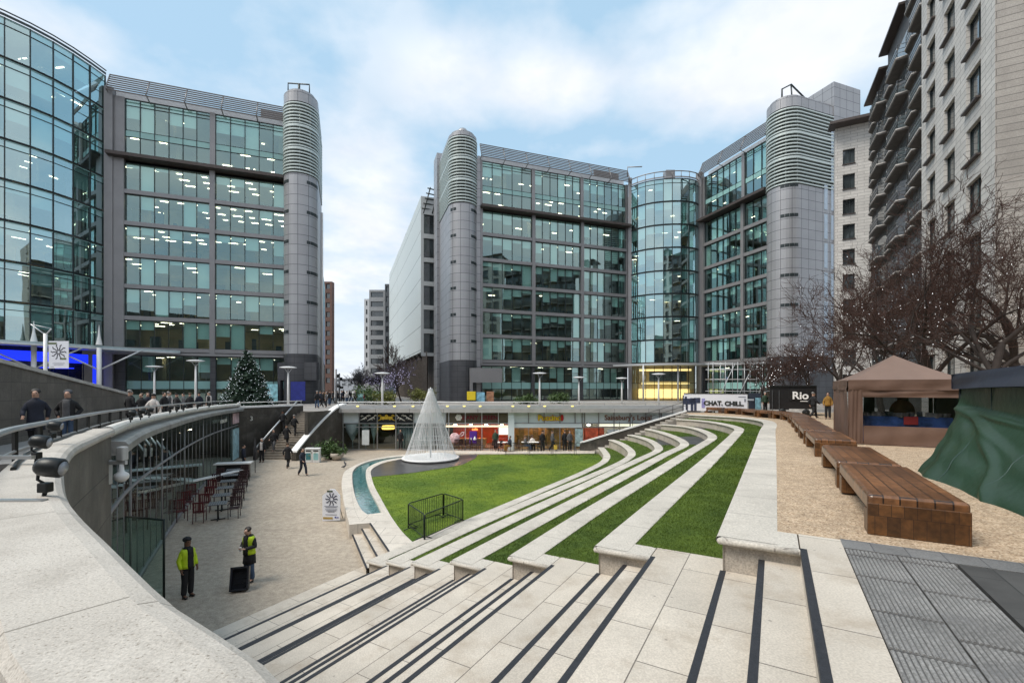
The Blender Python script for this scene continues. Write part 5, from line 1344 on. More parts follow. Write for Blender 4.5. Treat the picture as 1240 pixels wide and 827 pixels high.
# ------------------------------------------------------------------ curved glass front under the walkway
gf = thing('glass_restaurant', 'curved floor to ceiling glass restaurant front below the walkway parapet', 'restaurant', (-15, 22, 0))
gl = resample(offset_path(PARF[IEND - 3:], -.22), 31)
fr = MB()
for i in range(30):
    p, q = gl[i], gl[i + 1]; z1 = parz((p.y + q.y) / 2) - .6
    g = MB(); g.poly([(p.x, p.y, gz(p.y)), (p.x, p.y, z1), (q.x, q.y, z1), (q.x, q.y, gz(q.y))]); w_ = g.build('glass_panel', GLASSF, gf)
    g = MB(); g.tube([(p.x, p.y, gz(p.y)), (p.x, p.y, z1)], .014 if i % 5 else .035, 5); g.build('mullion', METAL, w_)
tl = [Vector((p.x, p.y, 3.1)) for p in gl]; m = MB(); m.tube(tl, .05, 6); m.build('transom', METAL, gf)
m = MB(); m.tube([Vector((p.x, p.y, gz(p.y) + .05)) for p in gl], .07, 6); m.build('base_frame', METAL, gf)
ba = offset_path(gl, -6.5)
m = MB()
m.ribbon([Vector((p.x, p.y, -.1)) for p in ba], [Vector((p.x, p.y, 4.6)) for p in ba]); 
for q0_, q1_ in ((gl[-1], ba[-1]), (gl[0], ba[0])): m.poly([(q0_.x, q0_.y, -.1), (q1_.x, q1_.y, -.1), (q1_.x, q1_.y, 4.6 if q0_ is gl[0] else 3.8), (q0_.x, q0_.y, 4.6 if q0_ is gl[0] else 3.8)])
m.build('interior_wall', surf('restaurant_back', (.13, .125, .12), var=.6, scale=.5), gf)
m = MB(); bk_ = offset_path(gl, -.34); m.ribbon([Vector((p.x, p.y, topz(p.y) - .28)) for p in bk_], [Vector((p.x, p.y, topz(p.y) - .28)) for p in ba]); m.ribbon([Vector((p.x, p.y, topz(p.y) - .28)) for p in bk_], [Vector((p.x, p.y, parz(p.y) - .5)) for p in bk_]); m.build('ceiling', surf('dark_ceiling', (.06, .06, .06)), gf)
m = MB(); m.ribbon([Vector((p.x, p.y, gz(p.y) + .012)) for p in gl], [Vector((p.x, p.y, gz(p.y) + .012)) for p in ba], flip=True); m.build('floor', surf('restaurant_floor', (.12, .10, .085), var=.3), gf)
m = MB(); ins = resample(offset_path(gl, -1.6), 16)
for i, p in enumerate(ins):
    if i % 2 == 0: m.box((p.x, p.y, gz(p.y) + .74), (.7, .7, .05)); m.tube([(p.x, p.y, gz(p.y)), (p.x, p.y, gz(p.y) + .74)], .04, 5)
    else: m.box((p.x, p.y, gz(p.y) + .45), (.45, .45, .06)); m.box((p.x - .2, p.y - .1, gz(p.y) + .72), (.06, .4, .5))
m.build('dining_furniture', DARKBR, gf)['kind'] = 'stuff'
m = MB(); ins = resample(offset_path(gl, -3.4), 40)
m.tube([Vector((p.x, p.y, 2.6 + .22 * (i % 3 == 0))) for i, p in enumerate(ins[8:34])], .03, 5); m.build('light_tube', glow('neon_white', (1, .97, .92), 5), gf)
for i, p in enumerate(resample(offset_path(gl, -2.6), 14)[1:-1]):
    m = MB(); m.lathe((p.x, p.y, 3.0), [(.01, .12), (.14, .06), (.17, 0), (.01, -.03)], 8); m.build('pendant_lamp', glow('restaurant_fill_lamp', (1, .8, .55), 9.0), gf)  # lamps added to brighten the interior seen through the glass
ps2 = MB(); p, q = gl[-3], gl[-1]; ps2.seg((q.x, q.y), (p.x, p.y), .6, 2.9, .04, -.06); ps2.build('glass_poster', surf('teal_leaf_poster', (.40, .60, .64), var=.4, scale=2.5), gf)
ps2 = MB(); ps2.seg((q.x, q.y), (p.x, p.y), 3.3, 4.1, .04, -.06); ps2.build('glass_sign', surf('pink_white_panel', (.58, .42, .44), var=.5, scale=1.2), gf)
p = gl[-6]; lettering('THE UNION', .34, (p.x + .3, p.y - .2, 3.75), math.atan2(gl[-3].y - gl[-8].y, gl[-3].x - gl[-8].x) + math.pi, CREAM, gf, .01, xs=1.0)
# door return and glass wind screen at the near end
m = MB()
p = gl[5]
m.poly([(p.x, p.y - .2, 0), (p.x + 1.4, p.y - .55, 0), (p.x + 1.4, p.y - .55, 2.3), (p.x, p.y - .2, 2.3)])
sc_ = thing('glass_screen', 'green tinted glass wind screen standing behind the foreground parapet', 'screen', (p.x, p.y, 0))
m.build('glass_sheet', glassy('green_glass', (.62, .78, .73), refl=.12, f90=.3), sc_)
m = MB(); m.tube([(p.x + 1.4, p.y - .55, 0), (p.x + 1.4, p.y - .55, 2.35)], .03, 6); m.tube([(p.x, p.y - .2, 2.32), (p.x + 1.4, p.y - .55, 2.32)], .03, 6); m.build('frame', GREENMET, sc_)
# white dome camera and speaker on the wall
cpos = at(147, 578, 9.6)
cam_ = thing('dome_camera', 'white dome security camera on a bracket at the parapet wall end', 'camera', cpos)
m = MB(); m.lathe((0, 0, 0), [(.002, -.10), (.07, -.08), (.125, -.02), (.135, .03), (.12, .08), (.05, .13), (.04, .28), (.002, .28)], 16); m.build('dome', WHITE, cam_, world=False)
m = MB(); m.box((-.12, .02, .31), (.42, .06, .08)); m.bevbox((.0, .02, .50), (.16, .16, .30), .03); m.box((-.3, .05, .1), (.05, .1, .5)); m.build('bracket', surf('pale_housing', (.5, .5, .49)), cam_, world=False)

# ------------------------------------------------------------------ left ramp wall
rw_ = thing('ramp_wall', 'long dark granite ramp wall with sloping pale coping behind two walking men', 'wall', (-19, 19, T))
A_, B_ = Vector((-14.2, 9.5)), Vector((-22.4, 26.4))
pts = [(A_, 7.5), (Vector((-16.9, 15.0)), 6.90), (B_, 5.70)]
m = MB(); c = MB()
for (p, z0), (q, z1) in zip(pts[:-1], pts[1:]):
    d, ln, n = d2(p, q)
    for mb, t0, t1, w_ in ((m, None, -.13, .2), (c, -.13, 0, .27)):
        cs = []
        for zz in ((0, 1)):
            for pp, ztop in ((p, z0), (q, z1)):
                for s in (w_, -w_):
                    z = (topz(pp.y) - .3 if zz == 0 and t0 is None else ztop + (t0 if zz == 0 else t1) if t0 is not None or zz == 1 else 0)
                    cs.append(mb.vert((pp.x + n.x * s, pp.y + n.y * s, z)))
        for qd in ((0, 2, 3, 1), (4, 5, 7, 6), (0, 4, 6, 2), (1, 3, 7, 5), (2, 6, 7, 3), (0, 1, 5, 4)): mb.face([cs[i] for i in qd])
m.build('wall_body', surf('ramp_granite', (.135, .122, .105), rough=.5, var=.3, scale=1.2, fine=.2, fscale=30, brick=(.62, .62, .010), mortar=(.05, .046, .042), moff=0, cvar=.3, stain=(1.1, (.24, .225, .20), .5)), rw_); c.build('coping', surf('pale_coping', (.48, .46, .43), var=.15), rw_)
# ================================================================== OBJECTS
# ---- timber benches along the gravel edge
WOODT = surf('bench_top_timber', (.21, .092, .036), rough=.32, var=.4, scale=1.1, fine=.35, fscale=12, brick=(3.4, .155, .008), mortar=(.018, .010, .006), cvar=.45, coat=.25, swap=True)
WOODE = surf('bench_end_timber', (.155, .066, .020), rough=.4, var=.5, scale=2.2, fine=.3, fscale=20, brick=(.118, .235, .003), mortar=(.03, .014, .007), moff=.31, cvar=.55, coat=.2)
BPX = [(1050,645),(1013,589.5),(986.5,552.3),(973,537),(966.6,528.6),(962,522),(958,516),(954,511.3),(946,508),(933,506.3),(914,504.8),(893,502),(873,500.7),(853,500)]
bpts2 = [on_top(*p) for p in BPX]
def make_bench(ln, lab, wd=.92, h=.48):
    o = thing('timber_bench', lab, 'bench', (0, 0, 0), group='broad timber benches along the gravel terrace')
    m = MB(); m.bevbox((0, ln / 2, h - .10), (wd, ln + .05, .20), .05, sg=4)
    sl = m.build('seat_slab', WOODT, o, world=False)
    for y in (.12, ln - .12):
        m = MB(); m.bevbox((0, y, (h - .2) / 2), (wd - .004, .24, h - .2), .012); m.build('end_support', WOODE, o, world=False)
    # end grain planks wrap over the near end
    m = MB(); m.bevbox((0, -.010, (h - .10) / 2), (wd + .004, .05, h - .10), .010); m.build('end_boards', WOODE, o, world=False)
    m = MB(); m.bevbox((0, ln + .010, (h - .10) / 2), (wd + .004, .05, h - .10), .010); m.build('end_boards', WOODE, o, world=False)
    return o
labs = ['largest timber bench, nearest, beside the ribbed paving', 'second timber bench from the ribbed paving, behind the largest one', 'third timber bench from the ribbed paving', 'fourth timber bench from the ribbed paving, beside the brown gazebo',
        'fifth timber bench from the ribbed paving', 'sixth timber bench from the ribbed paving', 'seventh timber bench from the ribbed paving', 'timber bench in front of the black kiosk wheels', 'timber bench at the bend in front of the black kiosk',
        'timber bench just left of the black kiosk', 'timber bench below the dark end of the white hoarding', 'timber bench below the last word on the white hoarding', 'timber bench farthest along, below the picture on the white hoarding']
for i in range(len(bpts2) - 1):
    a, b = bpts2[i], bpts2[i + 1]; d = Vector((b.x - a.x, b.y - a.y)); full = d.length; d /= full
    ln = min(3.0, full - .42) if i == 0 else clamp(full - .45, 1.4, 2.7)
    n = Vector((d.y, -d.x)); o = make_bench(ln, labs[i]); o.location = (a.x + n.x * .46, a.y + n.y * .46, topz(a.y) - .006); o.rotation_euler.z = math.atan2(d.y, d.x) - math.pi / 2

# ---- gazebo
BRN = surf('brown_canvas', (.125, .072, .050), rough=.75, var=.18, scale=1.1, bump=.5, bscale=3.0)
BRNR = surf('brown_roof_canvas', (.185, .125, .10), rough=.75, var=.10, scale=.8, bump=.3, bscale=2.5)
gc = Vector((11.3, 15.3)); gzb = topz(15.3) - .006
gaz = thing('gazebo', 'brown pop up gazebo with clear window panels on the gravel', 'gazebo', (gc.x, gc.y, gzb))
def gp(a, b, z): p = gc + v2 * a + u2 * b; return Vector((p.x, p.y, gzb + z))
S, EV, PK = 3.05, 2.12, 3.02
m = MB(); c0 = [(0, 0), (S, 0), (S, S), (0, S)]; nsub = 8
def roofz(t): return EV + (PK - EV) * (t ** 1.18)
for i in range(4):
    (a0, b0), (a1, b1) = c0[i], c0[(i + 1) % 4]
    for k in range(nsub):
        t0, t1 = k / nsub, (k + 1) / nsub
        q = lambda s, t: gp(lerp(lerp(a0, a1, s), S / 2, t), lerp(lerp(b0, b1, s), S / 2, t), roofz(t) - .05 * math.sin(math.pi * s) * (1 - t))
        for j in range(6):
            if t1 < 1: m.poly([q(j / 6, t0), q((j + 1) / 6, t0), q((j + 1) / 6, t1), q(j / 6, t1)], smooth=True)
            else: m.poly([q(j / 6, t0), q((j + 1) / 6, t0), gp(S / 2, S / 2, PK)], smooth=True)
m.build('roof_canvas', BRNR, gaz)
def cloth(pf, nu, nv, mt, name, parent, wave=.03, seed=0):
    """hanging cloth: pf(s,t) -> point; small folds across"""
    m = MB(); g = []
    r_ = random.Random(seed); ph = [r_.uniform(0, 6.28) for _ in range(4)]
    for i in range(nu + 1):
        row = []
        for j in range(nv + 1):
            s, t = i / nu, j / nv; row.append(m.vert(pf(s, t, wave * (math.sin(s * 23 + ph[0] + 2 * t) * .5 + math.sin(s * 9 + ph[1]) * .6 + math.sin(t * 7 + s * 5 + ph[2]) * .5))))
        g.append(row)
    for i in range(nu):
        for j in range(nv): m.face((g[i][j], g[i + 1][j], g[i + 1][j + 1], g[i][j + 1]), None, True)
    return m.build(name, mt, parent)
# valance strips
for (a0, b0), (a1, b1) in ((c0[0], c0[1]), (c0[3], c0[0])):
    nn = -u2 if b0 == b1 else -v2
    cloth(lambda s, t, w, a0=a0, b0=b0, a1=a1, b1=b1, nn=nn: gp(lerp(a0, a1, s), lerp(b0, b1, s), EV + .02 - .34 * t) + Vector((nn.x, nn.y, 0)) * (.03 + w * t), 30, 4, BRN, 'valance', gaz, .035, int(a0 * 7 + b0))
# front wall with clear window: frame of cloth strips
def strip(s0, s1, t0, t1, seed, bulge=0.0):
    cloth(lambda s, t, w: gp(lerp(s0, s1, s) * S, 0, EV - .30 - (EV - .32) * lerp(t0, t1, t)) - Vector((u2.x, u2.y, 0)) * (w + bulge * lerp(t0, t1, t)), 24, 8, BRN, 'side_wall', gaz, .02, seed)
strip(0, .13, 0, 1, 1); strip(.94, 1.0, 0, 1, 2); strip(.13, .94, 0, .14, 3); strip(.13, .94, .66, 1.0, 4, .10)
m = MB(); m.poly([gp(.13 * S, 0, EV - .30 - (EV - .32) * .66), gp(.94 * S, 0, EV - .30 - (EV - .32) * .66), gp(.94 * S, 0, EV - .30 - (EV - .32) * .14), gp(.13 * S, 0, EV - .30 - (EV - .32) * .14)])
m.build('clear_window', glassy('clear_vinyl', (.72, .76, .78), refl=.14, rough=.10, f90=.5, wav=.5), gaz)
cloth(lambda s, t, w: gp(0, lerp(0, S, s), EV - .3 - (EV - .32) * t) - Vector((v2.x, v2.y, 0)) * w, 24, 10, BRN, 'side_wall', gaz, .035, 9)
cloth(lambda s, t, w: gp(S, lerp(0, S, s), EV - .05 - (EV - .07) * t) + Vector((v2.x, v2.y, 0)) * w, 24, 10, BRN, 'side_wall', gaz, .035, 10)
for t0_, t1_ in ((0, .18), (.62, 1)): cloth(lambda s, t, w: gp(S * s, S, EV - .02 - (EV - .04) * lerp(t0_, t1_, t)) + Vector((u2.x, u2.y, 0)) * w, 20, 5, BRN, 'side_wall', gaz, .03, 31)
m = MB(); m.poly([gp(.02, S, EV - .02 - (EV - .04) * .62), gp(S, S, EV - .02 - (EV - .04) * .62), gp(S, S, EV - .02 - (EV - .04) * .18), gp(.02, S, EV - .02 - (EV - .04) * .18)]); m.build('clear_window', glassy('back_vinyl', (.55, .57, .58), refl=.1, rough=.15, f90=.4), gaz)
m = MB()
for a in (0, .36, .70, .97): q = gp(.05 + a * (S - .1), S - .02, EV / 2); m.box(q, (.34 if a in (.36, .70) else .12, .02, EV - .1), math.atan2(v2.y, v2.x))
m.build('wall_band', BRN, gaz)
for a, b in c0: 
    m = MB(); ia, ib = lerp(a, S / 2, .03), lerp(b, S / 2, .03); m.tube([gp(ia, ib, 0), gp(ia, ib, EV)], .022, 6); m.build('leg', BLACKM, gaz)
tb = thing('stall_table', 'trestle table with blue cloth and goods inside the brown gazebo', 'table', gp(1.5, .9, 0))
m = MB(); 
q0, q1 = gp(.5, .55, 0), gp(2.8, .55, 0)
m.seg((q0.x, q0.y), (q1.x, q1.y), gzb + .05, gzb + .92, .6, -.3); m.build('table_cloth', surf('blue_cloth', (.05, .11, .34), var=.7, scale=2.5), tb)
m = MB(); rr = random.Random(4)
for i in range(16):
    q = gp(rr.uniform(.5, 2.7), rr.uniform(.62, 1.1), .92); m.box((q.x, q.y, q.z + .05), (rr.uniform(.1, .35), rr.uniform(.1, .25), rr.uniform(.06, .22)), rr.random())
tag(m.build('goods', surf('mixed_goods', (.30, .26, .24), var=.8, scale=5), tb), kind='stuff')
m = MB(); q = gp(1.75, 1.5, 1.05); m.ball(q, .42, 14, 10, (1, .5, 1)); m.build('round_basket', surf('basket', (.34, .17, .07), var=.3), tb)
m = MB(); q = gp(1.75, .50, .8); m.box((q.x, q.y, q.z), (.36, .03, .26), math.atan2(v2.y, v2.x)); m.build('red_label', surf('red_label', (.6, .05, .05)), tb)

# ---- green and blue covered stall at right edge
GRN = surf('green_tarpaulin', (.014, .040, .016), rough=.36, var=.15, scale=.6, bump=.5, bscale=7.0, spec=.45)
GRND = surf('dark_green_sheet', (.022, .052, .046), rough=.45, var=.3, scale=.9, bump=.6, bscale=2.5)
NAVY = surf('navy_canopy', (.016, .018, .030), rough=.55, var=.25, scale=1.0, bump=.5, bscale=2.5)
tc0 = Vector((10.35, 10.5)); tz0 = topz(10.5) - .006
ten = thing('covered_stall', 'stall with navy canopy wrapped in draped green tarpaulin at right edge', 'stall', (tc0.x, tc0.y, tz0))
def tp(a, b, z): p = tc0 + v2 * a + u2 * b; return Vector((p.x, p.y, tz0 + z))
# side facing the seats runs towards the camera (-u2)
def crease(x): return 1 - abs(math.sin(x)) ** .55
def gpf(s, t, w):
    fl = max(0, t - .28) / .72
    out = 1.1 * fl ** 1.15 * (1 - .15 * s)
    for m_, a_, w_ in ((.05, .05, .02), (.28, .075, .028), (.62, .085, .034), (1.15, .08, .036), (2.0, .085, .045), (3.6, .08, .05), (7.5, .075, .06)):
        dd = (t - .27 - m_ * s * (1 + .25 * math.sin(5 * s + m_ * 9))) / math.sqrt(1 + m_ * m_); out += a_ * math.exp(-(dd / w_) ** 2) * min(1, 6 * s + .4) * (.6 + .4 * math.sin(9 * s + m_ * 20))
    out += .03 * math.sin(16 * s + 6 * t) * t + .018 * math.sin(29 * t - 11 * s) * t
    z = 1.83 * (1 - t) + .05 * math.sin(s * 9) * t * (1 - t) * 2
    return tp(-out, -7.0 * s - 1.17 * fl * (1 - s), max(.004, z)) - Vector((v2.x, v2.y, 0)) * w * .5
cloth(gpf, 110, 70, GRN, 'tarpaulin', ten, .05, 21)
cloth(lambda s, t, w: tp(-.02 + 3.0 * s, .02 + .5 * max(0, t - .5) * (1 - s), 1.83 * (1 - t)) + Vector((u2.x, u2.y, 0)) * w, 24, 12, GRN, 'tarpaulin', ten, .04, 22)
cloth(lambda s, t, w: tp(-.06 - .5 * t * s, .25 - 7.3 * s, 2.14 + .06 * math.sin(s * 3) - .36 * t) - Vector((v2.x, v2.y, 0)) * w, 40, 5, NAVY, 'valance', ten, .03, 23)
cloth(lambda s, t, w: tp(-.95 * max(0, t - .28) / .72 * (1 - s) + 3.0 * s, -6.98, max(.004, 1.83 * (1 - t))) - Vector((u2.x, u2.y, 0)) * w, 24, 12, GRN, 'tarpaulin', ten, .03, 24)
m = MB()
for k in range(12):
    for j in range(10):
        q = lambda a, t: tp(lerp(-.08, 2.0, t), lerp(.28, -7.05, a), 2.14 + .95 * t ** 1.2 * min(1, .35 + 1.5 * a) - .06 * math.sin(a * 9) * (1 - t))
        m.poly([q(k / 12, j / 10), q((k + 1) / 12, j / 10), q((k + 1) / 12, (j + 1) / 10), q(k / 12, (j + 1) / 10)][::-1], smooth=True)
m.build('roof_canvas', NAVY, ten)
m = MB(); m.poly([tp(-.08, .28, 2.14), tp(2.0, .28, 2.47), tp(3.2, .28, 2.14), tp(3.2, .28, 1.8), tp(-.08, .28, 1.8)][::-1]); m.build('valance', NAVY, ten)
for a, b in ((0, 0), (3, 0)):
    m = MB(); m.tube([tp(a, b, 0), tp(a, b, 2.1)], .025, 6); m.build('leg', BLACKM, ten)
for ss_ in (.22, .5, .78):
    m = MB(); m.tube([gpf(ss_, t_ / 30, 0) - Vector((v2.x, v2.y, 0)) * .006 for t_ in range(31)], .010, 4); m.build('seam', GRND, ten)
m = MB(); m.tube([tp(-.55, -1.9, 0.02), tp(-.62, -2.0, .10)], .03, 6); m.build('peg', WHITE, ten)

# ---- hoarding and kiosk at the far end
hd0, hd1 = at(828, HY, 39.6), at(905, HY, 37.6)
ho = thing('hoarding', 'long white hoarding reading CHAT CHILL behind the far benches', 'hoarding', (hd0.x, hd0.y, PLAZA))
hz0, hz1 = PLAZA + .15, 5.52; HP, HQ = (hd0.x, hd0.y), (hd1.x, hd1.y); d, ln, n = d2(HP, HQ); ha = math.atan2(d.y, d.x)
m = MB(); m.seg(HP, HQ, hz0, hz1, .14, 0); m.build('panel', surf('hoarding_white', (.72, .74, .80), var=.03), ho)
m = MB(); m.seg(HP, HQ, hz1, hz1 + .06, .2, 0)
for t in (0, .5, 1): q = Vector(HP).lerp(Vector(HQ), t); m.box((q.x, q.y + .1, (PLAZA + hz1) / 2 - .1), (.1, .1, hz1 - PLAZA - .1))
m.build('frame', BLACKM, ho)
BLK = surf('black_letter', (.008, .012, .008), rough=.5)
def hpos(t, z, o=.09): q = pq(HP, d, n, ln * t, o, z); return q
lettering('CHAT.', .50, hpos(.475, 4.72), ha, BLK, ho, .02, bold=.022, xs=1.0); lettering('CHILL.', .50, hpos(.80, 4.70), ha, BLK, ho, .02, bold=.022, xs=1.0)
m = MB()
for k, (t, z, w_, h_) in enumerate(((.085, 4.86, .9, .5), (.05, 4.45, .18, .75), (.135, 4.45, .2, .75), (.19, 4.5, .2, .85), (.22, 4.95, .5, .45), (.15, 4.95, .5, .4), (.035, 5.12, .18, .3))):
    q = hpos(t, z, .075); m.box(q, (w_, .03, h_), ha)
m.build('picture', surf('navy_print', (.03, .04, .085), var=.6, scale=4), ho)
m = MB(); m.box(hpos(.318, 4.72, .075), (.26, .03, .8), ha); m.build('side_print', surf('purple_print', (.25, .24, .5), var=.6, scale=8), ho)
m = MB(); m.box(hpos(.92, 5.28, .075), (.55, .03, .07), ha); m.box(hpos(.965, 5.0, .075), (.14, .03, .25), ha); m.build('small_print', surf('grey_print', (.25, .27, .32)), ho)
db = thing('dark_screen', 'dark blue screen panel with white patch joining the white hoarding', 'screen', (hd1.x, hd1.y, PLAZA))
e2 = at(921, HY, 37.2); m = MB(); m.seg((hd1.x + .08, hd1.y), (e2.x, e2.y), PLAZA - .02, 5.6, .3, 0); m.build('panel', surf('navy_panel', (.015, .022, .04), var=.3), db)
m = MB(); q = at(909, 484, 37.2); m.box((q.x, q.y, q.z), (.5, .05, .12)); q = at(918, 489, 36.95); m.build('white_patch', surf('white_patch', (.5, .55, .6)), db)
m = MB(); m.box((q.x, q.y, q.z), (.42, .05, 1.0)); m.build('blue_poster', surf('blue_poster', (.22, .45, .56), var=.5, scale=4), db)
k0_, k1_ = at(932, HY, 35.5), at(989, HY, 34.0)
ki = thing('food_kiosk', 'black food trailer kiosk reading Rio behind the bench row', 'kiosk', (k0_.x, k0_.y, topz(34)))
d, ln, n = d2(k0_, k1_); ka = math.atan2(d.y, d.x); kz = topz(34.5)
KB = surf('kiosk_black', (.012, .012, .013), rough=.35, var=.2)
m = MB(); m.seg(k0_, k1_, kz + .42, 6.1, 2.4, -1.2); m.build('body', KB, ki)
m = MB(); m.seg(k0_, k1_, 6.1, 6.2, 2.6, -1.2); m.build('roof', BLACKM, ki)
m = MB(); m.seg(Vector(k0_[:2]).lerp(Vector(k1_[:2]), .42), k1_, kz + 1.15, 5.98, .06, .03); m.build('serving_hatch', surf('hatch_black', (.02, .02, .021), rough=.2), ki)
m = MB()
for t in (.05, .2): q = Vector(k0_[:2]).lerp(Vector(k1_[:2]), t); m.box((q.x, q.y - .06, 5.0), (.05, .06, 1.7), ka)
m.build('trim', surf('grey_trim', (.06, .065, .07)), ki)
for t in (.28, .78):
    q = pq(k0_, d, n, ln * t, .02, kz + .26); m = MB(); st = len(m.v); m.lathe((0, 0, 0), [(.02, -.1), (.2, -.1), (.26, -.06), (.26, .06), (.2, .1), (.02, .1)], 14)
    M_ = Matrix.Translation(Vector(q)) @ Matrix.Rotation(ka, 4, 'Z') @ Matrix.Rotation(math.pi / 2, 4, 'X')
    for i in range(st, len(m.v)): m.v[i] = tuple(M_ @ Vector(m.v[i]))
    m.build('wheel', BLACKM, ki)
m = MB(); m.seg(Vector(k0_[:2]).lerp(Vector(k1_[:2]), .42), Vector(k0_[:2]).lerp(Vector(k1_[:2]), .9), kz + .3, kz + .5, .05, .06); m.build('number_plate', surf('plate', (.45, .45, .44), var=.3, scale=4), ki)
lettering('Rio', .78, pq(k0_, d, n, ln * .66, .09, 5.42), ka, WHITE, ki, .02, bold=.02)
m = MB(); m.box(pq(k0_, d, n, ln * .74, .09, 5.02), (.5, .03, .05), ka); m.build('underline', WHITE, ki)

# ---- cone of strings on white disc
fo = on_z(521.5, 556, ZL); fo = Vector((fo.x, fo.y, ZL))
ft_ = thing('string_cone', 'tall white cone of strings standing on a round white base', 'light cone', fo)
m = MB(); m.lathe((0, 0, 0), [(.01, .14), (2.0, .14), (2.12, .20), (2.16, .16), (2.16, .08), (1.95, .0), (.01, 0)], 48); m.build('round_base', WHITE, ft_, world=False)
m = MB(); H = 5.35; rr = random.Random(8)
for layer, (r0, nst) in enumerate(((1.95, 92), (1.55, 32), (1.2, 26))):
    for i in range(nst):
        a = 2 * math.pi * (i + rr.uniform(-.2, .2)) / nst; a2 = a + .12; rt_ = .13 + .02 * layer
        m.tube([(r0 * math.cos(a), r0 * math.sin(a), .16), (rt_ * math.cos(a2), rt_ * math.sin(a2), H)], .0075, 3, cap=False)
m.build('strings', WHITESTR, ft_, world=False)['kind'] = 'stuff'
m = MB()
for z, r_ in ((H, .14), (1.6, 1.42), (.9, 1.68)): m.tube([(r_ * math.cos(2 * math.pi * k / 32), r_ * math.sin(2 * math.pi * k / 32), z) for k in range(33)], .018, 5, cap=False)
m.tube([(0, 0, .1), (0, 0, H + .1)], .045, 8); m.build('frame', METALLT, ft_, world=False)

# ---- crowd barriers
def barrier(P, Q, z, h, label, group):
    P = Vector(P[:2]); Q = Vector(Q[:2]); c = (P + Q) / 2; ln = (Q - P).length
    o = thing('barrier_panel', label, 'barrier', (P.x, P.y, z), math.atan2((Q - P).y, (Q - P).x), group)
    m = MB()
    m.tube([(0.03, 0, .02), (0.03, 0, h), (.12, 0, h + .03), (ln - .12, 0, h + .03), (ln - .03, 0, h), (ln - .03, 0, .02)], .021, 6); m.tube([(.03, 0, .14), (ln - .03, 0, .14)], .017, 6); m.build('frame', GREENMET, o, world=False)
    m = MB(); n = int(ln / .105)
    for i in range(1, n): m.tube([(ln * i / n, 0, .14), (ln * i / n, 0, h + .02)], .0085, 4, cap=False)
    m.build('bars', GREENMET, o, world=False)
    for x in (.25, ln - .25): m = MB(); m.tube([(x, -.25, .02), (x, 0, .09), (x, .25, .02)], .018, 5); m.build('foot', GREENMET, o, world=False)
cz_ = ZL - .01
FB_, LB_, RB_, BB_ = zl(514, 655), zl(494, 639), zl(561, 633), zl(537, 624)
for a, b, lb_ in ((FB_, LB_, 'dark barrier panel on the left front side of the square pen on the lawn'), (FB_, RB_, 'dark barrier panel on the right front side of the square pen on the lawn'), (LB_, BB_, 'dark barrier panel on the left rear side of the square pen on the lawn'), (RB_, BB_, 'dark barrier panel on the right rear side of the square pen on the lawn')):
    barrier(a, b, cz_, .92, lb_, 'barrier panels of the pen on the lawn')
for i, (p0, p1) in enumerate(((612, 640), (641, 668), (669, 696), (697, 722))):
    a, b = on_z(p0, 551.5, ZL), on_z(p1, 551.2, ZL); barrier(a, b, ZL - .01, 1.0, ['leftmost', 'second from left', 'third from left', 'rightmost'][i] + ' low black barrier at the back edge of the lawn', 'barriers along the back of the lawn')

# ---- sign board by the channel
sb = on_gravel(401, 631); sg = thing('sign_board', 'white pointed top sign board with a snowflake wreath on the gravel', 'sign board', sb, R(-4))
m = MB(); w_, h_ = .80, 1.42
m.poly([(-w_ / 2, 0, .0), (w_ / 2, 0, .06), (w_ / 2, 0, h_ * .80), (w_ * .18, 0, h_), (-.05, 0, h_ * 1.0), (-w_ / 2, 0, h_ * .80)]); m.poly([(-w_ / 2, .05, .0), (w_ / 2, .05, .06), (w_ / 2, .05, h_ * .80), (w_ * .18, .05, h_), (-.05, .05, h_), (-w_ / 2, .05, h_ * .80)][::-1])
pl_ = [(-w_ / 2, .0), (w_ / 2, .06), (w_ / 2, h_ * .8), (w_ * .18, h_), (-.05, h_), (-w_ / 2, h_ * .8)]
for i in range(6):
    a, b = pl_[i], pl_[(i + 1) % 6]; m.poly([(a[0], 0, a[1]), (a[0], .05, a[1]), (b[0], .05, b[1]), (b[0], 0, b[1])])
m.build('board', surf('sign_white', (.76, .78, .84), var=.02), sg, world=False)
m = MB()
for k in range(10):
    a = k * math.pi / 5; c_, s_ = math.cos(a), math.sin(a); M_ = Matrix.Translation((.02 + .15 * c_, -.008, .98 + .15 * s_)) @ Matrix.Rotation(-a, 4, 'Y')
    m.box((0, 0, 0), (.15, .012, .035), M=M_); M_ = Matrix.Translation((.02 + .25 * c_, -.008, .98 + .25 * s_)) @ Matrix.Rotation(-a + .6, 4, 'Y'); m.box((0, 0, 0), (.09, .012, .03), M=M_)
m.build('snowflake_wreath', surf('navy_ink', (.03, .035, .07)), sg, world=False)
m = MB(); m.box((-.06, -.006, 1.33), (.26, .012, .07), M=Matrix.Translation((-.1, 0, .45)) @ Matrix.Rotation(R(-28), 4, 'Y') @ Matrix.Translation((0, 0, -.45)) if False else None); m.build('leaf_sprig', surf('leaf_ink', (.05, .07, .04)), sg, world=False)
m = MB()
for z, w in ((.67, .62), (.62, .5), (.53, .55), (.47, .45), (.42, .3), (.3, .52)): m.box((0, -.006, z), (w, .012, .028))
m.build('text_lines', surf('grey_ink', (.30, .31, .36)), sg, world=False)
m = MB(); m.box((-.15, -.006, .14), (.44, .012, .09)); m.build('gold_bar', surf('gold_ink', (.40, .28, .08)), sg, world=False)
m = MB(); m.box((.2, -.006, .18), (.07, .012, .07)); m.box((.30, -.006, .17), (.08, .012, .04)); m.build('logo_mark', surf('blue_ink', (.05, .07, .30)), sg, world=False)
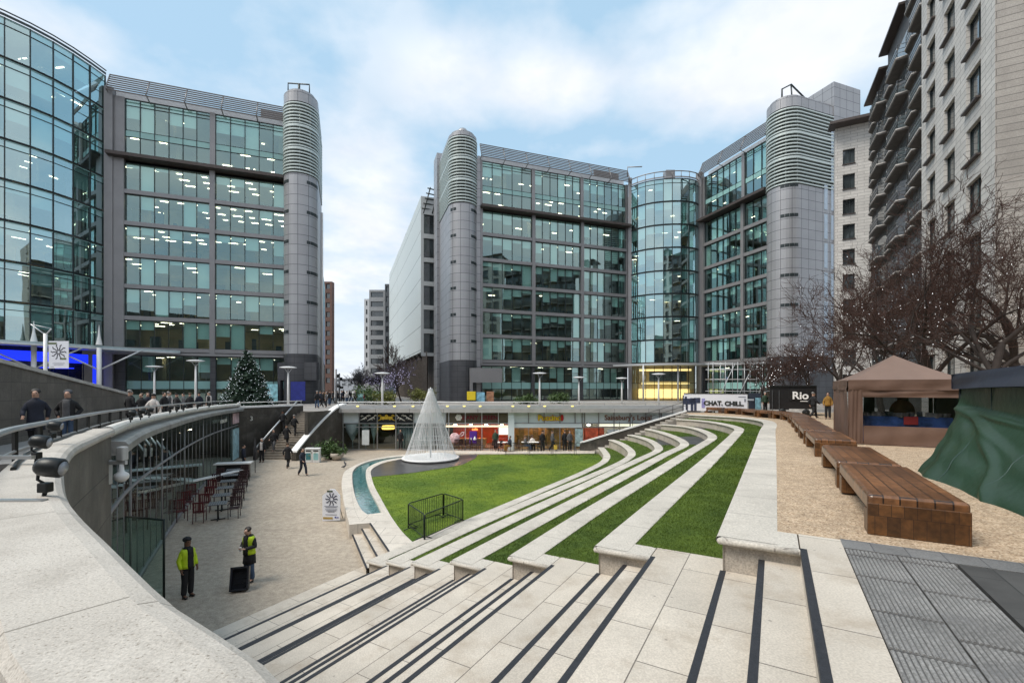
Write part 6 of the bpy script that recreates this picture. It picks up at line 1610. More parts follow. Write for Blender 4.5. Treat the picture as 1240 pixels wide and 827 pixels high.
m = MB(); m.tube([(-.3, .05, .9), (-.3, .5, 0)], .015, 5); m.tube([(.3, .05, .9), (.3, .5, 0)], .015, 5); m.build('stay', BLACKM, sg, world=False)

# ---- cafe tables and chairs, outdoor bar
CHR = surf('red_chair_frame', (.085, .012, .014), rough=.4, var=.3, scale=5); CHD = surf('dark_chair_frame', (.035, .014, .016), rough=.45, var=.3, scale=5); TBT = surf('grey_table_slats', (.20, .205, .22), rough=.35, var=.2, scale=3, brick=(2, .09, .014), mortar=(.03, .03, .03), moff=0)
def make_chair(mt, lab):
    o = thing('slatted_chair', lab, 'chair', (0, 0, 0), group='slatted chairs outside the glass restaurant')
    m = MB()
    for i in range(5): m.box((0, -.17 + .085 * i, .45), (.42, .07, .022))
    m.build('seat', mt, o, world=False)
    m = MB()
    for i in range(5): m.box((-.16 + .08 * i, .235 + .02, .68), (.045, .02, .40), M=None)
    m.box((0, .255, .89), (.44, .03, .06)); m.box((0, .245, .52), (.42, .025, .04)); m.build('backrest', mt, o, world=False)
    for x in (-.2, .2):
        m = MB(); m.tube([(x, -.2, 0), (x, -.2, .64)], .017, 5); m.build('leg', mt, o, world=False)
        m = MB(); m.tube([(x, .28, 0), (x, .22, .45), (x, .26, .9)], .017, 5); m.build('leg', mt, o, world=False)
        m = MB(); m.box((x, .02, .645), (.045, .48, .022)); m.build('armrest', mt, o, world=False)
    return o
def make_table(lab):
    o = thing('cafe_table', lab, 'table', (0, 0, 0), group='grey slatted cafe tables'); m = MB(); m.bevbox((0, 0, .735), (.72, .72, .035), .008); m.build('table_top', TBT, o, world=False)
    m = MB(); m.tube([(0, 0, .02), (0, 0, .72)], .035, 8); m.build('pedestal', BLACKM, o, world=False)
    m = MB(); m.box((0, 0, .02), (.55, .06, .035)); m.box((0, 0, .022), (.06, .55, .035)); m.build('foot', BLACKM, o, world=False); return o
ch_r = make_chair(CHR, 'x'); ch_d = make_chair(CHD, 'x'); tab0 = make_table('x'); first = {id(ch_r): True, id(ch_d): True, id(tab0): True}
def put(o, p, rz, lab):
    c = o if first.pop(id(o), None) else copy_tree(o)
    c.location = p; c.rotation_euler = (0, 0, rz); c['label'] = lab; return c
ta, tb_ = on_gravel(264, 629), on_gravel(283, 582)
dirt = (tb_ - ta).normalized(); ang = math.atan2(dirt.y, dirt.x); nr = Vector((dirt.y, -dirt.x, 0))
ords = ['nearest', 'second', 'third', 'fourth', 'fifth', 'farthest']
for i in range(6):
    p = ta.lerp(tb_, i / 5.2); p.z = gz(p.y); put(tab0, p, ang, ords[i] + ' grey slatted table in the row outside the glass front')
    for sgn, dist in ((-1, .68), (1, .62)):
        q = p + nr * sgn * dist + dirt * (.05 * (i % 2)); q.z = gz(q.y)
        put(ch_r if sgn < 0 and i < 4 else ch_d, q, ang + (math.pi / 2 if sgn < 0 else -math.pi / 2) + math.pi * 0 + .12 * (i % 3 - 1), '%s %s chair %s of its table' % (ords[i], 'red' if sgn < 0 and i < 4 else 'dark red', 'on the glass side' if sgn < 0 else 'on the open gravel side'))
    if i in (0, 1, 2):
        q = p - nr * 1.45 + dirt * .55; q.z = gz(q.y); put(ch_r, q, ang - math.pi / 2 + .4, ords[i] + ' spare red chair standing against the restaurant glass')
br_ = thing('outdoor_bar', 'black outdoor bar counter with bright white top by the restaurant', 'bar counter', on_gravel(283, 580))
b0, b1 = on_gravel(262, 581), on_gravel(300, 579)
m = MB(); m.seg(b0, b1, gz(28), gz(28) + .92, .55, -.28); m.build('body', KB, br_)
m = MB(); m.seg(b0, b1, gz(28) + .92, gz(28) + .99, .75, -.28, .15); m.build('counter_top', WHITE, br_)
sr = thing('service_counter', 'narrow white topped counter against the restaurant glass behind the tables', 'counter', on_gravel(240, 572))
b0, b1 = on_z(170, 600, .9), on_z(292, 568, 1.1); m = MB(); m.seg((b0.x, b0.y), (b1.x, b1.y), 1.02, 1.07, .4, 0); m.build('counter_top', WHITE, sr)
m = MB()
for t in (.02, .3, .6, .98): q = b0.lerp(b1, t); m.tube([(q.x, q.y, gz(q.y)), (q.x, q.y, 1.03)], .03, 5)
m.build('legs', BLACKM, sr)
umb = thing('closed_parasol', 'closed dark parasol beside the outdoor bar', 'parasol', on_gravel(309, 572)); m = MB(); m.lathe((0, 0, 0), [(.02, 0), (.02, .8), (.13, .85), (.09, 1.6), (.03, 2.2), (.005, 2.3)], 10); m.build('canopy', surf('dark_cloth', (.03, .03, .035)), umb, world=False)

# ---- bins, planter, pigeons, crate
def bin_(px, lab, mt):
    p = on_gravel(px, 559.5); o = thing('recycling_bin', lab, 'bin', p, R(8)); m = MB(); m.bevbox((0, 0, .50), (.50, .46, 1.0), .03); m.build('body', WHITE, o, world=False)
    m = MB(); m.box((0, -.235, .45), (.34, .02, .5)); m.build('front_label', mt, o, world=False); m = MB(); m.box((0, -.235, .88), (.36, .02, .10)); m.build('slot', BLACKM, o, world=False)
    m = MB(); m.bevbox((0, 0, 1.03), (.54, .50, .07), .02); m.build('lid', WHITE, o, world=False)
bin_(374.5, 'left white litter bin with dark teal label by the stair wall', surf('teal_label', (.05, .2, .22))); bin_(383.5, 'right white litter bin with pale teal label by the stair wall', surf('pale_teal_label', (.3, .55, .56)))
def pigeon(px, py, lab, rz):
    p = on_gravel(px, py); o = thing('pigeon', lab, 'pigeon', p, rz, None)
    m = MB(); m.tube([(-.19, 0, .13), (-.10, 0, .15), (0, 0, .15), (.07, 0, .19), (.095, 0, .25), (.12, 0, .275), (.145, 0, .265), (.175, 0, .255)], [.012, .045, .07, .06, .036, .036, .025, .004], 8)
    for y in (-.025, .025): m.tube([(0, y, .12), (.005, y, .02), (.03, y, .004)], .007, 4)
    m.build('body', surf('pigeon_grey', (.045, .05, .06), var=.4, scale=12), o, world=False)
pigeon(418, 563.5, 'pigeon standing farther back beside the channel kerb', 2.4); pigeon(416.5, 567.5, 'pigeon standing nearer beside the channel kerb', .6)
cp = on_gravel(291, 714); cr = thing('plastic_crate', 'black plastic crate tilted on edge in front of the second worker', 'crate', cp, R(18))
M_ = Matrix.Rotation(R(-62), 4, 'X'); m = MB()
w_, l_, h_ = .44, .62, .30
off = Matrix.Translation((0, .05, .02)) @ Matrix.Rotation(R(74), 4, 'X')
m.box((0, l_ / 2, -.01), (w_, l_, .02), M=off)
for x in (-w_ / 2, w_ / 2): m.box((x, l_ / 2, .13), (.02, l_, .28), M=off)
for y in (0, l_): m.box((0, y, .13), (w_, .02, .28), M=off)
for y in (0, l_): m.box((0, y, .27), (w_ + .05, .05, .03), M=off)
for x in (-w_ / 2, w_ / 2): m.box((x, l_ / 2, .27), (.05, l_ + .05, .03), M=off)
for y in (.15, .3, .45): m.box((0, y, .01), (w_ - .04, .02, .03), M=off)
zmin = min(v[2] for v in m.v); m.v = [(a, b, c - zmin) for a, b, c in m.v]
m.build('shell', surf('black_plastic', (.018, .02, .026), rough=.35, var=.2), cr, world=False)

# ---- lamp posts, banner, posts
def lamp(px, pyt, pyb, D, lab, head=True):
    p = at(px, pyb, D); p.z = PLAZA - .05; zt = CZ - (pyt - HY) / F * D; h = zt - p.z
    o = thing('lamp_post', lab, 'lamp post', p); m = MB(); m.tube([(0, 0, 0), (0, 0, h * .55), (0, 0, h - .55)], [.13, .10, .08], 8); m.build('pole', WHITE, o, world=False)
    m = MB(); m.lathe((0, 0, h), [(.01, .12), (.5, .08), (.78, .02), (.80, -.02), (.5, -.08), (.01, -.10)], 20); m.build('disc_head', surf('lamp_disc', (.72, .74, .76), var=.03), o, world=False)
    m = MB()
    for k in range(3): a = k * 2.1; m.tube([(0, 0, h - .6), (.42 * math.cos(a), .42 * math.sin(a), h - .05)], .025, 4)
    m.build('bracket', METALLT, o, world=False)
lamp(237, 437, 488, 46, 'white disc headed lamp post left of the christmas tree'); lamp(349, 445, 487, 45, 'white disc headed lamp post right of the christmas tree'); lamp(187, 444, 487, 50, 'white lamp post in front of the left block ground floor')
lamp(463, 452, 488, 48, 'white lamp post in front of the purple lit bare tree'); lamp(653.5, 452, 488, 52, 'white lamp post above the yellow lettered cafe'); lamp(701, 457, 488, 58, 'white lamp post above the red poster')
lamp(753, 458, 488, 60, 'white lamp post beside the glass bay column'); lamp(797.5, 453, 488, 54, 'white lamp post in front of the yellow lit lobby')
bn = at(55, 440, 38); bo = thing('banner_post', 'tall white post with white snowflake banner before the blue entrance', 'banner post', (bn.x, bn.y, topz(38) - .1))
zt = CZ + 66 * 38 / F; m = MB(); m.tube([(bn.x, bn.y, topz(38) - .1), (bn.x, bn.y, zt)], .13, 8); m.build('pole', WHITE, bo)
m = MB(); m.tube([(bn.x, bn.y, zt - .1), (bn.x - 1.0, bn.y - .2, zt + .75)], .05, 5); m.tube([(bn.x, bn.y, zt - .1), (bn.x + .5, bn.y, zt + .4)], .05, 5); m.tube([(bn.x - 1.0, bn.y - .2, zt + .75), (bn.x + .5, bn.y, zt + .42)], .03, 5); m.build('arm', METALLT, bo)
x0, x1 = bn.x + .28, bn.x + 1.95; z0, z1 = CZ + 24 * 38 / F, CZ + 57 * 38 / F
m = MB(); m.box(((x0 + x1) / 2, bn.y, (z0 + z1) / 2), (x1 - x0, .03, z1 - z0)); bnr = m.build('banner', surf('banner_white', (.66, .68, .74), var=.03), bo)
m = MB(); cx_, cz2 = (x0 + x1) / 2, z0 + (z1 - z0) * .60
for k in range(10):
    a = k * math.pi / 5
    for rr_, w_, h_, tw in ((.28, .34, .07, 0), (.56, .2, .07, .6)):
        M_ = Matrix.Translation((cx_ + rr_ * math.cos(a), bn.y - .02, cz2 + rr_ * math.sin(a))) @ Matrix.Rotation(-a + tw, 4, 'Y'); m.box((0, 0, 0), (w_, .015, h_), M=M_)
m.build('snowflake_print', surf('black_ink', (.02, .022, .03)), bnr)
m = MB(); m.box((cx_, bn.y - .018, z0 + .42), (1.0, .012, .06)); m.box((cx_, bn.y - .018, z0 + .3), (.8, .012, .05)); m.box((x0 + .3, bn.y - .018, z0 + .13), (.25, .012, .05)); m.build('text_lines', surf('grey_ink2', (.35, .36, .4)), bnr)
m = MB(); m.box((x0 + .3, bn.y - .02, z1 - .2), (.75, .012, .16), M=None); m.box((x1 - .45, bn.y - .02, z0 + .8), (.5, .012, .14)); m.build('leaf_print', surf('leaf_ink2', (.10, .13, .06)), bnr)
for px, pyt, D, lab in ((407, 447, 62, 'dark street post on the left at the far street corner'), (411, 452, 70, 'second dark street post farther along the far street')):
    p = at(px, 488, D); o = thing('street_post', lab, 'post', (p.x, p.y, PLAZA)); h = CZ - (pyt - HY) / F * D - PLAZA
    m = MB(); m.tube([(0, 0, 0), (0, 0, h)], .12, 6); m.build('pole', METAL, o, world=False); m = MB(); m.box((.2, 0, h * .8), (.5, .1, .5)); m.box((.35, 0, h * .5), (.5, .1, .35)); m.build('sign_plate', BLACKM, o, world=False)
# yellow and blue stand by the tower foot
for px0, px1, py0, py1, D, lab, mt in ((565.5, 576, 474, 484.5, 66, 'yellow advertising panel at the foot of the middle tower', surf('yellow_panel', (.72, .55, .02), var=.1)), (577, 587, 475, 487, 66.5, 'pale blue advertising panel right of the yellow one', surf('sky_panel', (.2, .42, .55), var=.6, scale=2)), (589, 598, 474, 487, 67, 'orange and brown notice right of the blue panel', surf('rust_panel', (.32, .16, .09), var=.6, scale=2))):
    a, b = at(px0, py0, D), at(px1, py1, D); o = thing('advert_panel', lab, 'advert', ((a.x + b.x) / 2, D, PLAZA)); m = MB(); m.bevbox(((a.x + b.x) / 2, D, (a.z + b.z) / 2), (b.x - a.x, .12, a.z - b.z), .03); m.build('panel', mt, o)
    m = MB(); m.box(((a.x + b.x) / 2, D, (PLAZA + b.z) / 2), ((b.x - a.x) * .5, .1, b.z - PLAZA + .05)); m.build('stand', BLACKM, o)
# scaffold by the right wing
sf = thing('scaffold', 'scaffold of grey tubes against the foot of the right office wing', 'scaffold', (33, 67, PLAZA))
m = MB()
for i in range(7):
    x = 27.6 + i * 1.7; 
    for y in (62.5, 64.0): m.tube([(x, y, PLAZA - .1), (x, y, 9.6)], .045, 5)
for z in (5.6, 7.2, 8.6, 9.4):
    for y in (62.5, 64.0): m.tube([(27.2, y, z), (38.2, y, z)], .04, 5)
for i in range(3): m.tube([(28 + 2.6 * i, 62.4, 4), (30.6 + 2.6 * i, 62.4, 9.4)], .045, 5)
m.build('poles', METALLT, sf)['kind'] = 'stuff'
m = MB(); m.box((32.7, 63.2, 7.25), (11, 1.4, .08)); m.build('deck', surf('scaffold_board', (.22, .18, .13)), sf)
# ================================================================== PEOPLE
SKIN = surf('skin', (.42, .25, .18), rough=.6, var=.08)
SKINB = surf('skin_brown', (.16, .08, .05), rough=.6, var=.08)
HAIR = surf('dark_hair', (.015, .011, .009), rough=.6, var=.3); HAIRB = surf('brown_hair', (.07, .04, .022), rough=.6, var=.3); HAIRG = surf('grey_hair', (.25, .24, .23), rough=.7, var=.2)
def cloth_m(n, c): return surf('cloth_' + n, c, rough=.85, var=.25, scale=6, bump=.3, bscale=14)
CB = cloth_m('black', (.014, .014, .016)); CN = cloth_m('navy', (.016, .02, .035)); CG = cloth_m('grey', (.09, .09, .095)); CJ = cloth_m('denim', (.05, .085, .15)); CW = cloth_m('white', (.60, .56, .53))
CT = cloth_m('tan', (.24, .15, .07)); CR = cloth_m('maroon', (.13, .02, .025)); CO = cloth_m('ochre', (.30, .16, .03)); CGR = cloth_m('green', (.03, .06, .035)); HV = surf('hi_vis_yellow', (.50, .68, .02), rough=.6, var=.12, scale=6); BOOT = surf('shoe_black', (.012, .012, .012), rough=.5)
def pose_points(kind):
    P = {}
    def S(n, L_, R_=None):
        P[n + 'L'] = L_; P[n + 'R'] = R_ if R_ else (-L_[0], L_[1], L_[2])
    P['pelvis'] = (0, 0, .95); P['waist'] = (0, -.005, 1.10); P['chest'] = (0, .01, 1.30); P['neck'] = (0, .02, 1.475); P['jaw'] = (0, 0, 1.565); P['head'] = (0, .01, 1.66)
    S('hip', (.085, 0, .92)); S('knee', (.095, -.02, .50)); S('ank', (.1, .02, .09)); S('toe', (.115, -.13, .04))
    S('sho', (.165, .01, 1.395)); S('elb', (.235, .03, 1.14)); S('wri', (.235, -.06, .90)); S('palm', (.232, -.085, .83))
    if kind == 'walk':
        P['kneeL'] = (.09, -.19, .54); P['ankL'] = (.09, -.25, .13); P['toeL'] = (.1, -.40, .10); P['kneeR'] = (-.09, .03, .50); P['ankR'] = (-.09, .30, .17); P['toeR'] = (-.1, .22, .05)
        P['elbL'] = (.24, .15, 1.17); P['wriL'] = (.22, .13, .93); P['palmL'] = (.215, .10, .86); P['elbR'] = (-.24, -.07, 1.15); P['wriR'] = (-.20, -.27, 1.0); P['palmR'] = (-.19, -.33, .96)
    if kind == 'climb':
        P['hipL'] = (.085, -.02, .92); P['kneeL'] = (.09, -.30, .74); P['ankL'] = (.09, -.24, .34); P['toeL'] = (.1, -.39, .30); P['kneeR'] = (-.09, .02, .50); P['ankR'] = (-.09, .12, .10); P['toeR'] = (-.1, -.02, .04)
        P['elbR'] = (-.24, -.06, 1.15); P['wriR'] = (-.2, -.26, 1.02); P['palmR'] = (-.19, -.32, .99)
    if kind == 'phone':
        P['jaw'] = (0, -.05, 1.545); P['head'] = (0, -.075, 1.63); P['neck'] = (0, .005, 1.465)
        S('elb', (.245, -.02, 1.15)); S('wri', (.085, -.27, 1.12)); S('palm', (.04, -.32, 1.13))
    if kind == 'pockets':
        S('elb', (.29, .08, 1.15)); S('wri', (.19, -.07, .96)); S('palm', (.165, -.10, .90))
    if kind == 'sit':
        d = -.46
        for k in list(P): 
            x, y, z = P[k]; P[k] = (x, y, z + d)
        S('knee', (.11, -.44, .50)); S('ank', (.11, -.42, .09)); S('toe', (.12, -.57, .04)); S('elb', (.23, -.08, .72)); S('wri', (.12, -.33, .74)); S('palm', (.09, -.4, .75))
    return P
RAD = dict(pelvis=(.135, .11), waist=(.125, .095), chest=(.15, .11), neck=(.062, .064), jaw=(.082, .094), head=(.102, .118), hip=(.088, .088), knee=(.058, .058), ank=(.04, .042), toe=(.038, .03), sho=(.045, .045), elb=(.042, .042), wri=(.029, .029), palm=(.036, .02))
EDG = [('pelvis', 'waist'), ('waist', 'chest'), ('chest', 'neck'), ('neck', 'jaw'), ('jaw', 'head')] + [(a + s if a not in ('pelvis', 'chest') else a, b + s) for s in 'LR' for a, b in (('pelvis', 'hip'), ('hip', 'knee'), ('knee', 'ank'), ('ank', 'toe'), ('chest', 'sho'), ('sho', 'elb'), ('elb', 'wri'), ('wri', 'palm'))]
_pm = {}
def skin_mesh(key, pts, edges, rad, root, sub=1):
    if key in _pm: return _pm[key]
    names = list(pts); idx = {n: i for i, n in enumerate(names)}
    me = bpy.data.meshes.new('body'); me.from_pydata([pts[n] for n in names], [(idx[a], idx[b]) for a, b in edges], [])
    o = bpy.data.objects.new('tmp', me); col.objects.link(o)
    o.modifiers.new('s', 'SKIN'); sv = me.skin_vertices[0].data
    for n, i in idx.items(): sv[i].radius = rad(n); sv[i].use_root = (n == root)
    ss = o.modifiers.new('u', 'SUBSURF'); ss.levels = sub; ss.render_levels = sub
    dg = bpy.context.evaluated_depsgraph_get(); dg.update()
    out = bpy.data.meshes.new_from_object(o.evaluated_get(dg)); bpy.data.objects.remove(o); out.name = 'body'
    out.polygons.foreach_set('use_smooth', [True] * len(out.polygons))
    _pm[key] = out; return out
def base(n): return n[:-1] if n[-1] in 'LR' and n[:-1] in RAD else n
def body_mesh(kind):
    if ('body', kind) in _pm: return _pm[('body', kind)]
    P = pose_points(kind); E = list(EDG); P = dict(P); P['crown'] = (P['head'][0], P['head'][1] + .015, P['head'][2] + .075)
    E.append(('head', 'crown')); hx, hy, hz = P['head']; P['nose'] = (hx, hy - .122, hz - .03); E.append(('head', 'nose'))
    R_ = {'crown': (.075, .085), 'nose': (.016, .022)}
    for s, sg in (('L', 1), ('R', -1)):
        w = Vector(P['wri' + s]); p = Vector(P['palm' + s]); d = (p - w).normalized(); sd = Vector((0, 1, 0)) if abs(d.y) < .7 else Vector((sg, 0, 0)); sd = (sd - d * sd.dot(d)).normalized(); cu = d.cross(sd).normalized() * (1 if d.cross(sd).x * sg < 0 else -1)
        for k, (o_, l_) in enumerate(((-.030, .062), (-.010, .074), (.010, .070), (.028, .054))):
            a = p + sd * o_ + d * .025; b = a + d * l_ * .55 + cu * .008; c = b + d * l_ * .35 + cu * .025
            for nm, q in (('a', a), ('b', b), ('c', c)): P['f%d%s%s' % (k, nm, s)] = tuple(q); R_['f%d%s%s' % (k, nm, s)] = (.0095, .0095) if nm != 'c' else (.0075, .0075)
            E += [('palm' + s, 'f%da%s' % (k, s)), ('f%da%s' % (k, s), 'f%db%s' % (k, s)), ('f%db%s' % (k, s), 'f%dc%s' % (k, s))]
        a = w + d * .03 - sd * .035 + cu * .01; b = a + d * .03 - sd * .02 + cu * .018
        P['ta' + s] = tuple(a); P['tb' + s] = tuple(b); R_['ta' + s] = (.012, .012); R_['tb' + s] = (.009, .009); E += [('wri' + s, 'ta' + s), ('ta' + s, 'tb' + s)]
    return skin_mesh(('body', kind), P, E, lambda n: R_[n] if n in R_ else RAD[base(n)], 'pelvis')
def part_mesh(kind, part, long_=False):
    key = (part, kind, long_)
    if key in _pm: return _pm[key]
    P = pose_points(kind); g = .028
    dz = -.46 if kind == 'sit' else 0.0
    if part in ('jacket', 'vest', 'bib'):
        top = [(1.12, .166, .128), (1.22, .182, .136), (1.32, .196, .138), (1.385, .198, .130), (1.425, .172, .116), (1.455, .128, .100), (1.485, .088, .086), (1.525, .074, .080)]
        low = [(.60, .205, .165), (.74, .198, .158)] if long_ else []
        rings = ([] if kind == 'sit' else low) + [(.86, .190, .148), (.98, .182, .142)] + top
        if part == 'vest': rings = [(z, rx + .012, ry + .014) for z, rx, ry in [(.90, .190, .148), (.98, .182, .142)] + top[:6]]
        if part == 'bib': rings = [(z, min(rx, .088), ry + .034) for z, rx, ry in [(.90, .190, .148), (.98, .182, .142)] + top[:7]]
        lean = -.03 if kind == 'phone' else 0.0; m = MB(); n = 18; R_ = []
        for z, rx, ry in rings:
            oy = lean * clamp((z - 1.2) / .3, 0, 1); ring = []
            for k in range(n):
                a = 2 * math.pi * k / n; w = 1 + .022 * math.sin(5 * a + z * 21) + .015 * math.sin(9 * a - z * 33)
                e_ = .3 if part == 'bib' else 1.0; ca, sa = math.cos(a), math.sin(a); ca = math.copysign(abs(ca) ** e_, ca); sa = math.copysign(abs(sa) ** e_, sa)
                ring.append(m.vert((rx * ca * w, ry * sa * w + oy, z + dz)))
            R_.append(ring)
        for i in range(len(R_) - 1):
            for k in range(n): k2 = (k + 1) % n; m.face((R_[i][k], R_[i][k2], R_[i + 1][k2], R_[i + 1][k]), None, True)
        m.face(R_[0][::-1]); m.face(R_[-1])
        me = bpy.data.meshes.new(part); me.from_pydata(m.v, [], m.f); me.polygons.foreach_set('use_smooth', [True] * len(m.f)); _pm[key] = me; return me
    if part in ('sleeveL', 'sleeveR'):
        sd_ = part[-1]; a, b, c = [Vector(P[n_ + sd_]) for n_ in ('sho', 'elb', 'wri')]; a = a + Vector((-.035 if sd_ == 'L' else .035, 0, -.012)); m = MB()
        pts = [a, a.lerp(b, .18), a.lerp(b, .5), a.lerp(b, .85), b, b.lerp(c, .2), b.lerp(c, .6), b.lerp(c, .93)]
        m.tube(pts, [.062, .078, .068, .062, .062, .058, .052, .047], 10)
        me = bpy.data.meshes.new('sleeve'); me.from_pydata(m.v, [], m.f); me.polygons.foreach_set('use_smooth', [True] * len(m.f)); _pm[key] = me; return me
    if part == 'trousers':
        keep = ['pelvis', 'hipL', 'hipR', 'kneeL', 'kneeR', 'ankL', 'ankR']; Q = {n: P[n] for n in keep}
        for n in ('ankL', 'ankR'): Q[n] = (P[n][0], P[n][1], P[n][2] - .035)
        x, y, z = P['waist']; Q['waist'] = (x, y, z - .05)
        E = [('pelvis', 'waist'), ('pelvis', 'hipL'), ('hipL', 'kneeL'), ('kneeL', 'ankL'), ('pelvis', 'hipR'), ('hipR', 'kneeR'), ('kneeR', 'ankR')]
        return skin_mesh(key, Q, E, lambda n: tuple(r + (.026 if base(n) != 'ank' else .036) for r in RAD[base(n)]), 'pelvis')
    if part in ('shoeL', 'shoeR'):
        s = part[-1]; a = Vector(P['ank' + s]); t = Vector(P['toe' + s]); h = a + Vector((0, .03, -.045))
        return skin_mesh(key, {'a': tuple(a), 'h': tuple(h), 't': tuple(t + Vector((0, -.02, -.005)))}, [('a', 'h'), ('h', 't')], lambda n: {'a': (.052, .055), 'h': (.05, .045), 't': (.046, .034)}[n], 'h')
    if part in ('hair', 'cap', 'hood'):
        x, y, z = P['head']; b = .0 if part == 'hair' else .006
        Q = {'a': (x, y + .035, z - .02), 'b': (x, y + .02, z + .06), 'c': (x, y - .03, z + .085)}; E = [('a', 'b'), ('b', 'c')]
        rd = {'a': (.122 + b, .112 + b), 'b': (.120 + b, .124 + b), 'c': (.10 + b, .072 + b)}
        if long_: Q['d'] = (x, y + .075, z - .16); E.append(('a', 'd')); rd['d'] = (.085, .05)
        if part == 'cap': Q['e'] = (x, y - .15, z + .055); E.append(('c', 'e')); rd['e'] = (.06, .012)
        if part == 'hood': Q = {'a': (x, y + .09, z - .16), 'b': (x, y + .06, z - .22)}; E = [('a', 'b')]; rd = {'a': (.13, .07), 'b': (.14, .08)}
        return skin_mesh(key, Q, E, lambda n: rd[n], 'a')
def person(label, loc, rz, kind='stand', jacket=CB, trousers=CB, hair=HAIR, skin=SKIN, long_coat=False, long_hair=False, scale=1.0, vest=None, group=None, bib=None, cap=None, hood=None, eyes=False, sleeves=None, shoes=BOOT):
    r = thing('person', label, 'person', loc, rz, group); r.scale = (scale,) * 3
    def add(name, me, m):
        o = bpy.data.objects.new(name, me); col.objects.link(o); o.parent = r
        if not me.materials: me.materials.append(m)
        o.material_slots[0].link = 'OBJECT'; o.material_slots[0].material = m; return o
    add('body', body_mesh(kind), skin); add('jacket', part_mesh(kind, 'jacket', long_coat), jacket); add('sleeve', part_mesh(kind, 'sleeveL'), sleeves or jacket); add('sleeve', part_mesh(kind, 'sleeveR'), sleeves or jacket); add('trousers', part_mesh(kind, 'trousers'), trousers)
    add('shoe', part_mesh(kind, 'shoeL'), shoes); add('shoe', part_mesh(kind, 'shoeR'), shoes)
    if cap: add('cap', part_mesh(kind, 'cap'), cap)
    else: add('hair', part_mesh(kind, 'hair', long_hair), hair)
    if vest: add('vest', part_mesh(kind, 'vest'), vest)
    if bib: add('vest_front', part_mesh(kind, 'bib'), bib)
    if hood: add('hood', part_mesh(kind, 'hood'), hood)
    if eyes:
        x, y, z = pose_points(kind)['head']
        for s in (-1, 1): m = MB(); m.ball((x + s * .034, y - .100, z - .005), .012, 8, 6); m.build('eye', HAIR, r, world=False)
        m = MB(); m.ball((x, y - .098, z - .072), .012, 8, 5, (2.0, .5, .45)); m.build('mouth', surf('lip', (.26, .10, .08)), r, world=False)
    return r
def g_at(px, py): p = on_gravel(px, py); return p
w1 = person('worker in yellow hi-vis sleeves and black waistcoat standing by the parapet edge', g_at(227, 723), R(70), 'stand', CB, CB, HAIR, SKINB, vest=HV, bib=CB, sleeves=HV, cap=CB, hood=surf('grey_hood', (.4, .4, .4), var=.2), eyes=True, scale=.97)
w2 = person('worker in black jacket and yellow hi-vis vest looking down at his hands', g_at(302, 704), R(-15), 'phone', CB, CJ, HAIR, SKIN, vest=HV, bib=CB, long_coat=True, eyes=True, scale=.98)
m = MB(); m.bevbox((0, -.345, 1.14), (.08, .03, .15), .006); m.build('phone', surf('phone_white', (.6, .6, .62)), w2, world=False)
person('walker in dark navy clothes crossing the gravel left of the channel', g_at(366.5, 576), R(60), 'walk', CN, CN, HAIR, SKIN)
person('walker in black coat at the foot of the back stairs', g_at(348.5, 567), R(180), 'walk', CB, CB, HAIRB, SKIN, long_coat=True)
person('man in black jacket and white shirt beside the stair foot', g_at(317, 559.5), R(10), 'stand', CB, CB, HAIRG, SKIN, vest=None, bib=CW)
person('waiter in navy standing behind the outdoor bar', g_at(295, 570), R(120), 'stand', CN, CN, HAIR, SKIN)
def stair_p(px, t): 
    a = SA.lerp(SB, t); z = lerp(.46, PLAZA, (int(t * NB_) + 1) / NB_); D = a.y + .12; return Vector(((px - CX) / F * D, D, z))
person('climber in black with light jeans low on the back stairs', stair_p(331.5, .10), R(0), 'walk', CB, CG, HAIR, SKIN)
person('climber in black coat part way up the back stairs on the right', stair_p(347, .20), R(180), 'climb', CB, CB, HAIR, SKIN, long_coat=True)
person('climber with white hair higher up the back stairs', stair_p(356.5, .42), R(180), 'climb', CB, CB, HAIRG, SKIN)
person('climber in black in the shade of the wall on the back stairs', stair_p(342.5, .50), R(180), 'climb', CB, CB, HAIR, SKINB)
def plz(px, D, dz=0): return Vector(((px - CX) / F * D, D, topz(D) - .012 + dz))
person('man in navy fur hooded parka walking on the walkway, left of the pair', plz(43, 13.4), R(35), 'walk', CN, CB, HAIR, SKIN, hood=cloth_m('fur', (.22, .16, .11)), eyes=True, scale=1.03, long_coat=True)
person('man in black jacket, scarf and grey beanie walking on the walkway, right of the pair', plz(82, 14.2), R(28), 'pockets', CB, CJ, cloth_m('beanie', (.06, .065, .075)), SKIN, bib=CG, eyes=True, scale=1.02)
person('large man in black coat at the end of the ramp wall seen from behind', plz(158, 22), R(170), 'stand', CB, CB, HAIRG, SKIN, long_coat=True, scale=1.05)
person('person in cream white jacket leaning by the walkway railing', plz(186, 21.5), R(190), 'pockets', CW, CW, HAIR, SKIN, scale=.95)
crowd = [(171, 25, 'man in black reaching out beside the ramp wall end', CB, 'walk', HAIRB), (179, 27, 'woman with brown hair behind the cream jacketed person', CN, 'stand', HAIRB), (199, 28, 'figure in black right of the cream jacketed person', CB, 'stand', HAIR), (205, 29, 'figure in patterned black and white top on the walkway', CG, 'pockets', HAIRG),
         (214, 31, 'figure in dark coat left of the lamp post on the walkway', CB, 'walk', HAIR), (230, 33, 'man in black jacket left of the tall lamp post', CB, 'stand', HAIRB), (241, 34, 'man in navy right of the tall lamp post', CN, 'stand', HAIR), (253, 35, 'person in black with pale scarf left of the christmas tree', CB, 'stand', HAIRG), (222, 36, 'figure in dark grey behind the walkway group', CG, 'stand', HAIR)]
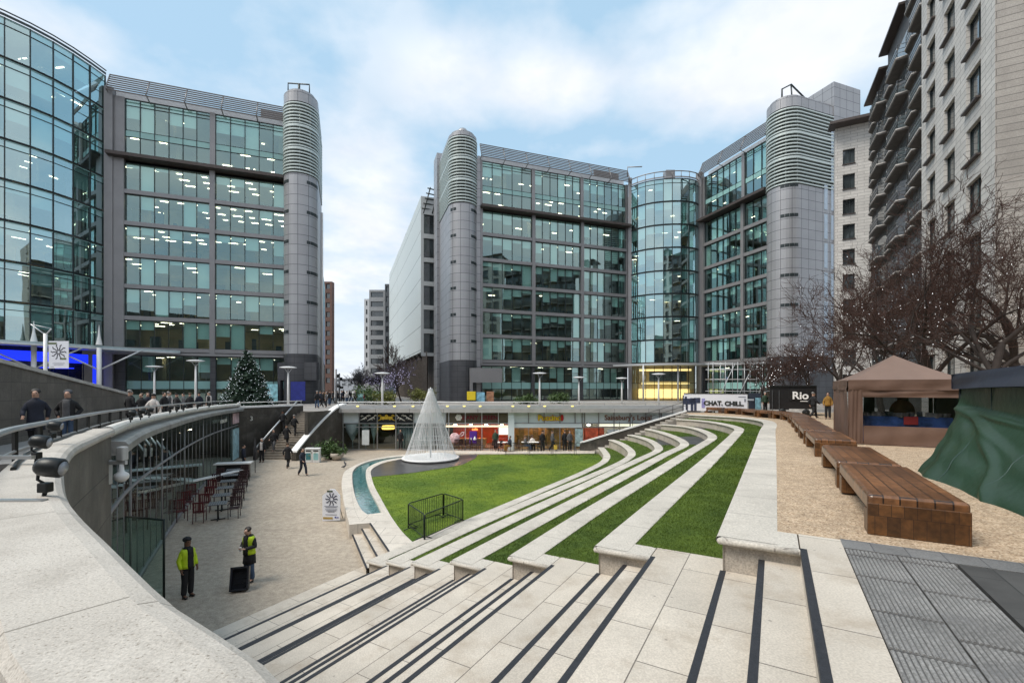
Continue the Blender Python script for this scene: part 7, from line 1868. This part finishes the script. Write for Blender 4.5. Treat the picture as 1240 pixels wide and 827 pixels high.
for i, (px, D, lb_, c, kd, hr_) in enumerate(crowd): person(lb_, plz(px, D), R(40 * i), kd, c, CB, hr_, SKIN, bib=CW if 'scarf' in lb_ or 'patterned' in lb_ else None, scale=.96 + .02 * (i % 4))
rc = random.Random(5)
far = [(384, 47), (388, 49), (391, 52), (395, 50), (399, 56), (403, 60), (393, 64), (409, 66), (414, 58), (420, 62), (425, 70), (430, 64), (436, 72), (441, 60), (447, 75), (453, 66), (416, 82), (423, 88), (432, 95), (440, 100), (398, 85), (404, 95)]
jn = [('black', CB), ('navy', CN), ('dark grey', CG), ('tan', CT), ('maroon', CR), ('white', CW)]
for i, (px, D) in enumerate(far):
    nm, c = jn[[0, 1, 0, 2, 0, 0, 3, 0, 1, 5, 0, 2, 0, 4, 0, 1, 0, 0, 2, 0, 1, 0][i]]
    person('distant pedestrian in a %s coat in the street crowd behind the back stairs' % nm, Vector(((px - CX) / F * D, D, PLAZA - .012)), rc.uniform(0, 6), rc.choice(['walk', 'stand', 'walk']), c, rc.choice([CB, CB, CJ, CG]), rc.choice([HAIR, HAIRB, HAIRG]), SKIN, scale=rc.uniform(.93, 1.04), group='pedestrians in the far street crowd')
# shop front people and tables
def sh(px, y): return Vector(((px - CX) / F * y, y, .606 if y > 37.2 else gz(y)))
def trestle(px, y, lab, wd=1.5):
    p = sh(px, y); o = thing('cafe_table', lab, 'table', p); m = MB(); m.bevbox((0, 0, .74), (wd, .7, .04), .008); m.build('table_top', WHITE, o, world=False)
    for x in (-wd / 2 + .08, wd / 2 - .08): m = MB(); m.tube([(x, -.25, 0), (x, 0, .72), (x, .25, 0)], .02, 5); m.build('leg', BLACKM, o, world=False)
trestle(642, 39.3, 'white topped cafe table before the yellow lettered cafe'); trestle(611, 39.2, 'white topped table in front of the brown cafe door', 1.2)
for i, (px, y) in enumerate(((553, 39.6), (560, 39.6), (567, 39.5), (574, 39.6), (581, 39.5), (598, 39.5), (604, 39.0), (625, 39.3), (655, 39.4))):
    p = sh(px, y); put(ch_d, p, .7 * i, '%s dark chair along the fronts of the brown and the pale blue cafes' % ['leftmost', 'second', 'third', 'fourth', 'fifth', 'sixth', 'seventh', 'eighth', 'rightmost'][i])
person('seated person in white shirt at the white cafe table', sh(644.5, 39.7), R(10), 'sit', CW, CB, HAIR, SKINB); person('seated person in grey on the left of the white cafe table', sh(636, 39.2), R(90), 'sit', CG, CJ, HAIRB, SKIN)
person('person in navy sitting beside the white pillar between the cafes', sh(617.5, 38.9), R(-60), 'sit', CN, CO, HAIR, SKIN); person('standing person in black before the orange cafe doorway', sh(657, 39.2), R(200), 'stand', CB, CB, HAIR, SKIN)
person('person carrying a yellow bag walking past the orange cafe doorway', sh(669, 39.0), R(80), 'walk', CG, CB, HAIRB, SKIN); person('standing figure in dark coat right of the orange cafe doorway', sh(684, 39.4), R(190), 'stand', CB, CB, HAIRB, SKIN)
person('figure in grey jacket beside the pale window poster of the cafe', sh(690, 39.2), R(20), 'stand', CG, CB, HAIR, SKIN); person('person in dark green standing in the brown cafe doorway', sh(600, 40.0), R(0), 'stand', CGR, CB, HAIR, SKIN)
person('person in black inside the dark glass bar doorway', sh(485, 40.1), R(0), 'stand', CB, CB, HAIR, SKIN)
bg_ = sh(672.5, 39.0); m = MB(); m.bevbox((bg_.x, bg_.y - .1, .95), (.3, .12, .36), .02); m.tube([(bg_.x - .1, bg_.y - .1, 1.12), (bg_.x, bg_.y - .1, 1.28), (bg_.x + .1, bg_.y - .1, 1.12)], .012, 5); tag(m.build('shopping_bag', surf('yellow_bag', (.6, .42, .06))), 'yellow shopping bag carried past the orange cafe doorway', 'bag')
person('person in black with white cap passing right of the kiosk', plz(985, 30.5), R(90), 'walk', CB, CB, HAIRG, SKIN); person('person in ochre jacket standing left of the brown gazebo', plz(1002.5, 30), R(-40), 'stand', CO, CB, HAIR, SKIN)
person('person in grey green behind the dark end of the hoarding', plz(926.5, 38.5), R(0), 'stand', CGR, CB, HAIRG, SKIN)
# ================================================================== TREES AND PLANTS
BARK = surf('winter_bark', (.034, .025, .021), rough=.9, var=.3, scale=4); TWIG = surf('twig_bark', (.050, .024, .017), rough=.9, var=.3, scale=3)
FAIRY = glow('fairy_light', (.95, .97, 1), 1.7, sampling=False); PURP = glow('violet_light', (.60, .56, .85), .4, sampling=False)
def tris_obj(name, T3, m, parent, kind=None):
    T3 = np.asarray(T3, dtype=np.float64).reshape(-1, 3); n = len(T3) // 3
    me = bpy.data.meshes.new(name); me.vertices.add(len(T3)); me.vertices.foreach_set('co', T3.ravel())
    me.loops.add(n * 3); me.loops.foreach_set('vertex_index', np.arange(n * 3, dtype=np.int32)); me.polygons.add(n); me.polygons.foreach_set('loop_start', np.arange(n, dtype=np.int32) * 3)
    me.update(calc_edges=True); me.validate(); me.materials.append(m); o = bpy.data.objects.new(name, me); col.objects.link(o); o.parent = parent
    if kind: o['kind'] = kind
    return o
def bare_tree(name, label, base_, h, spread, seed, group=None, lights=260, lmat=None, depth=6, twigm=None, lsize=.03, rmin=.006, cat='tree'):
    r_ = random.Random(seed); root = thing(name, label, cat, base_, 0, group)
    big, tw = MB(), MB(); ends = []
    def grow_(p, d, ln, rad, lev):
        n = 3 if lev < 3 else 2; pts = [p]; q = p; dd = d
        for i in range(n):
            dd = (dd + Vector((r_.gauss(0, .16), r_.gauss(0, .16), r_.gauss(.03, .10)))).normalized(); q = q + dd * (ln / n); pts.append(q)
        r1 = max(rmin * .7, rad * .62)
        (big if lev < 3 else tw).tube(pts, [lerp(rad, r1, i / n) for i in range(n + 1)], 7 if lev < 2 else (4 if lev < 4 else 3), cap=False)
        for s in range(len(pts) - 1): ends.append((pts[s].lerp(pts[s + 1], r_.random()), lev))
        if lev >= depth: return
        k = (r_.choice([3, 4]) if lev < 2 else r_.choice([2, 3, 3])) if lev else 5
        for i in range(k):
            t = r_.uniform(.45, 1.0) if lev else r_.uniform(.7, 1.0); st = pts[int(t * n) if t < 1 else n] if i else q
            a = r_.uniform(0, 6.283) + i * 6.283 / k; tilt = r_.uniform(.5, 1.0) * spread if lev else r_.uniform(.5, .95) * spread
            e1 = dd.orthogonal().normalized(); e2 = dd.cross(e1); nd = (dd * math.cos(tilt) + (e1 * math.cos(a) + e2 * math.sin(a)) * math.sin(tilt)); nd.z += .10; nd.normalize()
            grow_(st, nd, ln * r_.uniform(.60, .82), max(rmin, r1 * r_.uniform(.55, .85)), lev + 1)
    th = h * .27; grow_(Vector((0, 0, -.05)), Vector((0, 0, 1)), th, h * .0125, 0)
    ks = h / max(v[2] for v in tw.v)
    for mb in (big, tw): mb.v = [(a * ks, b * ks, c * ks) for a, b, c in mb.v]
    big.build('trunk', BARK, root, world=False); tw.build('crown', twigm or TWIG, root, world=False)
    if lights:
        lm_ = []; s = lsize
        for _ in range(lights):
            p, lev = r_.choice(ends)
            if p.z * ks > h * r_.uniform(.25, .8): continue
            p = p * ks + Vector((r_.gauss(0, .04), r_.gauss(0, .04), r_.gauss(0, .04)))
            o_ = [Vector((s, 0, 0)), Vector((0, s, 0)), Vector((-s, 0, 0)), Vector((0, -s, 0))]
            for i in range(4):
                for z in (s, -s): lm_ += [tuple(p + o_[i]), tuple(p + o_[(i + 1) % 4]), tuple(p + Vector((0, 0, z)))]
        tris_obj('fairy_lights', lm_, lmat or FAIRY, root, 'stuff')
    return root
G_ = 'bare winter trees with fairy lights on the right'
def gt_(px, D): return Vector(((px - CX) / F * D, D, topz(D)))
bare_tree('bare_tree', 'large bare tree with fairy lights behind the green stall at right', gt_(1212, 15.6), 10.2, .95, 3, G_, 190, lsize=.011, depth=7)
bare_tree('bare_tree', 'bare tree with fairy lights behind the brown gazebo roof', gt_(1142, 19.5), 9.6, .9, 5, G_, 190, lsize=.013, depth=7)
bare_tree('bare_tree', 'dense reddish bare tree in front of the dark balconies', gt_(1072, 24), 9.4, .9, 8, G_, 165, lsize=.018, depth=7)
bare_tree('bare_tree', 'bare tree at right frame edge behind the navy canopy', gt_(1262, 19.5), 11.4, .95, 12, G_, 110, lsize=.016, depth=7)
bare_tree('bare_tree', 'bare tree in front of the narrow pale stone block', gt_(1022, 32), 8.6, .9, 21, G_, 140, lsize=.022, rmin=.009)
bare_tree('bare_tree', 'small bare tree behind the black kiosk', gt_(976, 41), 7.6, .9, 31, G_, 100, lsize=.027, rmin=.011)
bare_tree('bare_tree', 'small bare tree at the foot of the right tower behind the hoarding end', gt_(921, 46), 6.4, .9, 41, G_, 90, lsize=.03, rmin=.012)
bare_tree('bare_tree', 'small bare tree between the scaffold and the kiosk', gt_(950, 52), 6.6, .9, 43, G_, 70, lsize=.03, rmin=.013)
LIL = surf('lilac_twig', (.10, .085, .11), rough=.9, var=.3)
bare_tree('bare_tree', 'bare tree hung with violet lights beside the pale long building', Vector((-16.0, 62, PLAZA)), 6.8, .9, 51, 'violet lit street trees', 520, PURP, lsize=.05, rmin=.016, twigm=LIL)
bare_tree('bare_tree', 'second violet lit bare tree farther down the street', Vector((-21.5, 74, PLAZA)), 5.6, .9, 52, 'violet lit street trees', 360, PURP, lsize=.06, rmin=.02, twigm=LIL)
bare_tree('bare_tree', 'tall thin bare tree against the pale long building wall', Vector((-16.5, 68, PLAZA)), 9.6, .5, 53, None, 0, rmin=.018)
bare_tree('bare_tree', 'grey bare tree at the far end of the street', Vector((-33.5, 100, PLAZA)), 8.0, .8, 54, None, 0, rmin=.03, twigm=surf('grey_twig', (.16, .15, .16)))
bare_tree('bare_tree', 'far grey bare tree between the street posts and the flats', Vector((-52, 150, PLAZA)), 9.0, .8, 55, None, 0, rmin=.04, twigm=surf('grey_twig', (.16, .15, .16)))
LEAFD = surf('fir_needles', (.022, .05, .030), rough=.7, var=.5, scale=1.5); LEAFG = surf('shrub_leaf', (.055, .10, .025), rough=.6, var=.5, scale=3); LEAFY = surf('yellow_shrub_leaf', (.14, .15, .03), rough=.6, var=.4, scale=3)
def leaves(rng, C, Nn, size, up=.3):
    a = rng.normal(0, 1, (len(C), 3)); a[:, 2] *= .6; a /= np.linalg.norm(a, axis=1)[:, None]; b = rng.normal(0, 1, (len(C), 3)); b -= a * (a * b).sum(1)[:, None]; b /= np.linalg.norm(b, axis=1)[:, None]
    s = size * (.6 + .8 * rng.random((len(C), 1))); return np.stack([C - b * s * .45, C + b * s * .45, C + a * s * 1.6], 1)
# christmas tree
D = 49; xb = Vector(((299.5 - CX) / F * D, D, PLAZA)); xt = thing('christmas_tree', 'lit fir christmas tree on the plaza in front of the left office block', 'christmas tree', xb); rng = np.random.default_rng(5)
H = 6.3; C = []
for i in range(520):
    t = rng.random() ** .62; z = .35 + (H - .35) * (1 - t) if False else .3 + (H - .3) * (1 - math.sqrt(rng.random())); R0 = 2.75 * (1 - z / H) ** .85 + .08; a = rng.random() * 6.283; L0 = R0 * rng.uniform(.78, 1.12)
    s = rng.random(34) ** .6; droop = -.22 * L0 * s ** 2
    C.append(np.stack([np.cos(a) * L0 * s, np.sin(a) * L0 * s, z + droop + .08 * L0 * s], 1) + rng.normal(0, .07, (34, 3)))
C = np.concatenate(C); tris_obj('crown', leaves(rng, C, None, .17), LEAFD, xt)
m = MB(); m.tube([(0, 0, 0), (0, 0, H)], [.16, .02], 6); m.build('trunk', BARK, xt, world=False)
lm_ = []; s = .028
for i in range(430):
    z = .3 + (H - .3) * (1 - math.sqrt(rng.random())); R0 = (2.75 * (1 - z / H) ** .85 + .1) * rng.uniform(.85, 1.06); a = rng.random() * 6.283; p = Vector((R0 * math.cos(a), R0 * math.sin(a), z))
    o_ = [Vector((s, 0, 0)), Vector((0, s, 0)), Vector((-s, 0, 0)), Vector((0, -s, 0))]
    for k in range(4):
        for zz in (s, -s): lm_ += [tuple(p + o_[k]), tuple(p + o_[(k + 1) % 4]), tuple(p + Vector((0, 0, zz)))]
tris_obj('fairy_lights', lm_, glow('tree_light', (.85, .92, 1), .8, sampling=False), xt, 'stuff')
def shrub(label, p, rx, rz_, n, size, mt, seed, group=None):
    o = thing('shrub', label, 'shrub', p, 0, group); rng = np.random.default_rng(seed)
    k = max(5, n // 60); cc = rng.normal(0, .45, (k, 3)) * np.array([rx, rx, rz_ * .7]); cc[:, 2] = np.abs(cc[:, 2]) + rz_ * .45
    C = cc[rng.integers(0, k, n)] + rng.normal(0, .24, (n, 3)) * np.array([rx, rx, rz_]) * .9; C[:, 2] = np.clip(C[:, 2], .05, None)
    tris_obj('foliage', leaves(rng, C, None, size), mt, o)
    m = MB()
    for i in range(5): q = cc[i]; m.tube([(0, 0, 0), (q[0] * .5, q[1] * .5, q[2] * .6), tuple(q)], [.03, .02, .008], 4)
    m.build('stem', BARK, o, world=False); return o
pp_ = on_gravel(400, 556); shrub('round green shrub beside the curved stair wall and stone planter', pp_, .95, 1.0, 1500, .12, LEAFG, 2)
pl2 = on_gravel(408, 557); po_ = thing('stone_planter', 'low round stone planter bowl by the green shrub', 'planter', pl2); m = MB(); m.lathe((0, 0, 0), [(.02, .02), (.28, .02), (.48, .3), (.5, .52), (.44, .55), (.4, .45), (.02, .42)], 18); m.build('bowl', RISER, po_, world=False)
shrub('small shrub growing in the round stone planter', pl2 + Vector((0, 0, .42)), .42, .55, 500, .10, LEAFG, 3)
for i, (px, D, rx, rz_, mt, lb_) in enumerate(((452, 60, 1.7, 1.7, LEAFG, 'green shrub under the violet lit tree, left'), (466, 58, 1.3, 1.3, LEAFY, 'yellow green shrub right of the white lamp post'), (510, 62, 1.6, 1.4, LEAFY, 'yellow green shrub at the foot of the colonnade'),
        (441, 66, 1.3, 1.6, LEAFG, 'dark shrub by the teal box in the street'), (676, 62, 1.3, 1.1, LEAFG, 'low dark shrub in front of the long office block, right'), (638, 60, 1.2, .9, LEAFG, 'low dark shrub in front of the long office block, left'))):
    shrub(lb_, Vector(((px - CX) / F * D, D, PLAZA)), rx, rz_, 900, .17, mt, 20 + i)
tb2 = at(438, 480, 64); o = thing('utility_box', 'small teal utility box in the far street', 'box', (tb2.x, 64, PLAZA)); m = MB(); m.bevbox((0, 0, .9), (1.1, .6, 1.8), .05); m.build('cabinet', surf('teal_box', (.06, .15, .16)), o, world=False); m = MB(); m.box((0, -.32, 1.2), (.7, .03, .7)); m.build('label', surf('pale_teal_label', (.3, .55, .56)), o, world=False)

# fallen leaves and scraps on the ground
rng = np.random.default_rng(77); LV = []
for _ in range(420):
    if rng.random() < .6: x, y = rng.uniform(3, 16), rng.uniform(6, 34); z = topz(y)
    else: x, y = rng.uniform(-16, -5), rng.uniform(14, 36); z = gz(y) + .002
    u_, w_ = to_uw((x, y))
    if x > 0:
        if w_ > -1.2 or u_ < 7: continue
        near = min(range(len(FR[0])), key=lambda i: (FR[0][i].x - x) ** 2 + (FR[0][i].y - y) ** 2)
        if x < FR[0][near].x + .8: continue
    else:
        if x > -8.5 and y > 17: continue
        if w_ > 0 and y < 17 and to_uw((x, y))[1] < 12.3: continue
        g_ = min(gl, key=lambda p: abs(p.y - y))
        if x < g_.x + .3: continue
    a = rng.uniform(0, 6.28); s = rng.uniform(.018, .045); LV += [(x + s * math.cos(a), y + s * math.sin(a), z + .006), (x + s * math.cos(a + 2.1), y + s * math.sin(a + 2.1), z + .012), (x + s * math.cos(a + 4.0), y + s * math.sin(a + 4.0), z + .008)]
o = tris_obj('fallen_leaves', LV, surf('dead_leaf', (.09, .055, .03), rough=.8, var=.5, scale=9), None, 'stuff')
SUN_AZ, SUN_EL, SUN_E, EXPO, CLOUD_SEED, CLOUD_SCALE = -114, 56, 2.3, .54, 8.3, 2.2
# ================================================================== sky, sun, camera
w = bpy.data.worlds.new('World'); sc.world = w; w.use_nodes = True
nt = w.node_tree; bg = nt.nodes['Background']
sky = N(nt, 'ShaderNodeTexSky', sky_type='NISHITA', sun_disc=False, sun_elevation=R(SUN_EL), sun_rotation=R(SUN_AZ), altitude=50, air_density=1.0, dust_density=1.5, ozone_density=1.2)
tc = N(nt, 'ShaderNodeTexCoord'); sep = N(nt, 'ShaderNodeSeparateXYZ'); L(nt, tc.outputs['Generated'], sep.inputs[0])
ad = N(nt, 'ShaderNodeMath', operation='ADD'); L(nt, sep.outputs['Z'], ad.inputs[0]); ad.inputs[1].default_value = .22
mx = N(nt, 'ShaderNodeMath', operation='MAXIMUM'); L(nt, ad.outputs[0], mx.inputs[0]); mx.inputs[1].default_value = .05
dx = N(nt, 'ShaderNodeMath', operation='DIVIDE'); L(nt, sep.outputs['X'], dx.inputs[0]); L(nt, mx.outputs[0], dx.inputs[1])
dy = N(nt, 'ShaderNodeMath', operation='DIVIDE'); L(nt, sep.outputs['Y'], dy.inputs[0]); L(nt, mx.outputs[0], dy.inputs[1])
cb = N(nt, 'ShaderNodeCombineXYZ'); L(nt, dx.outputs[0], cb.inputs[0]); L(nt, dy.outputs[0], cb.inputs[1]); cb.inputs[2].default_value = CLOUD_SEED
cn = N(nt, 'ShaderNodeTexNoise', i_Scale=CLOUD_SCALE, i_Detail=7.0, i_Roughness=.55); L(nt, cb.outputs[0], cn.inputs['Vector'])
cover0 = ramp(nt, cn.outputs['Fac'], .30, .70)
cov = None
for px, py, rx, rz_, amp in ((655, 105, .30, .085, .62), (1010, 25, .55, .12, .75), (830, 15, .22, .06, .5), (430, 250, .22, .16, .55), (450, 340, .30, .10, .45), (60, 35, .40, .07, .42), (250, 90, .3, .06, .25), (560, 330, .5, .10, .3), (720, 180, .2, .04, .3)):
    d0 = Vector(((px - CX) / F, 1, (HY - py) / F)).normalized()
    sb_ = N(nt, 'ShaderNodeVectorMath', operation='SUBTRACT'); L(nt, tc.outputs['Generated'], sb_.inputs[0]); sb_.inputs[1].default_value = d0
    ml = N(nt, 'ShaderNodeVectorMath', operation='DIVIDE'); L(nt, sb_.outputs[0], ml.inputs[0]); ml.inputs[1].default_value = (rx, rx, rz_)
    ln_ = N(nt, 'ShaderNodeVectorMath', operation='LENGTH'); L(nt, ml.outputs[0], ln_.inputs[0])
    mr = N(nt, 'ShaderNodeMapRange', interpolation_type='SMOOTHSTEP'); L(nt, ln_.outputs['Value'], mr.inputs['Value']); mr.inputs['From Min'].default_value = 0; mr.inputs['From Max'].default_value = 1.25; mr.inputs['To Min'].default_value = amp; mr.inputs['To Max'].default_value = 0
    if cov is None: cov = mr.outputs[0]
    else:
        m_ = N(nt, 'ShaderNodeMath', operation='MAXIMUM'); L(nt, cov, m_.inputs[0]); L(nt, mr.outputs[0], m_.inputs[1]); cov = m_.outputs[0]
bk = N(nt, 'ShaderNodeMapRange', interpolation_type='SMOOTHSTEP'); L(nt, sep.outputs['Y'], bk.inputs['Value']); bk.inputs['From Min'].default_value = .15; bk.inputs['From Max'].default_value = -.35; bk.inputs['To Min'].default_value = 0; bk.inputs['To Max'].default_value = .52  # unseen cloud cover behind the camera, added to whiten reflections and fill light
m_ = N(nt, 'ShaderNodeMath', operation='MAXIMUM'); L(nt, cov, m_.inputs[0]); L(nt, bk.outputs[0], m_.inputs[1]); cov = m_.outputs[0]
sm_ = N(nt, 'ShaderNodeMath', operation='MULTIPLY_ADD'); L(nt, cover0, sm_.inputs[0]); sm_.inputs[1].default_value = .62; L(nt, cov, sm_.inputs[2])
cover = ramp(nt, sm_.outputs[0], .40, .92)
hz = N(nt, 'ShaderNodeMapRange'); L(nt, sep.outputs['Z'], hz.inputs['Value'])
hz.inputs['From Min'].default_value = 0.0; hz.inputs['From Max'].default_value = .36; hz.inputs['To Min'].default_value = .95; hz.inputs['To Max'].default_value = 0.0
cm = N(nt, 'ShaderNodeMath', operation='MAXIMUM'); L(nt, cover, cm.inputs[0]); L(nt, hz.outputs[0], cm.inputs[1])
K = 10.0
skyc = mixc(nt, .80, sky.outputs[0], (.45 * K, .67 * K, .86 * K))
cn2 = N(nt, 'ShaderNodeTexNoise', i_Scale=CLOUD_SCALE * 2.2, i_Detail=4.0); L(nt, cb.outputs[0], cn2.inputs['Vector'])
cloudc = ramp(nt, cn2.outputs['Fac'], .3, .7, (.74, .78, .85), (.90, .92, .955))
vm = N(nt, 'ShaderNodeVectorMath', operation='SCALE'); L(nt, cloudc, vm.inputs[0]); vm.inputs['Scale'].default_value = 10.0
fin = mixc(nt, cm.outputs[0], skyc, vm.outputs[0])
L(nt, fin, bg.inputs['Color']); bg.inputs['Strength'].default_value = .082
sd = bpy.data.lights.new('sun', 'SUN'); sd.energy = SUN_E; sd.angle = R(28); sd.color = (1, .93, .83)
so_ = bpy.data.objects.new('sun', sd); col.objects.link(so_)
az = R(SUN_AZ); el = R(SUN_EL)
dirv = Vector((math.sin(az) * math.cos(el), math.cos(az) * math.cos(el), math.sin(el)))
so_.rotation_euler = (-dirv).to_track_quat('-Z', 'Y').to_euler()
cd = bpy.data.cameras.new('camera'); cam = bpy.data.objects.new('camera', cd); col.objects.link(cam)
cam.location = (0, 0, CZ); cam.rotation_euler = (R(90), 0, 0)
cd.lens = 16; cd.sensor_width = 36; cd.shift_y = (HY - 413.5) / 1240; cd.clip_start = .05; cd.clip_end = 6000
sc.camera = cam
sc.view_settings.view_transform = 'Standard'; sc.view_settings.look = 'None'; sc.view_settings.exposure = EXPO; sc.view_settings.gamma = 1
sc.view_settings.use_curve_mapping = False
sc.cycles.use_denoising = True; sc.cycles.max_bounces = 8; sc.cycles.transparent_max_bounces = 12; sc.cycles.glossy_bounces = 3; sc.cycles.diffuse_bounces = 3
sc.cycles.sample_clamp_indirect = 4.0; sc.cycles.caustics_reflective = False; sc.cycles.caustics_refractive = False
sc.cycles.use_adaptive_sampling = True; sc.cycles.adaptive_threshold = .02
